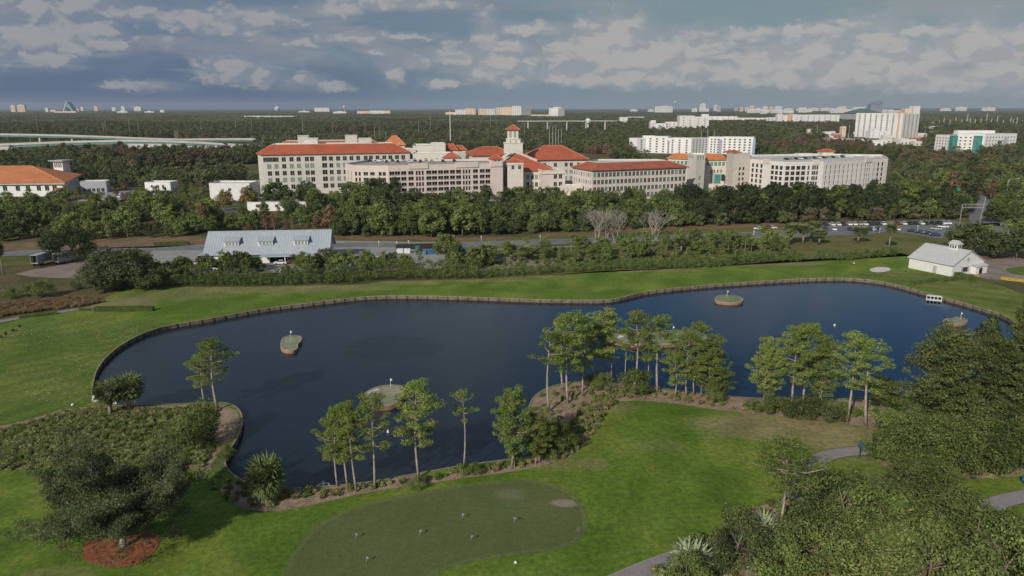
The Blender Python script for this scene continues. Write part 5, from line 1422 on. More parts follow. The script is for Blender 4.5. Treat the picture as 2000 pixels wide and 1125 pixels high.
# the triangular green landmark hotel and the sloping blue tower
Yg = 6500
def tri_hotel():
    z0, zt_ = 0, zat(199, Yg); a, b, m = at(123, Yg), at(148, Yg), at(134.5, Yg)
    t = building('triangular_hotel', 'steep green triangular hotel standing on the left horizon', 'hotel', None, [(a, Yg)])
    for nm, mt, y0, y1, s in (('body', M('sea_green_wall', (.20, .36, .33), None, .01, .05), Yg, Yg + 60, 1.0), ('front_wing', M('dark_teal_wall', (.07, .16, .20), None, .01, .05), Yg - 40, Yg, .55)):
        mb = MB(); A, B = m + (a - m) * s, m + (b - m) * s; zz = zt_ * (s if s < 1 else 1)
        mb.add([(A, y0, 0), (B, y0, 0), (m, y0, zz), (A, y1, 0), (B, y1, 0), (m, y1, zz)], [(0, 1, 2), (5, 4, 3), (0, 2, 5, 3), (2, 1, 4, 5)]); mb.build(nm, mt, t)
    MB().box(a - 40, b + 40, Yg - 60, Yg - 42, 0, 26).build('base_wing', W_warm, t)
    mb = MB(); mb.box(a + 4, m - 2, Yg - 1.5, Yg - .5, 0, 5)
    mb = MB(); mb.tube([(a - 1, Yg - 2, 0), (m, Yg - 2, zt_ + 2)], [6, 6], 4); mb.build('pale_edge', W_white, t)
    settle(t)
tri_hotel()
def slope_tower():
    Y = 5200; x0, x1, xl = at(1699, Y), at(1722, Y), at(1708, Y)
    t = building('sloped_tower', 'dark glass tower with a steeply sloping top above the white hotels', 'tower', None, [(x0, Y)])
    g = M('blue_grey_glass', (.16, .19, .24), (.24, .26, .30), .02, .1, .5)
    z = [zat(y, Y) for y in (204, 200, 196.5)]
    mb = MB().add([(x0, Y, 0), (x1, Y, 0), (x1, Y, z[2]), (xl, Y, z[1]), (x0, Y, z[0])] + [(x0, Y + 50, 0), (x1, Y + 50, 0), (x1, Y + 50, z[2]), (xl, Y + 50, z[1]), (x0, Y + 50, z[0])],
                  [(0, 1, 2, 3, 4), (9, 8, 7, 6, 5), (4, 3, 8, 9), (3, 2, 7, 8), (0, 4, 9, 5), (1, 6, 7, 2)])
    mb.build('body', g, t)
    fb = MB()
    for i in range(1, 9): fb.box(x0 + 1, x1 - 1, Y - 1.2, Y - .1, z[0] * i / 9, z[0] * i / 9 + 2.2)
    fb.build('floor_bands', W_grey, t)
    # broad green roofed hall under it
    hx0, hx1 = at(1664, Y - 700), at(1718, Y - 700)
    hall = building('green_roofed_hall', 'broad hall with a shallow dark green roof in front of the sloping tower', 'hall', None, [(hx0, Y - 700)])
    q = [(hx0, Y - 700), (hx1, Y - 700), (hx1, Y - 600), (hx0, Y - 600)]; walls(hall, q, 0, zat(222, Y - 700), W_farwhite)
    hip(hall, *q, zat(221, Y - 700), zat(212, Y - 650), (hx1 - hx0) * .42, M('dark_green_roof', (.08, .13, .13), None, .01, .1), 10)
    settle(hall)
    settle(t)
slope_tower()
def dome(px, yt, yb, r, label, mat=W_farwhite, stalk=True):
    Y = min(G(1000, yb, 12)[1], 9000); z1 = zat(yt, Y); x = at(px, Y)
    t = thing('white_dome', label, 'dome', (x, Y, 0))
    mb = MB(); k = 14; rr_ = z1 * .5 if not stalk else r
    zc = z1 - rr_
    rings = [(rr_ * math.cos(a), zc + rr_ * math.sin(a)) for a in [math.pi * (-.5 + i / 10) for i in range(1, 10)]]
    for (ra, zz) in rings:
        for j in range(k): mb.v.append((ra * math.cos(j / k * 6.283), ra * math.sin(j / k * 6.283), zz))
    for i in range(len(rings) - 1):
        for j in range(k): mb.f.append((i * k + j, i * k + (j + 1) % k, (i + 1) * k + (j + 1) % k, (i + 1) * k + j)); mb.m.append(0)
    mb.f.append(tuple((len(rings) - 1) * k + j for j in range(k))); mb.m.append(0)
    mb.build('ball', mat, t, True)
    MB().tube([(0, 0, 0), (0, 0, zc)], [rr_ * .3, rr_ * .2], 10).build('stem', mat, t)
dome(542, 207, 218, 30, 'white geodesic ball rising from the woods on the left horizon', M('silver_panels', (.62, .62, .62), None, .02, .1))
dome(673, 206, 218, 16, 'small cream ball-shaped water tower on the horizon', W_warm)
dome(1148, 231, 250, 6, 'white water tower on a stem beyond the bell tower', W_white)

# ---------------------------------------------------------------- the near and middle low buildings
def left_clinic():
    ze = 8.6; Y = 470
    q = [(at(-70, Y, ze), Y - 4), (at(121, Y, ze), Y), (at(152, Y + 55, ze) , Y + 55), (at(-90, Y + 50, ze), Y + 50)]
    FOOT.append(inset(q, -4))
    t = building('clinic_building', 'low white building with a wide orange tiled hip roof at far left', pts=q)
    walls(t, q, 0, ze, W_white, {0: grid(q[0], q[1], [10, 35, 55, 76, 92, 107], 5, 2.6, [3.6], 3.0, 'win'), 1: even(8, elen(q, 1), 3, 2.4, [3.6], 2.6, 'pale')})
    hip(t, *q, ze + .3, ze + 8.5, 26, T_orange, 2.2)
    MB().prism(inset(q, -1.7), ze - .9, ze - .1).build('fascia', W_trim, t)
    Yb = 527; z1 = zat(315, Yb)
    p = quad(103, Yb, 121, Yb - 1, 7, z1); walls(t, p, 0, z1, W_white, {0: even(4, elen(p, 0), .5, 1.1, [z1 - 4.3], 3.0, 'win')}, 'lookout_tower'); MB().prism(inset(p, -2.0), z1, z1 + .7).build('tower_roof', W_grey, t)
    p = quad(-60, 545, 42, 545, 16, 11); walls(t, p, 0, zat(329, 545), W_white); flat_roof(t, p, zat(329, 545))
    q3 = quad(110, 468, 130, 472, 5, 5); walls(t, q3, 0, 4.2, W_white); hip(t, *q3, 4.3, 6.0, 2, T_orange, .6)
    p = quad(157, 486, 208, 490, 10, 4); walls(t, p, 0, zat(355, 486), W_grey, {0: even(5, elen(p, 0), 1, 2, [1], 2, 'win')}); flat_roof(t, p, zat(355, 486)); FOOT.append(inset(p, -3))
    settle(t)
left_clinic()
def box_house(name, label, px0, px1, yb, yt, depth, mat, roof=None, wins=0, dY=0, sill=2):
    Y = G(1000, yb)[1]; z1 = zat(yt, Y); q = quad(px0, Y, px1, Y + dY, depth, z1); FOOT.append(inset(q, -3))
    t = building(name, label, pts=q)
    walls(t, q, 0, z1, mat, {0: even(wins, elen(q, 0), 3, 1.8, [min(sill, z1 - 2.6)], 1.6, 'win')} if wins else None)
    flat_roof(t, q, z1, roof or T_faint); settle(t); return t
box_house('warehouse', 'plain white boxy warehouse wall with a single small window, behind yellowing trees', 408, 487, 392, 358, 16, W_white, wins=1, sill=6)
box_house('flat_roofed_building', 'low building with a pale flat roof in the trees left of the hospital', 482, 598, 412, 395, 22, W_white, M('roof_gravel', (.42, .42, .42), (.34, .34, .35), .3, .2), 5)
box_house('low_building', 'low white building in the planted car park at the left', 282, 332, 372, 356, 12, W_white, None, 3)
box_house('low_building', 'white building block just left of the hospital', 448, 500, 366, 356, 10, W_cream, None, 4)
box_house('house', 'pale house roof in the woods behind the flagpole', 888, 912, 272, 264, 12, W_warm)
box_house('house', 'second pale house roof in the woods left of the bell tower', 918, 942, 270, 262, 12, W_warm)
box_house('house', 'cream house roof in the woods right of the bell tower', 1018, 1040, 264, 258.5, 12, W_warm)
box_house('house', 'small cream house in the woods behind the red rear roof', 1121, 1129, 263, 257, 10, W_warm)
box_house('house', 'low white roofs in the woods beyond the power poles', 1070, 1085, 262, 258.5, 10, W_warm)
box_house('low_building', 'row of white houses beyond the woods behind the water tower', 1155, 1208, 243, 235.5, 18, W_farwhite)
box_house('low_building', 'white shed beside the far highway', 1128, 1146, 245, 237, 18, W_farwhite)
box_house('low_building', 'white sheds behind the overpass left of the hospital', 512, 580, 277, 269, 30, W_farwhite)

rs_ = random.Random(31)
for i in range(34):
    px = 1570 + rs_.random() * 290; py = 262 + rs_.random() * 24
    if 1640 < px < 1660: continue
    Y = G(px, py)[1]; w = rs_.uniform(9, 26); x = at(px, Y); h = rs_.uniform(4, 7.5)
    q = [(x, Y), (x + w, Y + 1), (x + w - .5, Y + 12), (x - .5, Y + 11)]; FOOT.append(inset(q, -9))
    mt = (W_farwhite, W_white, W_cream, W_farwhite, W_warm, W_brick)[i % 6]
    nm = {W_warm: 'peach', W_brick: 'brick-red', W_cream: 'cream'}.get(mt, 'white')
    t = building('shop_building', 'small %s flat-roofed shop in the town below the huge hotel' % nm, 'building', '%s shops below the huge hotel' % nm, q)
    walls(t, q, 0, h, mt, {0: even(max(1, int(w / 6)), w, 1, 2.6, [.8], 2.2, 'win')}); flat_roof(t, q, h); settle(t)
for i in range(22):
    px, Yt_ = 1440 + rs_.random() * 330, rs_.uniform(5200, 8500)
    h = rs_.uniform(28, 62); w = rs_.uniform(40, 110); x = at(px, Yt_); q = [(x, Yt_), (x + w, Yt_), (x + w, Yt_ + 30), (x, Yt_ + 30)]; FOOT.append(inset(q, -20))
    t = building('skyline_building', 'white building on the far skyline', 'building', 'white buildings on the far skyline', q)
    walls(t, q, 0, h, W_farwhite, {0: even(int(w / 14), w, 4, 6, [6 + 9 * r for r in range(int(h / 10))], 3.5, 'win')}); MB().prism(inset(q, .5), h - .5, h - .1).build('roof', T_faint, t); settle(t)
# ================================================================ tree belts, woods, hedges, scrub
EXCL_PX = [  # clear ground, in the picture's ground coordinates
 [(640, 458), (640, 484), (900, 484), (1000, 482), (1200, 475), (1400, 466), (1600, 461), (1860, 467), (1895, 450), (1890, 430), (1700, 433), (1580, 438), (1480, 449), (1300, 457), (1100, 465), (900, 471), (700, 470)],
 [(640, 409), (700, 413), (800, 417), (900, 420), (1010, 414), (1010, 421), (900, 427), (760, 431), (680, 425), (640, 418)],
 [(1228, 409), (1246, 409), (1246, 428), (1228, 428)], [(985, 412), (1008, 410), (1008, 428), (985, 430)],
 [(295, 497), (330, 470), (900, 470), (890, 500), (860, 522), (660, 528), (400, 535), (310, 528)],
 [(400, 402), (500, 398), (500, 420), (470, 430), (425, 430), (400, 420)], [(225, 392), (262, 388), (262, 412), (225, 412)],
 [(0, 480), (60, 478), (130, 476), (205, 480), (220, 545), (0, 560)], [(1540, 440), (1880, 430), (1880, 470), (1740, 492), (1560, 500)],
 [(1765, 356), (1925, 380), (1940, 445), (1905, 445), (1880, 392), (1765, 372)], [(1910, 395), (1935, 393), (1935, 430), (1918, 430)],
 [(-400, 277), (520, 277), (520, 303), (130, 306), (-400, 325)], [(270, 327), (500, 322), (500, 342), (270, 345)], [(640, 259), (830, 255), (1000, 248), (1000, 253), (830, 266), (700, 272), (560, 275)],
 [(1700, 284), (1790, 288), (1950, 303), (1950, 318), (1700, 300)], [(1240, 298), (1478, 298), (1478, 312), (1240, 316)], [(1455, 300), (1540, 296), (1540, 305), (1455, 306)],
 [(1590, 262), (1830, 258), (1800, 290), (1620, 285)],
]
EXCL = [GL(p) for p in EXCL_PX] + FOOT
def free(x, y, pad=None):
    ok = np.ones(len(x), bool)
    for e in EXCL: ok &= ~pip(e, x, y)
    return ok
def sample(poly, sp, seed):
    P = np.array(poly); x0, y0 = P.min(0); x1, y1 = P.max(0)
    rs = np.random.RandomState(seed)
    gx, gy = np.meshgrid(np.arange(x0, x1, sp), np.arange(y0, y1, sp))
    gx = gx.ravel() + rs.uniform(-.42, .42, gx.size) * sp; gy = gy.ravel() + rs.uniform(-.42, .42, gy.size) * sp
    k = pip(poly, gx, gy); gx, gy = gx[k], gy[k]
    k = free(gx, gy)
    return gx[k], gy[k]
items = []
# polygon, spacing, (height lo, hi), weights (broad, pine, cypress, dark), place
belts = [
 ([(1330, 441), (1480, 437), (1600, 431), (1700, 428), (1885, 426), (1900, 408), (1760, 402), (1560, 400), (1330, 406)], 6.6, (10, 13.5), (.1, .06, 0, .84), 'in the dense belt behind the parking strip'),
 ([(1010, 455), (1130, 452), (1330, 443), (1330, 408), (1180, 408), (1010, 412)], 7.4, (8.5, 13), (.42, .16, .02, .4), 'between the road and the office building'),
 ([(650, 462), (820, 465), (1000, 458), (1010, 436), (840, 432), (650, 430)], 7.0, (9, 13), (.50, .2, .02, .28), 'across the road behind the blue container'),
 ([(480, 414), (700, 409), (900, 411), (1010, 406), (1300, 403), (1480, 402), (1480, 396), (1200, 396), (985, 398), (770, 403), (500, 398)], 6.5, (6.5, 10), (.3, .15, 0, .55), 'at the foot of the hospital buildings'),
 ([(560, 416), (640, 415), (770, 413), (770, 406), (560, 406)], 8, (11, 14.5), (.4, .1, 0, .5), 'in the clump covering the left parking building corner'),
 ([(440, 458), (650, 456), (650, 422), (500, 426), (440, 436)], 8.5, (7, 11.5), (.3, .27, .25, .18), 'directly behind the grey metal-roofed shed'),
 ([(-90, 472), (120, 466), (250, 460), (440, 456), (440, 432), (400, 420), (250, 416), (100, 416), (-90, 424)], 8.2, (7.5, 12), (.34, .42, .06, .18), 'in the left wood behind the white trailers'),
 ([(-90, 420), (100, 412), (230, 408), (400, 408), (480, 402), (480, 388), (380, 380), (160, 384), (-90, 402)], 10.5, (4.5, 8.5), (.42, .28, .12, .18), 'around the low white buildings at the left'),
 ([(160, 378), (380, 374), (500, 378), (500, 352), (380, 350), (160, 356)], 14, (4, 7.5), (.4, .2, .25, .15), 'in the planted car park at the left'),
 ([(130, 331), (300, 327), (500, 322), (500, 309), (300, 312), (90, 316), (90, 324)], 8.0, (12, 16), (.15, .0, .02, .83), 'in the dark band of oaks below the overpass'),
 ([(1740, 398), (1910, 400), (2060, 402), (2060, 350), (1900, 335), (1745, 345)], 8.5, (8, 12), (.62, .12, .05, .21), 'in the wood right of the right parking building'),
 ([(1925, 440), (2080, 440), (2080, 402), (1925, 400)], 8, (9, 12), (.5, .1, 0, .4), 'behind the car park at the right edge'),
]
for bi, (poly, sp, (h0, h1), wts, place) in enumerate(belts):
    xs, ys = sample(GL(poly), sp, 100 + bi)
    rs = np.random.RandomState(bi + 5)
    for x, y in zip(xs, ys):
        kind = rs.choice(4, p=wts)
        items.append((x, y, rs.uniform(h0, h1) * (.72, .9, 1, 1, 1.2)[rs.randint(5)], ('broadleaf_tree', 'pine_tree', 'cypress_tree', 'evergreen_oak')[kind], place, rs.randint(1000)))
for bi, (poly, sp, (h0, h1), place) in enumerate([([(650, 465), (1010, 459), (1330, 447), (1330, 440), (1010, 450), (650, 456)], 5.5, (3.5, 7.5), 'across the road behind the blue container'),
        ([(-90, 476), (200, 468), (440, 460), (440, 450), (200, 458), (-90, 465)], 6.0, (4, 8), 'in the left wood behind the white trailers'),
        ([(1330, 445), (1480, 440), (1600, 435), (1885, 429), (1885, 424), (1600, 430), (1330, 438)], 5.5, (4, 8), 'in the dense belt behind the parking strip')]):
    xs, ys = sample(GL(poly), sp, 500 + bi); rs = np.random.RandomState(bi + 50)
    for x, y in zip(xs, ys): items.append((x, y, rs.uniform(h0, h1), ('broadleaf_tree', 'evergreen_oak', 'pine_tree')[rs.choice(3, p=(.4, .45, .15))], place, rs.randint(1000)))
# single trees that stand out
for (px, by, yt, kd) in [
                         (645, 458, 396, 'cypress_tree'), (520, 455, 415, 'cypress_tree'), (400, 452, 386, 'cypress_tree'), (440, 412, 368, 'gold_tree'), (487, 408, 362, 'gold_tree'), (1855, 395, 325, 'cypress_tree'),
                         (870, 512, 452, 'broadleaf_tree'), (890, 520, 470, 'broadleaf_tree'), (720, 528, 488, 'broadleaf_tree'), (665, 530, 492, 'broadleaf_tree'), (600, 532, 505, 'broadleaf_tree'), (745, 527, 500, 'broadleaf_tree'),
                         (495, 530, 498, 'evergreen_oak'), (770, 400, 345, 'evergreen_oak'), (735, 404, 344, 'evergreen_oak'), (690, 404, 352, 'evergreen_oak'), (540, 404, 352, 'evergreen_oak'), (600, 405, 352, 'evergreen_oak'),
                         (1900, 500, 430, 'evergreen_oak'), (1870, 485, 436, 'evergreen_oak'), (1925, 498, 440, 'pine_tree'), (1960, 495, 430, 'pine_tree'), (1985, 505, 445, 'evergreen_oak'), (1940, 505, 452, 'evergreen_oak'),
                         (1990, 470, 425, 'broadleaf_tree'), (450, 515, 497, 'gold_tree'), (430, 532, 505, 'broadleaf_tree'), (510, 530, 508, 'broadleaf_tree'), (560, 534, 512, 'broadleaf_tree')]:
    x, y = G(px, by); items.append((x, y, zat(yt, y), kd, 'near the service yard and lawns' if by > 430 else 'in front of the hospital', rnd.randint(0, 999)))
# young pines between the lakeside hedge and the road
xs, ys = sample(GL([(930, 520), (1100, 518), (1300, 508), (1560, 498), (1560, 478), (1400, 476), (1250, 482), (1100, 492), (930, 502)]), 6.2, 300)
rs = np.random.RandomState(3)
for x, y in zip(xs, ys): items.append((x, y, rs.uniform(3.6, 8.4), ('pine_tree', 'broadleaf_tree', 'pine_tree')[rs.randint(3)], 'in the strip between lakeside hedge and road', rs.randint(1000)))
xs, ys = sample(GL([(1590, 497), (1720, 490), (1720, 482), (1600, 478)]), 5.0, 301)
for x, y in zip(xs, ys): items.append((x, y, rs.uniform(3, 5.5), 'broadleaf_tree', 'in the thicket left of the white barn', rs.randint(1000)))

rs = np.random.RandomState(77)
for i in range(70):
    f = rs.rand(); px = 290 + 650 * f
    if 512 < px < 566: continue
    x, y = G(px, 541 - 14 * f - rs.rand() * (7 if rs.rand() < .85 else 20))
    items.append((x, y, rs.uniform(2.6, 8.0), ('broadleaf_tree', 'pine_tree', 'evergreen_oak')[rs.randint(3)], 'in the screen of bushes before the service yard', rs.randint(1000)))
items.sort(key=lambda t: math.hypot(t[0], t[1]) / t[2])
LBL = {'broadleaf_tree': ('green broadleaf tree', 'tree'), 'pine_tree': ('slender green pine', 'pine tree'), 'cypress_tree': ('rust-brown cypress', 'cypress tree'),
       'evergreen_oak': ('dark round-crowned evergreen', 'evergreen tree'), 'gold_tree': ('yellowing autumn tree', 'tree')}
used = {}; rest = []; med = {}
for pl_ in set(i[4] for i in items): med[pl_] = (float(np.median([i[1] for i in items if i[4] == pl_])), float(np.median([i[2] for i in items if i[4] == pl_])))
for (x, y, h, kd, place, sd_) in items:
    r = random.Random(sd_)
    c = used.get(kd, 0)
    if c >= 292:
        rest.append((x, y, h, kd)); continue
    used[kd] = c + 1
    l, cat = LBL[kd]
    name = kd
    md_ = med.get(place, (y, h)); adj = ('tall ' if h > md_[1] * 1.12 else 'short ' if h < md_[1] * .85 else 'medium-height ') + l
    row = ' towards the front' if y < md_[0] else ' towards the back'
    if (adj + row + place).count(' ') > 13: row = ''
    t = thing(name, adj + row + ' ' + place, cat, (x, y, 0), 0, adj + 's' + row + ' ' + place)
    if kd == 'pine_tree': p = MIDPINES[sd_ % 3]; mt = None
    elif kd == 'cypress_tree': p = CYPS[sd_ % 2]; mt = None
    elif kd == 'gold_tree': p = BROADS[sd_ % 5]; mt = F_gold
    else:
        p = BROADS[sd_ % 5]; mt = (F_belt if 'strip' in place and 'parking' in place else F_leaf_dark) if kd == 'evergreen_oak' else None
    sz = h / p[2]; sx = sz * r.uniform(.85, 1.15)
    if h < 7: sx = sz * r.uniform(1.0, 1.5)
    tree_parts(t, p, sx, sz, mt, r.uniform(0, 6.28))
for (px, by, yt, wp) in ((1163, 474, 404, 60), (1185, 472, 402, 60), (1202, 472, 410, 50), (1280, 468, 410, 50), (1268, 470, 415, 40)):
    near_tree(px, by, yt, wp, BARES[px % 2], 'leafless pale grey tree with many upright stems in front of the road', 'bare_tree', 'bare tree', 'leafless pale trees beside the road')
for (px, by, yt, wp) in ((1108, 400, 362, 24), (800, 404, 372, 30)):
    near_tree(px, by, yt, wp, BARES[px % 2], 'small leafless tree at the foot of the hospital buildings', 'bare_tree', 'bare tree', 'leafless trees at the foot of the hospital')

FINE = make_broad(146, 11, 5.0, .06, 60, 170, .20, .12, 1.5, F_oak); FINE2 = make_broad(147, 10, 4.6, .06, 60, 170, .20, .12, 1.4, F_oak)
near_tree(143, 512, 442, 100, FINE, 'dense dark round tree beside the two white trailers', 'evergreen_oak', 'evergreen tree', mat=F_belt)
near_tree(238, 562, 474, 135, FINE2, 'large grey-green round tree between the dirt yard and the bush row', 'evergreen_oak', 'evergreen tree', mat=F_oak)
near_tree(205, 570, 510, 80, FINE, 'lower grey-green tree at the left foot of the large round tree', 'evergreen_oak', 'evergreen tree', mat=F_oak)
near_tree(290, 566, 516, 70, FINE2, 'green tree right of the large grey-green round tree', 'broadleaf_tree', 'tree', mat=F_leaf)
# ---------------------------------------------------------------- geometry-node scatter for what nobody could count
def scatter(name, pts, scl, protos, label, seed=0, kind='stuff', idx=None, tilt=0.0):
    n = len(pts); rs = np.random.RandomState(seed)
    me = bpy.data.meshes.new(name); me.vertices.add(n); me.vertices.foreach_set('co', np.asarray(pts, np.float32).ravel())
    for nm, val in (('scl', scl), ('rot', rs.uniform(0, 6.28, n))):
        at_ = me.attributes.new(nm, 'FLOAT', 'POINT'); at_.data.foreach_set('value', np.asarray(val, np.float32))
    at_ = me.attributes.new('pick', 'INT', 'POINT'); at_.data.foreach_set('value', (rs.randint(0, len(protos), n) if idx is None else np.asarray(idx)).astype(np.int32))
    o = put(name, me); tag(o, label, None, None, kind)
    ng = bpy.data.node_groups.new(name, 'GeometryNodeTree')
    ng.interface.new_socket('Geometry', in_out='INPUT', socket_type='NodeSocketGeometry'); ng.interface.new_socket('Geometry', in_out='OUTPUT', socket_type='NodeSocketGeometry')
    gi, go = ng.nodes.new('NodeGroupInput'), ng.nodes.new('NodeGroupOutput')
    iop = ng.nodes.new('GeometryNodeInstanceOnPoints'); jn = ng.nodes.new('GeometryNodeJoinGeometry')
    for me2 in protos:
        po = bpy.data.objects.new(me2.name, me2)
        oi = ng.nodes.new('GeometryNodeObjectInfo'); oi.inputs['Object'].default_value = po; oi.inputs['As Instance'].default_value = True
        ng.links.new(oi.outputs['Geometry'], jn.inputs[0])
    def attr(nm, tp):
        a = ng.nodes.new('GeometryNodeInputNamedAttribute'); a.data_type = tp; a.inputs['Name'].default_value = nm; return a.outputs[0]
    cb = ng.nodes.new('ShaderNodeCombineXYZ'); ng.links.new(attr('rot', 'FLOAT'), cb.inputs[2])
    ng.links.new(gi.outputs[0], iop.inputs['Points']); ng.links.new(jn.outputs[0], iop.inputs['Instance'])
    iop.inputs['Pick Instance'].default_value = True
    ng.links.new(attr('pick', 'INT'), iop.inputs['Instance Index']); ng.links.new(cb.outputs[0], iop.inputs['Rotation'])
    ng.links.new(attr('scl', 'FLOAT'), iop.inputs['Scale'])
    ng.links.new(iop.outputs[0], go.inputs[0])
    md = o.modifiers.new(name, 'NODES'); md.node_group = ng
    return o
def wood_proto(seed, Hh, w, ncl, per, L, cr):
    return make_broad(seed, Hh, w, .08, ncl, per, L, L * .6, cr, F_wood)[1]
WOOD = [wood_proto(91, 11, 4.6, 26, 30, .55, 1.7), wood_proto(92, 12, 4.2, 26, 30, .55, 1.6), wood_proto(93, 10, 5, 26, 30, .6, 1.8),
        make_pine(94, 13, 3.2, .3, 14, 20, L=.6, W=.22, cr=1.3, mat=F_wood)[1]]
if rest: scatter('woodland_trees', [(a[0], a[1], 0) for a in rest], [a[2] / 11.5 for a in rest], WOOD, 'further trees deep in the belts behind the front rows', 1)
# woods from behind the hospital out to about two kilometres
def wood_area(Y0, Y1, sp, seed, scl, xm=.80, thin=0):
    poly = [(-Y0 * xm - 60, Y0), (Y0 * xm + 60, Y0), (Y1 * xm + 60, Y1), (-Y1 * xm - 60, Y1)]
    xs, ys = sample(poly, sp, seed)
    rs = np.random.RandomState(seed)
    return np.stack([xs, ys, np.zeros(len(xs))], 1), rs.uniform(scl[0], scl[1], len(xs))
p1_, s1_ = wood_area(520, 1150, 10.5, 11, (.75, 1.15))
p2_, s2_ = wood_area(1150, 2300, 15.5, 12, (.95, 1.45))
def keep_main(p, s):
    # no wood inside the hospital campus itself
    camp = GL([(480, 400), (485, 330), (520, 308), (760, 296), (1000, 292), (1150, 300), (1250, 322), (1300, 310), (1420, 306), (1745, 312), (1760, 400)])
    k = ~pip(camp, p[:, 0], p[:, 1]); return p[k], s[k]
p1_, s1_ = keep_main(p1_, s1_)
scatter('woodland', np.concatenate([p1_, p2_]), np.concatenate([s1_, s2_]), WOOD, 'unbroken green woodland spreading behind the hospital towards the horizon', 2)
# beyond: patches of canopy
def patch(seed):
    rs = np.random.RandomState(seed); Vs = []
    cl = []
    for i in range(190):
        x, y = rs.uniform(-75, 75, 2); h = rs.uniform(8, 15); r = rs.uniform(3.6, 6.2)
        cl.append((x, y, h - r * .6, r, r, r * .8, 1))
    return leaf_mesh('canopy_patch', clump_leaves(rs, cl, 34, 1.9, 1.3, out=1.0, up=.6, shell=.8, jit=.5), F_wood)
PATCH = [patch(1), patch(2), patch(3)]
pp, ss = [], []
rs = np.random.RandomState(8)
Y = 2300.0
while Y < 11000:
    st_ = 125 if Y < 5000 else 175
    xs = np.arange(-Y * .82, Y * .82, st_)
    for x in xs + rs.uniform(-20, 20, len(xs)):
        if rs.rand() < (.10 if Y < 6000 else .04): continue
        pp.append((x, Y + rs.uniform(-20, 20), -1 if Y < 5000 else -4)); ss.append(1.0 if Y < 5000 else 1.25)
    Y += st_
k = free(np.array([p[0] for p in pp]), np.array([p[1] for p in pp]))
scatter('far_forest', np.array(pp)[k], np.array(ss)[k], PATCH, 'flat far-off forest reaching the horizon', 3)

# ---------------------------------------------------------------- hedges (rows of dense bushes)
def row_hedge(name, pxs, w, h, label, mat=F_hedge, per=34, L=.20, sp=.8, rag=.3, seed=1, cat='hedge', z=0, cr=.9):
    pts = GL(pxs); rs = np.random.RandomState(seed); rr = random.Random(seed); cl = []
    for i in range(len(pts) - 1):
        a, b = Vector(pts[i]), Vector(pts[i + 1]); d = b - a; n = max(1, int(d.length / sp)); nn = Vector((-d.y, d.x)).normalized()
        for j in range(n):
            for q in range(max(1, int(w / 1.1))):
                p = a + d * ((j + rr.random()) / n) + nn * rr.uniform(-w / 2, w / 2)
                hh = h * (1 + rr.uniform(-rag, rag)); r = cr * rr.uniform(.7, 1.2)
                zz = hh - r * .7
                cl.append((p.x, p.y, zz, r, r, r * .8, 1))
                if zz > r: cl.append((p.x + rr.uniform(-.3, .3), p.y - rr.uniform(0, .5), zz * .45, r, r, r, 1))
    V = clump_leaves(rs, cl, per, L, L * .55, out=1, up=.3, shell=.5, jit=.6)
    V[:, 2] = np.maximum(V[:, 2], 0.01) + z
    c = V.mean(0); V[:, 0] -= c[0]; V[:, 1] -= c[1]
    o = put(name, leaf_mesh(name, V, mat), (c[0], c[1], 0)); tag(o, label, cat); return o
row_hedge('bush_row', [(190, 567), (240, 560), (330, 557), (430, 556)], 4.6, 4.8, 'ragged dark bushes bordering the left lawn, left of the grey metal shed', rag=.4, seed=1)
row_hedge('bush_row', [(430, 556), (520, 556), (620, 553), (700, 549)], 4.6, 3.9, 'ragged dark bushes between the grey metal shed and the lake lawn', rag=.4, seed=2)
row_hedge('bush_row', [(700, 549), (780, 545), (860, 544), (938, 543)], 5.0, 5.4, 'tall thick bushes below the service yard, ending at the gap by the blue container', rag=.3, seed=3)
row_hedge('hedge', [(944, 541), (1000, 539), (1030, 536)], 2.8, 3.3, 'short length of dense hedge right of the gap by the blue container', rag=.15, seed=4)
row_hedge('hedge', [(1034, 537), (1060, 536), (1098, 531)], 2.6, 2.9, 'second short length of lakeside hedge, left of the long hedge', rag=.15, seed=5)
row_hedge('hedge', [(1108, 532), (1180, 527), (1260, 523), (1340, 523), (1390, 522), (1470, 511), (1568, 510)], 2.8, 3.3, 'long dense lakeside hedge curving along the far lawn in the middle', rag=.18, seed=6)
row_hedge('hedge', [(1590, 506), (1640, 509), (1700, 503), (1758, 498)], 3.2, 3.4, 'dark hedge on the far lawn left of the white barn', rag=.15, seed=7)
row_hedge('clipped_hedge', [(152, 606), (178, 607)], .9, 1.0, 'short clipped hedge between the footpath end and the long box hedge at the left', F_box, 60, .09, .5, .05, 8, 'hedge', cr=.5)
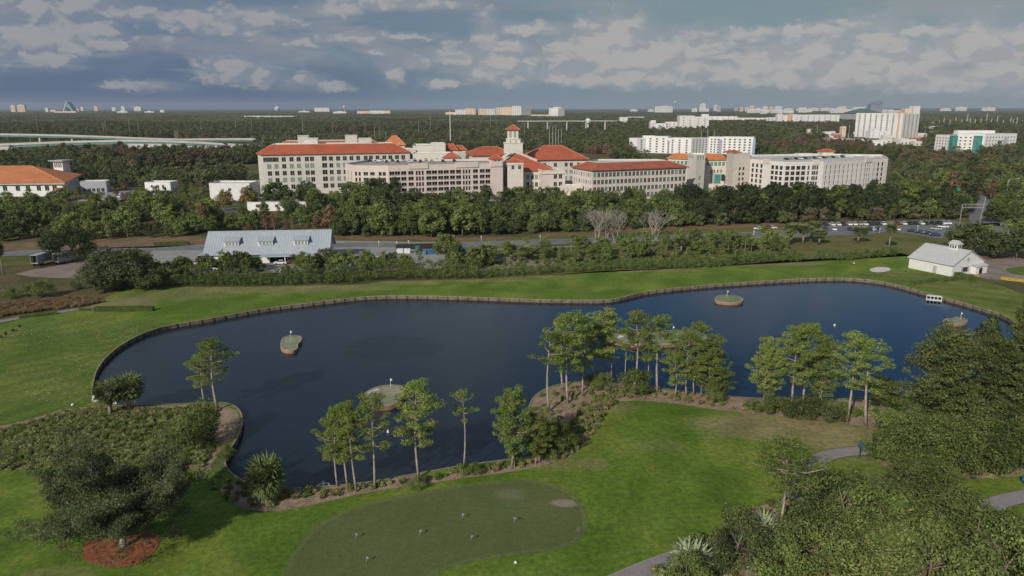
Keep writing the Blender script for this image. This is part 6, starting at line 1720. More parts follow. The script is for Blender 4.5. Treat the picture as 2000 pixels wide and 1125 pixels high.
def box_hedge(name, pxs, w, h, label, mat=F_box, seed=1, L=.10, dens=150):
    pts = GL(pxs); rs = np.random.RandomState(seed); C, N = [], []
    for i in range(len(pts) - 1):
        a, b = np.array(pts[i]), np.array(pts[i + 1]); d = b - a; ln = np.linalg.norm(d); d = d / ln; nn = np.array([-d[1], d[0]])
        for face, area in (('t', ln * w), ('f', ln * h), ('b', ln * h), ('e', w * h), ('s', w * h)):
            n = int(area * dens); u, v = rs.random(n), rs.random(n)
            if face == 't': p = a + d * (u * ln)[:, None] + nn * ((v - .5) * w)[:, None]; z = np.full(n, h); nr = np.array([0, 0, 1.])
            elif face in 'fb':
                s = -1 if face == 'f' else 1; p = a + d * (u * ln)[:, None] + nn * (s * w / 2); z = v * h; nr = np.array([nn[0] * s, nn[1] * s, 0])
            else:
                q = a if face == 'e' else b; s = -1 if face == 'e' else 1; p = q + nn * ((u - .5) * w)[:, None]; z = v * h; nr = np.array([d[0] * s, d[1] * s, 0])
            C.append(np.concatenate([p + rs.normal(size=p.shape) * .05, (z + rs.normal(size=n) * .04)[:, None]], 1)); N.append(np.tile(nr, (n, 1)) + rs.normal(size=(n, 3)) * .45)
    C = np.concatenate(C); N = np.concatenate(N); N /= np.linalg.norm(N, axis=1, keepdims=True)
    V = leaf_arrays(C, N, rs.normal(size=C.shape), np.full(len(C), L), np.full(len(C), L * .7)); V[:, 2] = np.maximum(V[:, 2], .01)
    c = V.mean(0); V[:, 0] -= c[0]; V[:, 1] -= c[1]
    o = put(name, leaf_mesh(name, V, mat), (c[0], c[1], 0)); tag(o, label, 'hedge'); return o
box_hedge('clipped_hedge', [(186, 608), (300, 607)], 1.2, 1.3, 'long straight clipped box hedge on the left lawn throwing a short shadow')
box_hedge('clipped_hedge', [(38, 622), (112, 613)], .9, .6, 'low clipped hedge between the footpath and the driving range at far left')
box_hedge('clipped_hedge', [(302, 481), (370, 479)], 1.3, 1.5, 'clipped hedge behind the service road left of the grey metal shed')
box_hedge('clipped_hedge', [(1780, 556), (1830, 549)], 1.3, 1.0, 'low clipped hedge on the lawn in front of the white barn', L=.12)
box_hedge('clipped_hedge', [(1836, 551), (1880, 545)], 1.8, 1.1, 'middle clipped hedge at the near corner of the white barn', L=.12)
box_hedge('clipped_hedge', [(1868, 540), (1905, 551)], 2.0, 1.5, 'bright clipped hedge below the gable of the white barn', L=.12)
box_hedge('flower_bed', [(1955, 545), (2060, 557)], 2.6, .45, 'long bed of yellow flowers beside the barn driveway', F_yellow, L=.1)['category'] = 'flower bed'
box_hedge('flower_bed', [(1906, 541), (1911, 542)], 1.2, .6, 'small clump of yellow flowers at the end of the barn hedge', F_yellow, L=.1)['category'] = 'flower bed'

# ---------------------------------------------------------------- scrub, reeds, undergrowth as stuff; larger shrubs as things
SH = [make_shrub(101), make_shrub(102, 1.1, 1.1), make_shrub(103, .9, 1.5)]
SC = [make_shrub(111, 1.0, 1.0, 8, 60, .15, .07, F_bank), make_shrub(112, 1.1, .8, 8, 60, .15, .07, F_bank), make_shrub(113, .8, 1.1, 8, 60, .15, .07, F_shrub)]
TF = [make_tuft(121), make_tuft(122, .8, .9), make_tuft(123, .6, 1.0, 100, F_scrub)]
RD = [make_tuft(131, 1.0, 1.2, 150, F_reed), make_tuft(132, 1.1, 1.0, 150, F_reed), make_shrub(133, 1.2, .9, 8, 50, .18, .07, F_reed)]
def fill(name, px, sp, protos, scl, label, seed, z=0):
    poly = GL(px); xs, ys = sample(poly, sp, seed)
    k = ~pip(LAKE, xs, ys); xs, ys = xs[k], ys[k]
    rs = np.random.RandomState(seed)
    return scatter(name, np.stack([xs, ys, np.full(len(xs), z)], 1), rs.uniform(*scl, len(xs)), protos, label, seed)
fill('bank_scrub', [(-250, 855), (0, 840), (60, 828), (130, 803), (185, 800), (300, 800), (400, 796), (425, 800), (415, 850), (425, 870), (395, 915), (300, 905), (200, 905), (60, 915), (-250, 930)], .72, SC[:2] + [TF[2]], (.5, 1.0), 'dense low scrub covering the left lake bank', 21)
fill('bank_scrub', [(150, 806), (250, 800), (330, 798), (330, 812), (200, 822), (150, 815)], 1.2, TF, (.5, .9), 'brownish tall grass around the two palms on the bank', 22)
fill('marsh_grass', [(-120, 612), (0, 598), (60, 588), (170, 582), (205, 590), (170, 598), (110, 604), (0, 620), (-120, 640)], .95, RD, (.7, 1.2), 'brown marsh grass beside the footpath at far left', 23)
fill('shore_brush', [(470, 955), (560, 962), (689, 953), (855, 925), (1018, 902), (1050, 905), (980, 922), (880, 934), (760, 951), (680, 966), (600, 980), (520, 992), (440, 978)], 1.35, [TF[0], SC[0], SH[0], TF[2], SC[2], TF[1]], (.45, 1.15), 'clumps of grass and low shrubs in the straw bed behind the putting green', 24)
fill('shore_brush', [(1100, 890), (1130, 850), (1140, 800), (1185, 778), (1290, 778), (1440, 802), (1440, 795), (1290, 764), (1200, 756), (1160, 790), (1105, 830), (1080, 860), (1050, 880), (1060, 896)], 1.2, [TF[0], TF[1], SC[0], SC[2]], (.5, 1.0), 'brown grass and shrubs along the peninsula edge of the fairway', 25)
fill('shore_brush', [(1100, 897), (1135, 872), (1165, 838), (1185, 800), (1202, 786), (1180, 768), (1140, 792), (1112, 838), (1075, 880)], 1.0, [TF[0], TF[1], SC[0], SC[2]], (.7, 1.3), 'brown and green brush along the edge between peninsula and fairway', 33)
fill('shore_brush', [(1045, 835), (1042, 790), (1060, 770), (1130, 752), (1180, 752), (1150, 775), (1110, 800), (1085, 835)], 2.4, [TF[0], SC[0], SC[2]], (.5, 1.0), 'thin brush on the straw at the peninsula tip', 34)
fill('shore_brush', [(1440, 784), (1600, 786), (1740, 800), (1740, 822), (1640, 818), (1520, 808), (1440, 803)], 1.5, [TF[0], SC[0], SH[1], SC[1]], (.6, 1.3), 'low brush under the pines beside the dry grass', 26)
fill('peninsula_undergrowth', [(1042, 900), (1038, 850), (1060, 830), (1110, 822), (1130, 850), (1095, 898)], 1.5, SC + SH, (.6, 1.2), 'undergrowth in the shade at the foot of the peninsula', 27)
fill('thicket_undergrowth', thick, 2.4, SC + SH + [TF[2]], (.8, 1.5), 'undergrowth filling the near thicket', 28)
fill('thicket_undergrowth', thick2, 1.8, SC + SH, (.8, 1.5), 'undergrowth of the thicket behind the cart path', 29)
fill('bank_scrub', [(440, 925), (470, 945), (500, 960), (440, 975), (400, 945)], 1.6, [TF[0], SC[0]], (.5, .9), 'sparse plants at the near left lake corner', 30)
fill('roadside_scrub', [(930, 524), (1100, 520), (1300, 512), (1560, 500), (1560, 488), (1300, 496), (1100, 508), (930, 512)], 2.6, SC + SH, (.6, 1.4), 'low scrub behind the lakeside hedge', 31)
bsh = [make_broad(141, 3.6, 2.4, .0, 24, 230, .105, .05, .92, F_shrub), make_broad(142, 4.2, 2.6, .0, 26, 230, .105, .05, .98, F_scrub), make_broad(143, 3.2, 2.8, .0, 25, 230, .10, .05, .92, F_leaf)]
bigsh = [ # px, base y, top y, width, proto, label
 (372, 872, 792, 118, 2, F_leaf, 'large dark round shrub on the left bank in front of the two pines'),
 (440, 900, 868, 40, 0, None, 'bright green shrub on the left bank below the large dark shrub'),
 (1240, 772, 722, 76, 0, None, 'round bright shrub at the water edge under the flat-topped pine'),
 (1175, 762, 728, 60, 0, None, 'low dark shrub at the tip of the peninsula'),
 (1395, 788, 745, 50, 0, None, 'shrub at the right end of the pine cluster by the shore'),
 (1490, 806, 765, 64, 2, None, 'shrub below the left pine of the group of four'),
 (1558, 816, 765, 88, 2, None, 'mossy shrub below the second pine of the group of four'),
 (1612, 820, 775, 76, 2, F_leaf_dark, 'dark shrub beside the straight trunk of the umbrella pine'),
 (1100, 880, 826, 70, 0, None, 'shrub in the shade halfway along the peninsula edge'),
 (1072, 894, 850, 62, 2, None, 'shrub at the foot of the peninsula by the bushy low pine'),
 (1010, 905, 880, 30, 0, None, 'small shrub beside the broad open pine'),
 (928, 928, 905, 34, 0, None, 'small green shrub under the spindly pine'),
 (815, 955, 932, 42, 0, F_leaf, 'dark green shrub at the foot of the full round-crowned pine'),
 (1722, 898, 835, 84, 2, None, 'rounded shrub mass at the end of the cart path by the blue sign'),
 (1775, 912, 822, 140, 2, None, 'broad dark thicket bush right of the blue sign'),
 (1800, 915, 830, 150, 0, None, 'thicket bush below the huge layered evergreen'),
 (1860, 915, 828, 150, 2, None, 'dense thicket bush behind the small grass clearing at right'),
 (1930, 915, 830, 150, 2, F_leaf, 'dark thicket bush beyond the right stretch of cart path'),
 (1995, 905, 820, 140, 0, None, 'thicket bush cut by the right edge of the view'),
 (1770, 870, 800, 120, 1, None, 'brush behind the thicket, under the huge layered evergreen'),
 (1890, 860, 800, 130, 1, None, 'yellow-green brush below the bare forked trunk'),
 (1980, 860, 790, 120, 2, F_leaf_dark, 'dark brush at the right edge under the evergreens'),
 (1640, 1020, 925, 170, 2, None, 'dense round bush right of the nearest pine'),
 (1720, 1060, 955, 190, 0, None, 'wide green bush in the middle of the near thicket'),
 (1600, 1100, 1010, 170, 1, None, 'brown-tinged bush below the nearest pine'),
 (1700, 1150, 1040, 200, 1, F_scrub, 'yellow-green bush at the bottom of the near thicket'),
 (1810, 1140, 1030, 200, 1, None, 'mottled bush at the bottom right of the near thicket'),
 (1900, 1090, 985, 200, 2, None, 'green bush in front of the right stretch of cart path'),
 (1960, 1150, 1040, 220, 2, None, 'large bush in the bottom right corner'),
 (1830, 1050, 950, 190, 1, None, 'pale mottled bush in front of the small clearing at right'),
 (1440, 1100, 1010, 140, 2, F_leaf_dark, 'dark shaded bush left of the silvery palmetto'),
 (1390, 1110, 1045, 90, 2, F_leaf_dark, 'dark bush beside the end of the lower cart path'),
 (1530, 1140, 1050, 150, 0, None, 'bush at the bottom edge between the palmettos and the thicket'),
 (1600, 1060, 985, 120, 2, F_leaf_dark, 'dark bush in the shadow behind the nearest pine'),
 (1340, 1150, 1080, 90, 0, None, 'small bush at the bottom edge left of the palmetto'),
 (85, 580, 548, 60, 0, None, 'grey-green shrub on the grass below the dirt yard at far left'), (22, 583, 562, 36, 0, None, 'round shrub at the far left edge above the marsh grass'),
 (150, 565, 548, 26, 2, F_leaf_dark, 'small dark bush between the marsh grass and the bush row'),
]
for (px, by, yt, wp, v, mt, lb) in bigsh:
    near_tree(px, by, yt, wp, bsh[v], lb, 'shrub', 'shrub', mat=mt)
# brown dead tufts among the thicket
# ================================================================ built objects
P_white = M('white_paint', (.78, .77, .74), None, .5, .06, .6)
P_boards = M('white_board_siding', (.74, .73, .70), (.68, .67, .64), 2, .06, .8)
P_shingle = M('light_grey_shingles', (.50, .50, .49), (.45, .45, .44), .8, .1, .8)
P_green = M('green_door_paint', (.06, .26, .18), None, 1, .1, .6)
P_steel = M('galvanised_steel', (.50, .51, .52), None, 1, .1, .5, .5, .3)
P_dark = M('dark_rubber', (.03, .03, .03), None, 1, .1, .8)
P_brick = M('red_brown_rim', (.34, .20, .14), (.26, .15, .105), 1.2, .3, .9)
P_turf = grass_mat('artificial_target_turf', (.22, .26, .155), (.25, .285, .175), (.31, .32, .24), [], scale=.2, dryth=.5)
P_glass = G_dark
def paint(name, c): return M(name, c, tuple(x * .95 for x in c), 1, .03, .35, .5)
CARP = {'white': paint('white_car_paint', (.72, .72, .70)), 'dark': paint('dark_car_paint', (.03, .032, .036)), 'red': paint('red_car_paint', (.22, .02, .02)), 'silver': paint('silver_car_paint', (.40, .41, .42)),
        'blue': paint('navy_car_paint', (.03, .05, .12)), 'orange': paint('orange_machine_paint', (.5, .12, .03))}
def car_meshes():
    prof = [(-2.3, .35), (-2.25, .8), (-2.0, .95), (-1.15, 1.0), (1.0, 1.02), (2.0, .98), (2.25, .85), (2.3, .4)]
    mb = MB(); n = len(prof); vs = [(x, -.9, z) for x, z in prof] + [(x, .9, z) for x, z in prof]
    mb.add(vs, [tuple(range(n)), tuple(reversed(range(n, 2 * n)))] + [(i, n + i, n + (i + 1) % n, (i + 1) % n) for i in range(n)])
    cab = [(-1.3, .98), (-.55, 1.48), (.9, 1.5), (1.75, 1.0)]
    mb.add([(x, -.72, z) for x, z in cab[1:3]] + [(x, .72, z) for x, z in cab[1:3]] + [(x, -.72, z + .04) for x, z in cab[1:3]] + [(x, .72, z + .04) for x, z in cab[1:3]], [(4, 5, 7, 6), (0, 1, 5, 4), (2, 6, 7, 3), (0, 4, 6, 2), (1, 3, 7, 5)])
    body = mb.mesh('body', [P_white])
    g = MB(); vs = [(x, -.80 if i in (0, 3) else -.70, z) for i, (x, z) in enumerate(cab)] + [(x, .80 if i in (0, 3) else .70, z) for i, (x, z) in enumerate(cab)]
    g.add(vs, [(0, 1, 2, 3), (7, 6, 5, 4), (0, 4, 5, 1), (2, 6, 7, 3), (1, 5, 6, 2)])
    glass = g.mesh('cabin_glass', [P_glass])
    w = MB().tube([(0, -.12, 0), (0, .12, 0)], [.34, .34], 10).mesh('wheel', [P_dark])
    return body, glass, w
CB, CG, CW = car_meshes()
def car(px, py, col, label, group=None, rz=0.0, z=0.08, name='parked_car', xy=None, s=1.0):
    x, y = xy or G(px, py, z)
    t = thing(name, label, 'car', (x, y, z), rz, group)
    put('body', CB, (0, 0, 0), 0, t, s, CARP[col]); put('cabin_glass', CG, (0, 0, 0), 0, t, s)
    for wx in (-1.4, 1.4):
        for wy in (-.82, .82): put('wheel', CW, (wx * s, wy * s, .34 * s), 0, t, s)
    return t
RW = {'white': 'white', 'dark': 'black', 'red': 'dark red', 'silver': 'silver', 'blue': 'dark blue'}
for px, c in ((1600, 'dark'), (1612, 'dark'), (1625, 'white'), (1637, 'white'), (1647, 'dark'), (1659, 'white'), (1669, 'white'), (1679, 'silver'), (1689, 'white'), (1698, 'dark'), (1706, 'dark'), (1715, 'dark'), (1725, 'white'),
              (1752, 'red'), (1765, 'white'), (1778, 'dark'), (1789, 'dark'), (1799, 'white'), (1808, 'dark'), (1822, 'dark'), (1834, 'dark'), (1843, 'white'), (1852, 'white')):
    lab = {'red': 'dark red car in the back row under the dark tree belt', 'silver': 'silver car in the back row under the dark tree belt'}.get(c, RW[c] + ' car in the back parking row under the dark tree belt')
    car(px, 440.5 - (px - 1600) * .012, c, lab, RW[c] + ' cars in the back row of the parking strip', R(80) + rnd.uniform(-.08, .08))
for px, c in ((1612, 'blue'), (1629, 'white'), (1660, 'dark'), (1697, 'dark'), (1705, 'silver'), (1715, 'blue'), (1752, 'white'), (1583, 'dark')):
    car(px, 449.5, c, RW[c] + ' car in the front parking row beside the lawn', RW[c] + ' cars in the front row of the parking strip', R(75) + rnd.uniform(-.1, .1))
for px, py, c, l in ((1783, 453, 'dark', 'black car at the left of the four parked across the lawn edge'), (1797, 455.5, 'blue', 'second dark car of the four parked at the lawn edge'), (1810, 458, 'dark', 'third car, black, of the four parked at the lawn edge'),
                     (1826, 461, 'blue', 'rightmost dark blue car of the four at the lawn edge by the evergreens'), (1828, 449, 'silver', 'silver car alone in the drive behind the four dark cars'), (1842, 445, 'white', 'white car near the evergreens at the end of the drive')):
    car(px, py, c, l, None, R(-25))
for px, py, c, l in ((1423, 460.5, 'dark', 'black car driving on the road, just left of a white one'), (1438, 461, 'white', 'white car driving on the road right behind the black one'), (1482, 448.5, 'white', 'white car on the far side of the road left of the red one'),
                     (1496, 447.5, 'red', 'dark red car between two white cars at the far side of the road'), (1507, 447, 'white', 'white car on the far side of the road right of the red one'), (1000, 417, 'white', 'white car on the street behind the front trees'), (548, 516, 'white', 'white pickup in the open bay of the metal-roofed shed'),
                     (566, 515, 'red', 'red vehicle in the open bay of the metal-roofed shed'), (560, 531, 'white', 'white pickup parked in front of the metal-roofed shed'), (505, 528, 'white', 'white van half hidden by bushes before the shed'), (383, 517, 'white', 'white truck at the left end of the metal-roofed shed'),
                     (402, 521, 'white', 'second white truck at the left end of the metal-roofed shed'), (430, 527, 'white', 'white vehicle behind the bushes in front of the shed'), (1940, 462, 'dark', 'black car in the car park at the right edge, nearest'), (1958, 460, 'silver', 'silver car in the right-edge car park'),
                     (1985, 452, 'white', 'white car at the back of the right-edge car park'), (1995, 468, 'white', 'white car cut by the right edge of the view'), (1972, 466, 'blue', 'navy car in the right-edge car park'), (745, 420, 'silver', 'silver car on the street behind the road trees'), (845, 424, 'dark', 'black car on the street behind the road trees')):
    car(px, py, c, l, None, R(5 + rnd.uniform(-8, 8)), name='moving_car' if 'driving' in l else 'parked_car')
for i, px in enumerate(range(722, 905, 11)):
    z = 21.7; x, y = G(px, 315.5 - (px - 722) * .012 + (i % 2) * 2.2, z)
    c = ('dark', 'silver', 'white', 'dark', 'blue')[i % 5]; car(0, 0, c, RW[c] + ' car parked on the roof deck of the left parking building', RW[c] + ' cars on the left roof deck', R(100), z, xy=(x, y))
for i, px in enumerate(range(1536, 1650, 9)):
    z = 21.5; x, y = G(px, 312.3 - (px - 1536) * .045, z)
    c = ('dark', 'silver', 'dark', 'white')[i % 4]; car(0, 0, c, RW[c] + ' car parked on the roof deck of the right parking building', RW[c] + ' cars on the right roof deck', R(100), z, xy=(x, y))
for i in range(16):
    px, py = 235 + (i % 8) * 14, 380 + (i // 8) * 5.5
    c = ('white', 'dark', 'silver', 'white', 'red')[i % 5]; car(px, py, c, RW[c] + ' car in the planted car park at the left', RW[c] + ' cars in the planted car park', R(95))

# ---------------------------------------------------------------- metal-roofed shed with three dormers
def shed():
    A, B = G(404, 516), G(640, 511)
    d = Vector((B[0] - A[0], B[1] - A[1])).normalized(); L = (Vector(B) - Vector(A)).length; D = 17.0; rz = math.atan2(d.y, d.x)
    t = thing('metal_roofed_shed', 'long white maintenance shed with grey metal roof, three dormers and open bays', 'shed', (A[0], A[1], 0), rz)
    he, hr = 4.2, 10.4
    wl = MB(); bays = [(L * .52, L * .66), (L * .67, L * .80), (L * .81, L * .97)]
    wl.box(0, bays[0][0], 0, .3, 0, he - .02); wl.box(0, .3, .3, D, 0, he - .02); wl.box(L - .3, L, .3, D, 0, he - .02); wl.box(0, L, D, D + .3, 0, he - .02)
    for a in (bays[0][1], bays[1][1], bays[2][1]): wl.box(a, a + (.3 if a < L * .9 else L - a), 0, .3, 0, he - .6)
    wl.box(bays[0][0], L, 0, .3, he - .6, he - .02)
    for x in (0, L - .3): wl.add([(x, 0, he), (x + .3, 0, he), (x, D, he), (x + .3, D, he), (x, D / 2, hr - .15), (x + .3, D / 2, hr - .15)], [(0, 4, 2), (1, 3, 5), (0, 1, 5, 4), (2, 4, 5, 3)])
    wl.build('wall', P_boards, t)
    MB().box(bays[0][0], L - .3, 9, 9.2, 0, he).build('inner_wall', V_dark, t)  # back of the open bays, their shade put into its near-black colour
    o = 1.0
    def slope(name, x0, x1, y0, z0, y1, z1, mat=M_metal):
        mb = MB().add([(x0, y0, z0), (x1, y0, z0), (x1, y1, z1), (x0, y1, z1), (x0, y0, z0 - .2), (x1, y0, z0 - .2), (x1, y1, z1 - .2), (x0, y1, z1 - .2)], [(0, 1, 2, 3), (7, 6, 5, 4), (0, 4, 5, 1), (2, 6, 7, 3), (0, 3, 7, 4), (1, 5, 6, 2)])
        r = mb.build(name, mat, t)
        sm = MB(); n = int((x1 - x0) / .9)
        for i in range(n + 1):
            x = x0 + (x1 - x0) * i / n
            sm.add([(x - .03, y0, z0), (x + .03, y0, z0), (x + .03, y1, z1), (x - .03, y1, z1), (x - .03, y0, z0 + .09), (x + .03, y0, z0 + .09), (x + .03, y1, z1 + .09), (x - .03, y1, z1 + .09)], [(4, 5, 6, 7), (0, 4, 7, 3), (1, 2, 6, 5), (0, 1, 5, 4)])
        sm.build('standing_seams', mat, r)
    sl = (hr - he) / (D / 2)
    slope('roof', -o, L + o, -1.0, he - sl, D / 2, hr); slope('roof', -o, L + o, D + 1.0, he - sl, D / 2, hr)
    slope('porch_roof', L * .46, L + o * .6, -3.6, he - 1.2, -1.0, he - .75)
    for a in (L * .47, L * .66, L * .805, L * .985): MB().box(a - .15, a + .15, -3.3, -3.0, 0, he - 1.3).build('porch_post', P_white, t)
    MB().bar((-o, D / 2, hr + .1), (L + o, D / 2, hr + .1), .16, 6).build('ridge_cap', M_metal, t)
    MB().box(L * .395, L * .42, -.12, -.02, .3, 2.7).build('green_door', P_green, t)
    for f in (.20, .48, .775):
        x = L * f; yf = 2.3; w = 2.6; zb = he + sl * yf; zt_ = zb + 1.9; yr = (zt_ + .9 - he) / sl
        mb = MB(); mb.add([(x - w, yf, zb - .3), (x + w, yf, zb - .3), (x + w, yf, zt_), (x - w, yf, zt_), (x - w, (zt_ - he) / sl, zt_), (x + w, (zt_ - he) / sl, zt_)], [(0, 1, 2, 3), (0, 3, 4), (1, 5, 2)])
        dm = mb.build('dormer', P_white, t)
        r = MB().add([(x - w - .35, yf - .4, zt_ - .05), (x + w + .35, yf - .4, zt_ - .05), (x + w + .35, yr, zt_ + .95), (x - w - .35, yr, zt_ + .95), (x - w - .35, yf - .4, zt_ + .12), (x + w + .35, yf - .4, zt_ + .12), (x + w + .35, yr, zt_ + 1.1), (x - w - .35, yr, zt_ + 1.1)],
                     [(4, 5, 6, 7), (0, 1, 5, 4), (1, 2, 6, 5), (3, 0, 4, 7), (0, 3, 2, 1)]); r.build('dormer_roof', M_metal, dm)
        for i in range(4):
            xx = x - w + .55 + i * 1.17 + .1; k = win_mesh('green', .8, 1.2); put('window', k, (xx + .3, yf - .26, zb + .4), 0, dm)
shed()

# ---------------------------------------------------------------- white barn with cupola
def barn():
    A, B, C = Vector(G(1774, 523)), Vector(G(1858, 540.5)), Vector(G(1903, 528))
    d = (B - A).normalized(); L = (B - A).length; nn = Vector((-d.y, d.x)); W = (C - B).dot(nn); rz = math.atan2(d.y, d.x)
    if W < 0: W = -W
    t = thing('white_barn', 'white boarded barn with pale grey roof and a small windowed cupola beside the lake', 'barn', (A.x, A.y, 0), rz)
    he, hr = 3.9, 8.1
    mb = MB()
    def seg(x0, x1, z0, z1): mb.add([(x0, 0, z0), (x1, 0, z0), (x1, 0, z1), (x0, 0, z1)], [(0, 1, 2, 3)])
    dx = L * .575
    seg(0, dx, 0, he); seg(dx + 1.2, L, 0, he); seg(dx, dx + 1.2, 2.5, he)
    # gable with opening
    for x in (0, L): mb.add([(x, 0, 0), (x, W, 0), (x, W, he), (x, W / 2, hr), (x, 0, he)], [(0, 1, 2, 3, 4) if x else (4, 3, 2, 1, 0)])
    mb.add([(0, W, 0), (L, W, 0), (L, W, he), (0, W, he)], [(3, 2, 1, 0)])
    w = mb.build('wall', P_boards, t)
    bd = MB()
    for i in range(12): z = .3 + i * .3; bd.box(-.02, dx, -.035, 0, z, z + .03); bd.box(dx + 1.2, L, -.035, 0, z, z + .03)
    bd.build('siding_boards', P_boards, w)
    MB().box(dx, dx + 1.2, .12, .2, 0, 2.5).build('door', W_grey, t)
    gw = MB(); gw.box(L, L + .12, W * .28, W * .52, 1.0, 2.8, 1); gw.box(L + .12, L + .16, W * .33, W * .47, 1.2, 2.6, 0); gw.build('gable_window', [G_dark, W_grey], t)
    gw = MB(); gw.box(L, L + .12, W * .43, W * .50, 4.6, 5.7, 0); gw.build('gable_vent', W_grey, t)
    MB().box(L, L + 1.6, W * .62, W * .98, 0, 2.6).build('annex', P_boards, t)
    MB().add([(L - .1, W * .6, 3.2), (L + 1.9, W * .6, 2.6), (L + 1.9, W, 2.6), (L - .1, W, 3.2), (L - .1, W * .6, 3.35), (L + 1.9, W * .6, 2.75), (L + 1.9, W, 2.75), (L - .1, W, 3.35)], [(4, 5, 6, 7), (0, 1, 5, 4), (1, 2, 6, 5), (3, 2, 1, 0)]).build('annex_roof', P_shingle, t)
    MB().box(L + 1.6, L + 1.68, W * .72, W * .82, .1, 2.1).build('annex_door', P_dark, t)
    o = .5; sl = (hr - he) / (W / 2)
    for nm, y0, s in (('roof', -o, 1), ('roof', W + o, -1)):
        z0 = he - sl * o; th = .18
        MB().add([(-o, y0, z0), (L + o, y0, z0), (L + o, W / 2, hr), (-o, W / 2, hr), (-o, y0, z0 + th), (L + o, y0, z0 + th), (L + o, W / 2, hr + th), (-o, W / 2, hr + th)], [(4, 5, 6, 7), (3, 2, 1, 0), (0, 1, 5, 4), (1, 2, 6, 5), (3, 0, 4, 7)]).build(nm, P_shingle, t)
    cxx, cyy = L * .66, W / 2; c = MB(); c.box(cxx - 1.5, cxx + 1.5, cyy - 1.2, cyy + 1.2, hr - 1.2, hr + 1.5)
    cu = c.build('cupola', P_white, t)
    for i in range(3): MB().box(cxx - 1.15 + i * .85, cxx - .65 + i * .85, cyy - 1.26, cyy - 1.2, hr + .2, hr + 1.1).build('window', G_dark, cu)
    for i in range(2): MB().box(cxx + 1.5, cxx + 1.56, cyy - .8 + i * .95, cyy - .2 + i * .95, hr + .2, hr + 1.1).build('window', G_dark, cu)
    z = hr + 1.5; MB().add([(cxx - 1.9, cyy - 1.6, z), (cxx + 1.9, cyy - 1.6, z), (cxx + 1.9, cyy + 1.6, z), (cxx - 1.9, cyy + 1.6, z), (cxx - 1.2, cyy, z + 1.3), (cxx + 1.2, cyy, z + 1.3)], [(0, 1, 5, 4), (1, 2, 5), (2, 3, 4, 5), (3, 0, 4), (3, 2, 1, 0)]).build('cupola_roof', P_shingle, cu)
barn()

# ---------------------------------------------------------------- trailers, containers, yard things
def trailer(px, py, label, rz, L=11):
    x, y = G(px, py); t = thing('white_trailer', label, 'trailer', (x, y, 0), rz)
    mb = MB(); z0, z1, w = 1.1, 4.0, 1.3
    mb.box(-w, w, 0, L, z0, z0 + .15); mb.box(-w, w, 0, L, z1, z1 + .1); mb.box(-w, -w + .08, 0, L, z0 + .15, z1); mb.box(w - .08, w, 0, L, z0 + .15, z1); mb.box(-w + .08, w - .08, L - .1, L, z0 + .15, z1)
    mb.build('box_body', M('dull_trailer_paint', (.42, .43, .44), (.36, .37, .38), .6, .1, .7), t)
    MB().box(-w + .1, w - .1, 1.5, 1.6, z0 + .2, z1 - .05).build('interior_shade_panel', V_dark, t)  # dark sheet standing for the shade inside the open box
    for wy in (1.2, 2.6):
        for wx in (-1.1, 1.1): MB().tube([(wx - .15, wy, .5), (wx + .15, wy, .5)], [.5, .5], 10).build('wheel', P_dark, t)
    MB().box(-.15, .15, L - 2, L - 1.7, 0, 1.1).build('landing_leg', P_steel, t)
trailer(68, 521, 'left white box trailer with open dark rear doors on the dirt yard', R(-5), 12)
trailer(110, 518, 'right white box trailer with open rear, parked in front of the big dark tree', R(-20), 7.5)
trailer(395, 521, 'white box truck body beside the left end of the metal-roofed shed', R(10), 5)
def container(px, py, L, mat, label, rz=0, W=2.4, Hh=2.6, cat='container', name='container', open_=False):
    x, y = G(px, py); t = thing(name, label, cat, (x, y, 0), rz)
    mb = MB(); n = int(L / .5); mb.box(-L / 2, L / 2, 0, W, .05, Hh - .05 if not open_ else Hh)
    mb.build('body', mat, t)
    rb = MB()
    for i in range(n): rb.box(-L / 2 + (i + .2) * L / n, -L / 2 + (i + .7) * L / n, -.06, 0, .15, Hh - .15)
    rb.build('ribs', mat, t)
    if not open_: MB().box(-L / 2 - .04, L / 2 + .04, -.05, W + .05, Hh - .05, Hh).build('lid', mat, t)
P_blue = M('bright_blue_paint', (.01, .24, .52), (.01, .18, .42), .5, .08, .5); P_teal = M('teal_paint', (.03, .24, .22), None, .5, .08, .5); P_bluem = M('mid_blue_paint', (.04, .13, .32), None, .5, .08, .5)
container(911, 501, 8.5, P_blue, 'bright blue covered container beside the grey-green trees at the yard end', R(8))
container(841, 497, 3.6, P_bluem, 'small blue skip in the service yard', R(5), 2, 1.6, 'skip', 'skip')
container(822, 498, 4.0, M('grey_blue_paint', (.16, .20, .27), None, 1, .1, .6), 'grey-blue skip left of the small blue one', R(5), 2, 1.5, 'skip', 'skip')
container(781, 495, 2.4, P_white, 'left of the two white boxes in the service yard', R(3), 1.8, 1.7, 'box', 'white_box'); container(795, 495, 2.4, P_white, 'right of the two white boxes in the service yard', R(3), 1.8, 1.7, 'box', 'white_box')
container(815, 493, 1.6, P_teal, 'upright teal portable toilet in the service yard', R(3), 1.4, 2.4, 'portable toilet', 'portable_toilet')
container(1922, 478, 5, P_white, 'white covered golf cart shelter at the car park on the right', R(10), 2.5, 2.2, 'shelter', 'shelter')
sc_ = MB()
for (px0, px1) in ((773, 846),):
    a, b = Vector(G(px0, 488)), Vector(G(px1, 486)); q = [tuple(a), tuple(b), (b.x, b.y + .15), (a.x, a.y + .15)]; sc_.prism(q, 0, 2.2)
tag(sc_.build('screen_fence', P_dark), 'low black mesh fence behind the white boxes in the service yard', 'fence')
rs = random.Random(4)
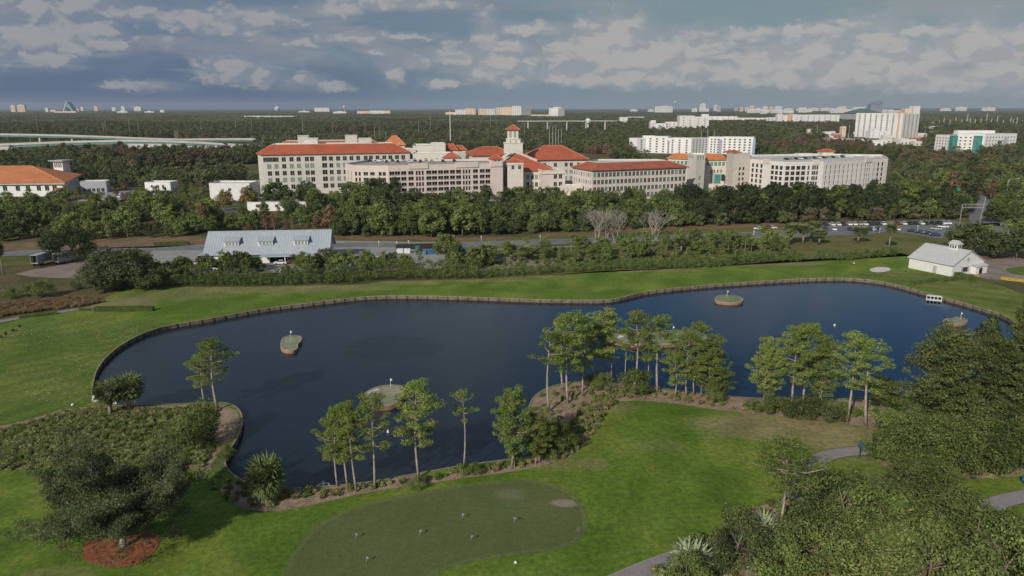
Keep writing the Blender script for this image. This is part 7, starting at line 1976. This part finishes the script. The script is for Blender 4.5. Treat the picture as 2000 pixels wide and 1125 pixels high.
for i, (px, py, c) in enumerate(((657, 512, 'orange'), (650, 515, 'white'), (690, 507, 'red'), (700, 505, 'dark'), (712, 509, 'silver'), (726, 505, 'dark'), (735, 511, 'white'), (754, 505, 'silver'), (678, 500, 'dark'))):
    x, y = G(px, py); t = thing('yard_cart', ('orange', 'white', 'red', 'black', 'grey', 'black', 'white', 'grey', 'black')[i] + ' utility cart ' + ('by the right end of the shed', 'beside the orange cart at the shed end', 'left of the pair of carts in mid yard', 'right of the red cart', 'in mid yard in front of the shrubs', 'behind the grey cart in mid yard', 'near the yard shrubs', 'left of the white boxes', 'close behind the shed end')[i], 'utility cart', (x, y, 0.06), rs.uniform(-.6, .6))
    MB().box(-1.2, 1.2, -.6, .6, .3, .8).build('body', CARP[c], t); MB().box(-.7, .7, -.6, .6, 1.75, 1.82).build('canopy', CARP[c], t)
    for a in (-.65, .65):
        for b in (-.55, .55): MB().bar((a, b, .8), (a, b, 1.75), .03, 4).build('canopy_post', P_dark, t)
    for a in (-.85, .85):
        for b in (-.55, .55): MB().tube([(a, b - .1, .26), (a, b + .1, .26)], [.26, .26], 8).build('wheel', P_dark, t)

# ---------------------------------------------------------------- floating target greens
def floating_green(px_out, label, hh=.95, bunker=None, rim=P_brick):
    z = WATER_Z + hh; poly = smooth_poly(ccw(GL(px_out, z)), 2)
    cx_, cy_ = sum(p[0] for p in poly) / len(poly), sum(p[1] for p in poly) / len(poly)
    t = thing('floating_green', label, 'floating green', (cx_, cy_, WATER_Z))
    lp = [(p[0] - cx_, p[1] - cy_) for p in poly]
    MB().prism(lp, -.35, hh - .08).build('rim', rim, t)
    r_ = MB(); i_ = inset(lp, .35); n = len(lp)
    r_.add([(*p, hh + .10) for p in lp] + [(*p, hh + .10) for p in i_] + [(*p, hh - .08) for p in lp], [(i, (i + 1) % n, n + (i + 1) % n, n + i) for i in range(n)] + [(2 * n + i, 2 * n + (i + 1) % n, (i + 1) % n, i) for i in range(n)])
    r_.build('rim_cap', M('pale_rim_%d' % int(px_out[0][0]), (.40, .33, .25), (.33, .26, .2), 1, .2), t)
    MB().prism(i_, hh - .06, hh + .04).build('turf', P_turf, t)
    if bunker:
        bp = smooth_poly(ccw(GL(bunker, z)), 2); MB().prism([(p[0] - cx_, p[1] - cy_) for p in bp], hh + .04, hh + .07).build('white_bunker', mat_sand, t)
floating_green([(547, 676), (549, 664), (557, 657), (572, 655), (588, 656), (590, 662), (587, 668), (581, 672), (583, 679), (576, 685), (562, 686), (550, 683)], 'kidney-shaped floating green in the left part of the lake', .65)
floating_green([(706, 782), (712, 768), (730, 757), (755, 752), (778, 752), (792, 757), (790, 775), (775, 788), (752, 794), (728, 792)], 'brown-edged floating green with a pale bunker behind the near-shore pines', .9, [(714, 771), (722, 765), (735, 760), (741, 758), (738, 763), (728, 768), (720, 772)])
floating_green([(1182, 658), (1196, 651), (1230, 650), (1270, 650), (1310, 645), (1340, 645), (1372, 650), (1385, 660), (1360, 668), (1310, 672), (1260, 674), (1220, 671), (1192, 665)], 'largest floating green, half hidden behind the peninsula pines', .8, [(1190, 656), (1200, 652), (1225, 653), (1215, 660), (1198, 661)])
floating_green([(1395, 584), (1402, 577), (1418, 575.5), (1436, 577), (1449, 581), (1453, 587), (1445, 591), (1425, 592), (1405, 590), (1397, 588)], 'oval floating green near the far shore', .7)
floating_green([(1840, 627), (1850, 621), (1858, 623), (1866, 619), (1880, 620), (1890, 625), (1889, 630), (1870, 633), (1850, 632), (1842, 631)], 'reddish floating green at the right end of the lake', .75)
def flag(px, py, z, h, label, col=None, group=None, cat='flagstick', bird=False):
    x, y = G(px, py, z); t = thing('flagstick', label, cat, (x, y, z), 0, group)
    MB().bar((0, 0, 0), (0, 0, h), .025 if h < 1.5 else .04, 5).build('pole', P_white, t)
    MB().add([(0, 0, h), (0, 0, h * .68), (h * .22, -.03, h * .86), (0, .02, h), (0, .02, h * .68), (h * .22, -.01, h * .86)], [(0, 1, 2), (5, 4, 3), (0, 2, 5, 3), (2, 1, 4, 5), (0, 3, 4, 1)]).build('flag', col or P_white, t)
for (px, py, hh, l) in ((568, 661, .69, 'white flag on the kidney-shaped floating green'), (763, 757, .94, 'white flag on the brown-edged floating green'), (1314, 652, .84, 'flag on the largest floating green'), (1420, 580, .74, 'small flag on the oval floating green'), (1876, 624, .79, 'white flag on the reddish floating green')):
    flag(px, py, WATER_Z + hh, 2.0, l)
m_flag = M('grey_blue_flag_cloth', (.24, .26, .36), None, 1, .05)
gf = [(695, 1053, 'leftmost practice flag on the putting green'), (716, 1099, 'nearest practice flag on the putting green, low centre left'), (820, 1046, 'practice flag left of centre on the putting green'), (903, 1014, 'farthest practice flag on the putting green'), (920, 1057, 'practice flag below the middle of the putting green'), (1004, 1021, 'rightmost practice flag on the putting green')]
for (px, py, l) in gf:
    x, y = G(px, py, L3); t = thing('practice_flag', l, 'practice flag', (x, y, L3))
    MB().bar((0, 0, 0), (0, 0, .85), .022, 5).build('pole', P_steel, t)
    MB().box(-.02, .26, -.012, .012, .55, .85).build('flag', m_flag, t)
    MB().tube([(0, 0, .002), (0, 0, .008)], [.07, .07], 10).build('cup', P_dark, t)
for (px, py, l) in ((590, 1072, 'dark cup hole at the left of the putting green'), (640, 1080, 'cup hole at the lower left of the putting green'), (664, 1087, 'cup hole right of the left cup hole')):
    x, y = G(px, py, L3); tag(MB().tube([(0, 0, .003), (0, 0, .01)], [.12, .12], 10).build('cup_hole', P_dark, None, loc=(x, y, L3)), l, 'cup hole')
for (px, py, l) in ((1007, 1100, 'white tee marker on the fairway near the bottom edge'), (142, 792, 'white marker ball where the left lawn meets the scrub bank'), (1668, 515, 'small white marker at the foot of the dark hedge')):
    x, y = G(px, py, L2); r = .22 if py > 900 else .3; mb = MB().tube([(0, 0, 0), (0, 0, r * .5), (0, 0, r), (0, 0, r * 1.4)], [r * .7, r, r * .8, r * .2], 8); tag(mb.build('white_marker', P_white, None, True, loc=(x, y, L2)), l, 'marker')
# range balls
rs = np.random.RandomState(12); bm_ = MB()
for i in range(420):
    cx_, cy_ = [(60, 650), (70, 655), (215, 640), (240, 655), (150, 720), (100, 760)][i % 6]; px, py = cx_ + rs.normal() * 42, cy_ + rs.normal() * 14
    x, y = G(px, py, .03)
    if not pip(GL(rng), np.array([x]), np.array([y]))[0]: continue
    r = .05; bm_.add([(x - r, y - r, .03), (x + r, y - r, .03), (x + r, y + r, .03), (x - r, y + r, .03), (x, y, .11)], [(0, 1, 4), (1, 2, 4), (2, 3, 4), (3, 0, 4)])
tag(bm_.build('range_balls', P_white), 'white balls scattered over the driving range grass', None, None, 'stuff')
for i, (px, py) in enumerate([(38, 640), (25, 647), (12, 654), (3, 661)]):
    x, y = G(px, py, L2); t = thing('tee_divider', 'small dark plant-like tee marker in the diagonal row at far left', 'tee marker', (x, y, L2), 0, 'diagonal row of small dark tee markers')
    put('foliage', SH[i % 3], (0, 0, 0), i, t, (.5, .5, .7), F_leaf_dark)

# white pennants by the palms
def pennant(px, py, h, w, label, pole=False):
    x, y = G(px, py); t = thing('pennant', label, 'pennant', (x, y, 0))
    MB().add([(-w / 2, 0, .1), (w / 2, 0, .1), (-w * .38, 0, h), (-w / 2, .14, .1), (w / 2, .14, .1), (-w * .38, .14, h)], [(0, 1, 2), (5, 4, 3), (0, 2, 5, 3), (1, 4, 5, 2), (0, 3, 4, 1)]).build('cloth', P_white, t)
    MB().bar((-w * .42, .07, 0), (-w * .42, .07, h + .2), .05, 5).build('pole', P_steel, t)
pennant(187, 785, 1.9, 1.4, 'white triangular sail sign standing at the left tip of the lake')
pennant(224, 790, 2.6, .8, 'slender pinkish-white pennant in front of the shaggy palm')
pennant(247, 792, 2.6, .7, 'slender white pennant beside the trunk of the darker palm')
x, y = G(106, 1034); t = thing('water_cooler_stand', 'white rounded cooler on a short leaning post under the oak branches', 'cooler stand', (x, y, 0))
MB().tube([(0, 0, 0), (0, 0, .25)], [.22, .16], 8).build('foot', P_white, t)
MB().tube([(0, 0, .2), (-.06, 0, .4), (-.14, .03, .8), (-.22, .05, 1.15), (-.26, .05, 1.3)], [.14, .24, .27, .22, .08], 10).build('cooler_body', M('pale_blue_white_plastic', (.60, .64, .72), None, 1, .05, .5), t, True)
# on the water
def aerator(px, py, label, r=.9, h=1.0):
    x, y = G(px, py, WATER_Z); t = thing('aerator', label, 'aerator', (x, y, WATER_Z))
    mb = MB()
    for i in range(16):
        a, b = i / 16 * 6.283, (i + 1) / 16 * 6.283
        mb.bar((math.cos(a) * r, math.sin(a) * r, .05), (math.cos(b) * r, math.sin(b) * r, .05), .13, 6)
    mb.build('float_ring', P_white, t); MB().tube([(0, 0, -.1), (0, 0, .5), (0, 0, h)], [.3, .22, .05], 8).build('nozzle', P_white, t)
    for a in (0, 1.57, 3.14, 4.71): MB().bar((0, 0, .1), (math.cos(a) * r, math.sin(a) * r, .1), .05, 4).build('spoke', P_white, t)
aerator(632, 950, 'white floating aerator ring with a centre nozzle near the shore pines')
x, y = G(599, 953, WATER_Z); tag(MB().tube([(0, 0, 0), (.1, 0, .3), (.2, 0, .55)], [.3, .25, .08], 8).build('buoy', P_white, None, True, loc=(x, y, WATER_Z)), 'small white float left of the aerator ring', 'buoy')
x, y = G(758, 845, WATER_Z); tag(MB().tube([(0, 0, -.1), (0, 0, .2), (0, 0, .6)], [.22, .24, .06], 8).build('buoy', P_white, None, True, loc=(x, y, WATER_Z)), 'white buoy alone on the water between two near-shore pines', 'buoy')
x, y = G(1630, 636, WATER_Z); tag(MB().tube([(0, 0, -.1), (0, 0, .2), (0, 0, .5)], [.3, .3, .06], 8).build('buoy', P_white, None, True, loc=(x, y, WATER_Z)), 'tiny pale buoy in the right part of the lake', 'buoy')
x, y = G(1824, 587, WATER_Z); t = thing('water_gate', 'white floating box with four dark openings beside the right lake bank', 'dock', (x, y, WATER_Z), R(-28))
mb = MB(); mb.box(-2, 2, 0, 1.6, 1.15, 1.3); mb.box(-2.1, 2.1, -.1, 1.7, -.1, .18)
for i in range(5): mb.box(-2 + i * .96, -1.86 + i * .96, 0, 1.6, .18, 1.15)
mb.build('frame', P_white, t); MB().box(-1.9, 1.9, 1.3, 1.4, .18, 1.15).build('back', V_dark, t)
# blue sign, posts
def signpost(px, py, h, mat, label, w=.55, hh=.9, name='sign', cat='sign'):
    x, y = G(px, py); t = thing(name, label, cat, (x, y, .05), R(10))
    MB().box(-.07, .07, -.05, .05, 0, h - hh).build('post', P_dark, t); MB().box(-w / 2, w / 2, -.06, .06, h - hh, h).build('board', mat, t)
signpost(1679, 892, 2.5, P_bluem, 'slim blue sign on a dark post beside the bend of the cart path')
signpost(1998, 945, 1.4, P_bluem, 'small blue box at the right edge beside the cart path', .6, .9, 'bin', 'bin')
for i, (px, py) in enumerate(((740, 481), (775, 482), (798, 480), (940, 471), (1055, 470), (1242, 461), (1362, 459), (1472, 460), (1706, 452), (1718, 455), (1792, 449), (1560, 456))):
    x, y = G(px, py); t = thing('road_marker', 'thin pale post at the roadside', 'post', (x, y, 0), 0, 'thin pale posts along the road')
    MB().bar((0, 0, 0), (0, 0, 2.2), .07, 5).build('post', P_white, t)
    MB().box(-.2, .2, -.03, .03, 1.7, 2.2).build('plate', P_white, t)

# ---------------------------------------------------------------- poles and pylons
def pole(px, yt, yb, label, group, r=.3, name='light_mast', cat='light mast', head=True, mat=None):
    x, y = G(px, yb); h = zat(yt, y); t = thing(name, label, cat, (x, y, 0), 0, group)
    MB().tube([(0, 0, 0), (0, 0, h)], [r, r * .6], 6).build('mast', mat or P_steel, t)
    if head:
        mb = MB()
        for i in range(6): a = i * 1.047; mb.bar((0, 0, h - .4), (math.cos(a) * r * 5, math.sin(a) * r * 5, h - .2), r * .5, 4)
        mb.build('lamp_ring', mat or P_steel, t)
for a in ((75, 233, 264), (204, 238, 270), (209, 238, 270), (255, 234, 270), (273, 235, 272), (395, 232, 268), (462, 227, 268), (493, 228, 268), (593, 232, 276), (650, 238, 270), (714, 240, 268), (733, 249, 285), (743, 249, 285), (754, 258, 285), (818, 238, 270), (841, 226, 262), (958, 228, 258), (346, 257, 298), (350, 257, 298), (1024, 240, 280), (61, 266, 285), (1213, 219, 240)):
    pole(*a, 'tall slender highway light mast above the far woods', 'highway light masts', max(.18, min(.32, 1.0)))
pole(880, 216, 288, 'very tall thick white mast standing behind the hospital', None, .75, 'white_mast', 'mast', False, P_white)
for a in ((1073, 246, 296), (1079, 246, 298), (1085, 246, 296), (1090, 254, 296), (1096, 252, 296)): pole(*a, 'pale power pole of the tight cluster of five behind the red rear roof', 'cluster of five power poles', .42, 'power_pole', 'power pole', False)
for a in ((1368, 254, 290), (1380, 250, 290), (1393, 254, 290), (1594, 243, 276), (1642, 244, 284), (1655, 243, 288), (1667, 245, 282), (1677, 252, 282), (1689, 258, 276), (1698, 262, 276), (1760, 254, 275), (1768, 250, 272), (1744, 262, 276), (1822, 234, 250)):
    pole(*a, 'tall grey power pole in the middle distance left of the huge hotel', 'grey power poles around the huge hotel', .38, 'power_pole', 'power pole', False)
def pylon(px, yt, yb):
    x, y = G(px, yb); h = zat(yt, y); w = h * .07; t = thing('pylon', 'lattice power pylon in the line above the dark woods at right', 'pylon', (x, y, 0), .3, 'pylons on the right horizon')
    mb = MB()
    for sx in (-1, 1):
        for sy in (-1, 1): mb.tube([(sx * w, sy * w, 0), (sx * w * .3, sy * w * .3, h * .6), (0, 0, h)], [.35, .3, .25], 4)
    mb.build('lattice_legs', P_steel, t)
    ar = MB()
    for f in (.72, .84, .95): ar.bar((-h * .12, 0, h * f), (h * .12, 0, h * f), .3, 4)
    ar.build('cross_arms', P_steel, t)
for px, yt in ((1833, 235), (1842, 230), (1854, 233), (1865, 228), (1877, 232), (1887, 222), (1893, 230), (1903, 232), (1914, 230), (1925, 221), (1935, 230), (1946, 226), (1958, 234), (1972, 228), (1977, 232), (1984, 228), (1995, 234)): pylon(px, yt, 247 + (px % 5))
P_pole = M('dull_pole_paint', (.30, .30, .29), None, 1, .1)
# sign gantry and lamp on the right road
x, y = G(1912, 440); t = thing('sign_gantry', 'pale overhead sign gantry across the side road in the right trees', 'gantry', (x, y, 0), R(-5))
hh = zat(385, y); MB().bar((0, 0, 0), (1.2, 0, hh), .22, 8).build('mast', P_pole, t)
mb = MB(); mb.box(-9, 1.4, -.25, -.1, hh * .62, hh * .62 + .25); mb.box(-9, 1.4, -.25, -.1, hh * .74, hh * .74 + .25)
for i in range(9): mb.bar((-9 + i * 1.15, -.18, hh * .62), (-9 + i * 1.15 + .57, -.18, hh * .75), .08, 4)
mb.build('truss', P_pole, t); MB().bar((-9, 0, 0), (-9, 0, hh * .74), .18, 6).build('support_post', P_pole, t)
x, y = G(1866, 400); t = thing('road_sign', 'green overhead road sign among the right trees', 'road sign', (x, y, 0)); MB().bar((0, 0, 0), (0, 0, 9.5), .2, 6).build('post', P_steel, t); MB().box(-2.2, 1.2, -.2, -.1, 8, 10).build('board', M('road_sign_green', (.02, .26, .16), None, 1, .05), t)
def streetlamp(px, yt, yb, label, s=1):
    x, y = G(px, yb); h = zat(yt, y); t = thing('street_lamp', label, 'street lamp', (x, y, 0)); MB().tube([(0, 0, 0), (0, 0, h - 1.5), (.6 * s, 0, h - .4), (5.5 * s, 0, h)], [.2, .15, .12, .08], 6).build('pole', P_steel, t)
    MB().box(min(5 * s, 6.2 * s), max(5 * s, 6.2 * s), -.25, .25, h - .15, h + .12).build('lamp_head', P_white, t)
streetlamp(1963, 349, 395, 'grey street lamp with long arm above the trees at far right'); streetlamp(1872, 366, 392, 'street lamp beside the bridge rail in the right trees', -1)
# guard rail / bridge along the right side road
a, b = Vector(G(1768, 372)), Vector(G(1905, 392)); q = [tuple(a), tuple(b), (b.x + .3, b.y + .5), (a.x + .3, a.y + .5)]
tag(MB().prism(q, 0, 1.6).build('bridge_rail', W_trim), 'long pale concrete rail beside the road in the right trees', 'rail')
# ---------------------------------------------------------------- overpasses at the left
def bridge(label, pts, thick, girder, gpx=None, wd=12, piers=()):
    t = thing('overpass', label, 'bridge', (pts[0][0], pts[0][1], 0)); P3 = [(p[0] - pts[0][0], p[1] - pts[0][1], p[2]) for p in pts]
    for nm, z0, z1, y0, y1, mt in (('barrier', -.2, thick, 0, .6, mat_bar), ('road_deck', -.6, -.2, 0, wd, mat_asphalt), ('far_barrier', -.2, thick * .7, wd - .6, wd, mat_bar), ('girder', -.6 - girder, -.6, .5, wd - .5, V_green)):
        mb = MB()
        for i in range(len(P3) - 1):
            a, b = P3[i], P3[i + 1]
            vs = [(a[0], a[1] + y0, a[2] + z0), (b[0], b[1] + y0, b[2] + z0), (b[0], b[1] + y1, b[2] + z0), (a[0], a[1] + y1, a[2] + z0), (a[0], a[1] + y0, a[2] + z1), (b[0], b[1] + y0, b[2] + z1), (b[0], b[1] + y1, b[2] + z1), (a[0], a[1] + y1, a[2] + z1)]
            mb.add(vs, [(0, 3, 2, 1), (4, 5, 6, 7), (0, 1, 5, 4), (2, 3, 7, 6)])
        mb.build(nm, mt, t)
    for i in piers:
        a = P3[i]; MB().box(a[0] - 1.2, a[0] + 1.2, a[1] + 2, a[1] + wd - 2, 0, a[2] - .6 - girder).build('pier', mat_bar, t)
mat_bar = M('pale_bridge_concrete', (.55, .53, .49), (.48, .46, .43), .05, .06)
bridge('upper pale highway overpass curving across the left woods', [(at(px, 1160, 12), 1160 + i * 6, zat(py, 1160 + i * 6)) for i, (px, py) in enumerate([(-160, 263), (-60, 263), (0, 264), (60, 265), (120, 266.5), (190, 269), (260, 272), (330, 274), (400, 273), (470, 273)])], 2.6, 2.0, piers=(1, 3, 4, 5, 6, 7))
bridge('lower highway overpass with long dark green girder at the left', [(at(px, 1010, 9), 1010 + i * 5, zat(py, 1010 + i * 5)) for i, (px, py) in enumerate([(-140, 288), (-60, 286), (22, 283), (80, 280.5), (150, 278), (240, 276.5), (300, 277.5), (360, 280), (430, 284), (480, 287)])], 2.6, 2.6, piers=(2, 5))
for (l, px0, px1, yt, yb, Y) in (('pale retaining wall under the right half of the lower overpass', 248, 345, 281, 292, 1012), ('low pale wall with arches at the left end of the lower overpass', -60, 24, 286, 297, 1000), ('stepped white retaining wall between the overpasses and the hospital', 352, 500, 285, 291, 1016)):
    z1 = zat(yt, Y); q = quad(px0, Y, px1, Y, 1, z1); tag(MB().prism([(p[0], p[1]) for p in q], 0, z1).build('retaining_wall', mat_bar), l, 'wall')
Y = 1500; q = quad(1012, Y, 1200, Y + 30, 12, 9); t = thing('overpass', 'thin pale overpass in the woods right of the bell tower', 'bridge', (q[0][0], q[0][1], 0)); z1 = zat(236, Y)
mb = MB().prism(q, z1 - 1.4, z1); o = mb.build('road_deck', mat_bar, t)
for f in (.1, .3, .5, .7, .9): p = Vector(q[0]).lerp(Vector(q[1]), f); MB().box(p.x - 1, p.x + 1, p.y + 1, p.y + 10, 0, z1 - 1.4).build('pier', mat_bar, t)
settle(t)
# tethered balloon on the right horizon
Y = 4200; z = zat(199.5, Y); x = at(1319, Y, z); t = thing('balloon', 'small dark tethered balloon hanging in the sky above the horizon hotels', 'balloon', (x, Y, z)); mb = MB(); r = 7
mb.tube([(0, 0, -r), (0, 0, -r * .8), (0, 0, -r * .3), (0, 0, r * .2), (0, 0, r * .7), (0, 0, r * .95)], [r * .25, r * .55, r * .95, r, r * .7, r * .2], 12).build('envelope', M('blue_white_fabric', (.25, .30, .38), (.65, .66, .68), .08, .05), t, True)
MB().tube([(0, 0, -r * 1.9), (0, 0, -r * 1.6)], [1.6, 1.8], 8).build('gondola', P_dark, t)
# palms in front of the red rear wing
for px in (1044, 1059, 1078, 1091, 1096, 1106, 1123, 1137, 1085):
    near_tree(px, 352, 302 + (px % 4), 10, PALMS[px % 2], 'tall courtyard palm in front of the red-roofed rear wing', 'palm_tree', 'palm', 'courtyard palms before the red rear roof')

# ---------------------------------------------------------------- low ridges on the horizon and the air
hm = M('distant_woods', (.050, .075, .045), (.075, .085, .055), .003, .25)
rs = np.random.RandomState(3)
for k, (Y, h0) in enumerate(((11500, 8), (14000, 34))):
    n = 90; xs = np.linspace(-Y * .95, Y * .95, n); hz = h0 * (.5 + .5 * np.convolve(rs.rand(n + 8), np.ones(9) / 9, 'valid') ** .8) + (12 if k == 0 else 0) + (16 * (xs > Y * .25) if k else 0)
    vs, fs = [], []
    for i in range(n): vs += [(xs[i], Y, -1), (xs[i], Y + 350, hz[i]), (xs[i], Y + 1400, -1)]
    for i in range(n - 1): a = 3 * i; fs += [(a, a + 3, a + 4, a + 1), (a + 1, a + 4, a + 5, a + 2)]
    me = mesh_np('hills', vs, fs, 4); me.materials.append(hm); tag(put('hills', me), None, None, None, 'structure')
def haze(density):
    m, nt = new_mat('air')
    v = nt.n('ShaderNodeVolumePrincipled'); v.inputs['Density'].default_value = density; v.inputs['Color'].default_value = (.80, .88, 1.0, 1); v.inputs['Anisotropy'].default_value = .1
    o = nt.n('ShaderNodeOutputMaterial'); nt.link(v.outputs[0], o.inputs['Volume'])
    h = MB().box(-16000, 16000, -300, 16500, -3, 150).build('haze', m); tag(h, 'thin blue haze', None, None, 'stuff')
if HAZE: haze(HAZE)
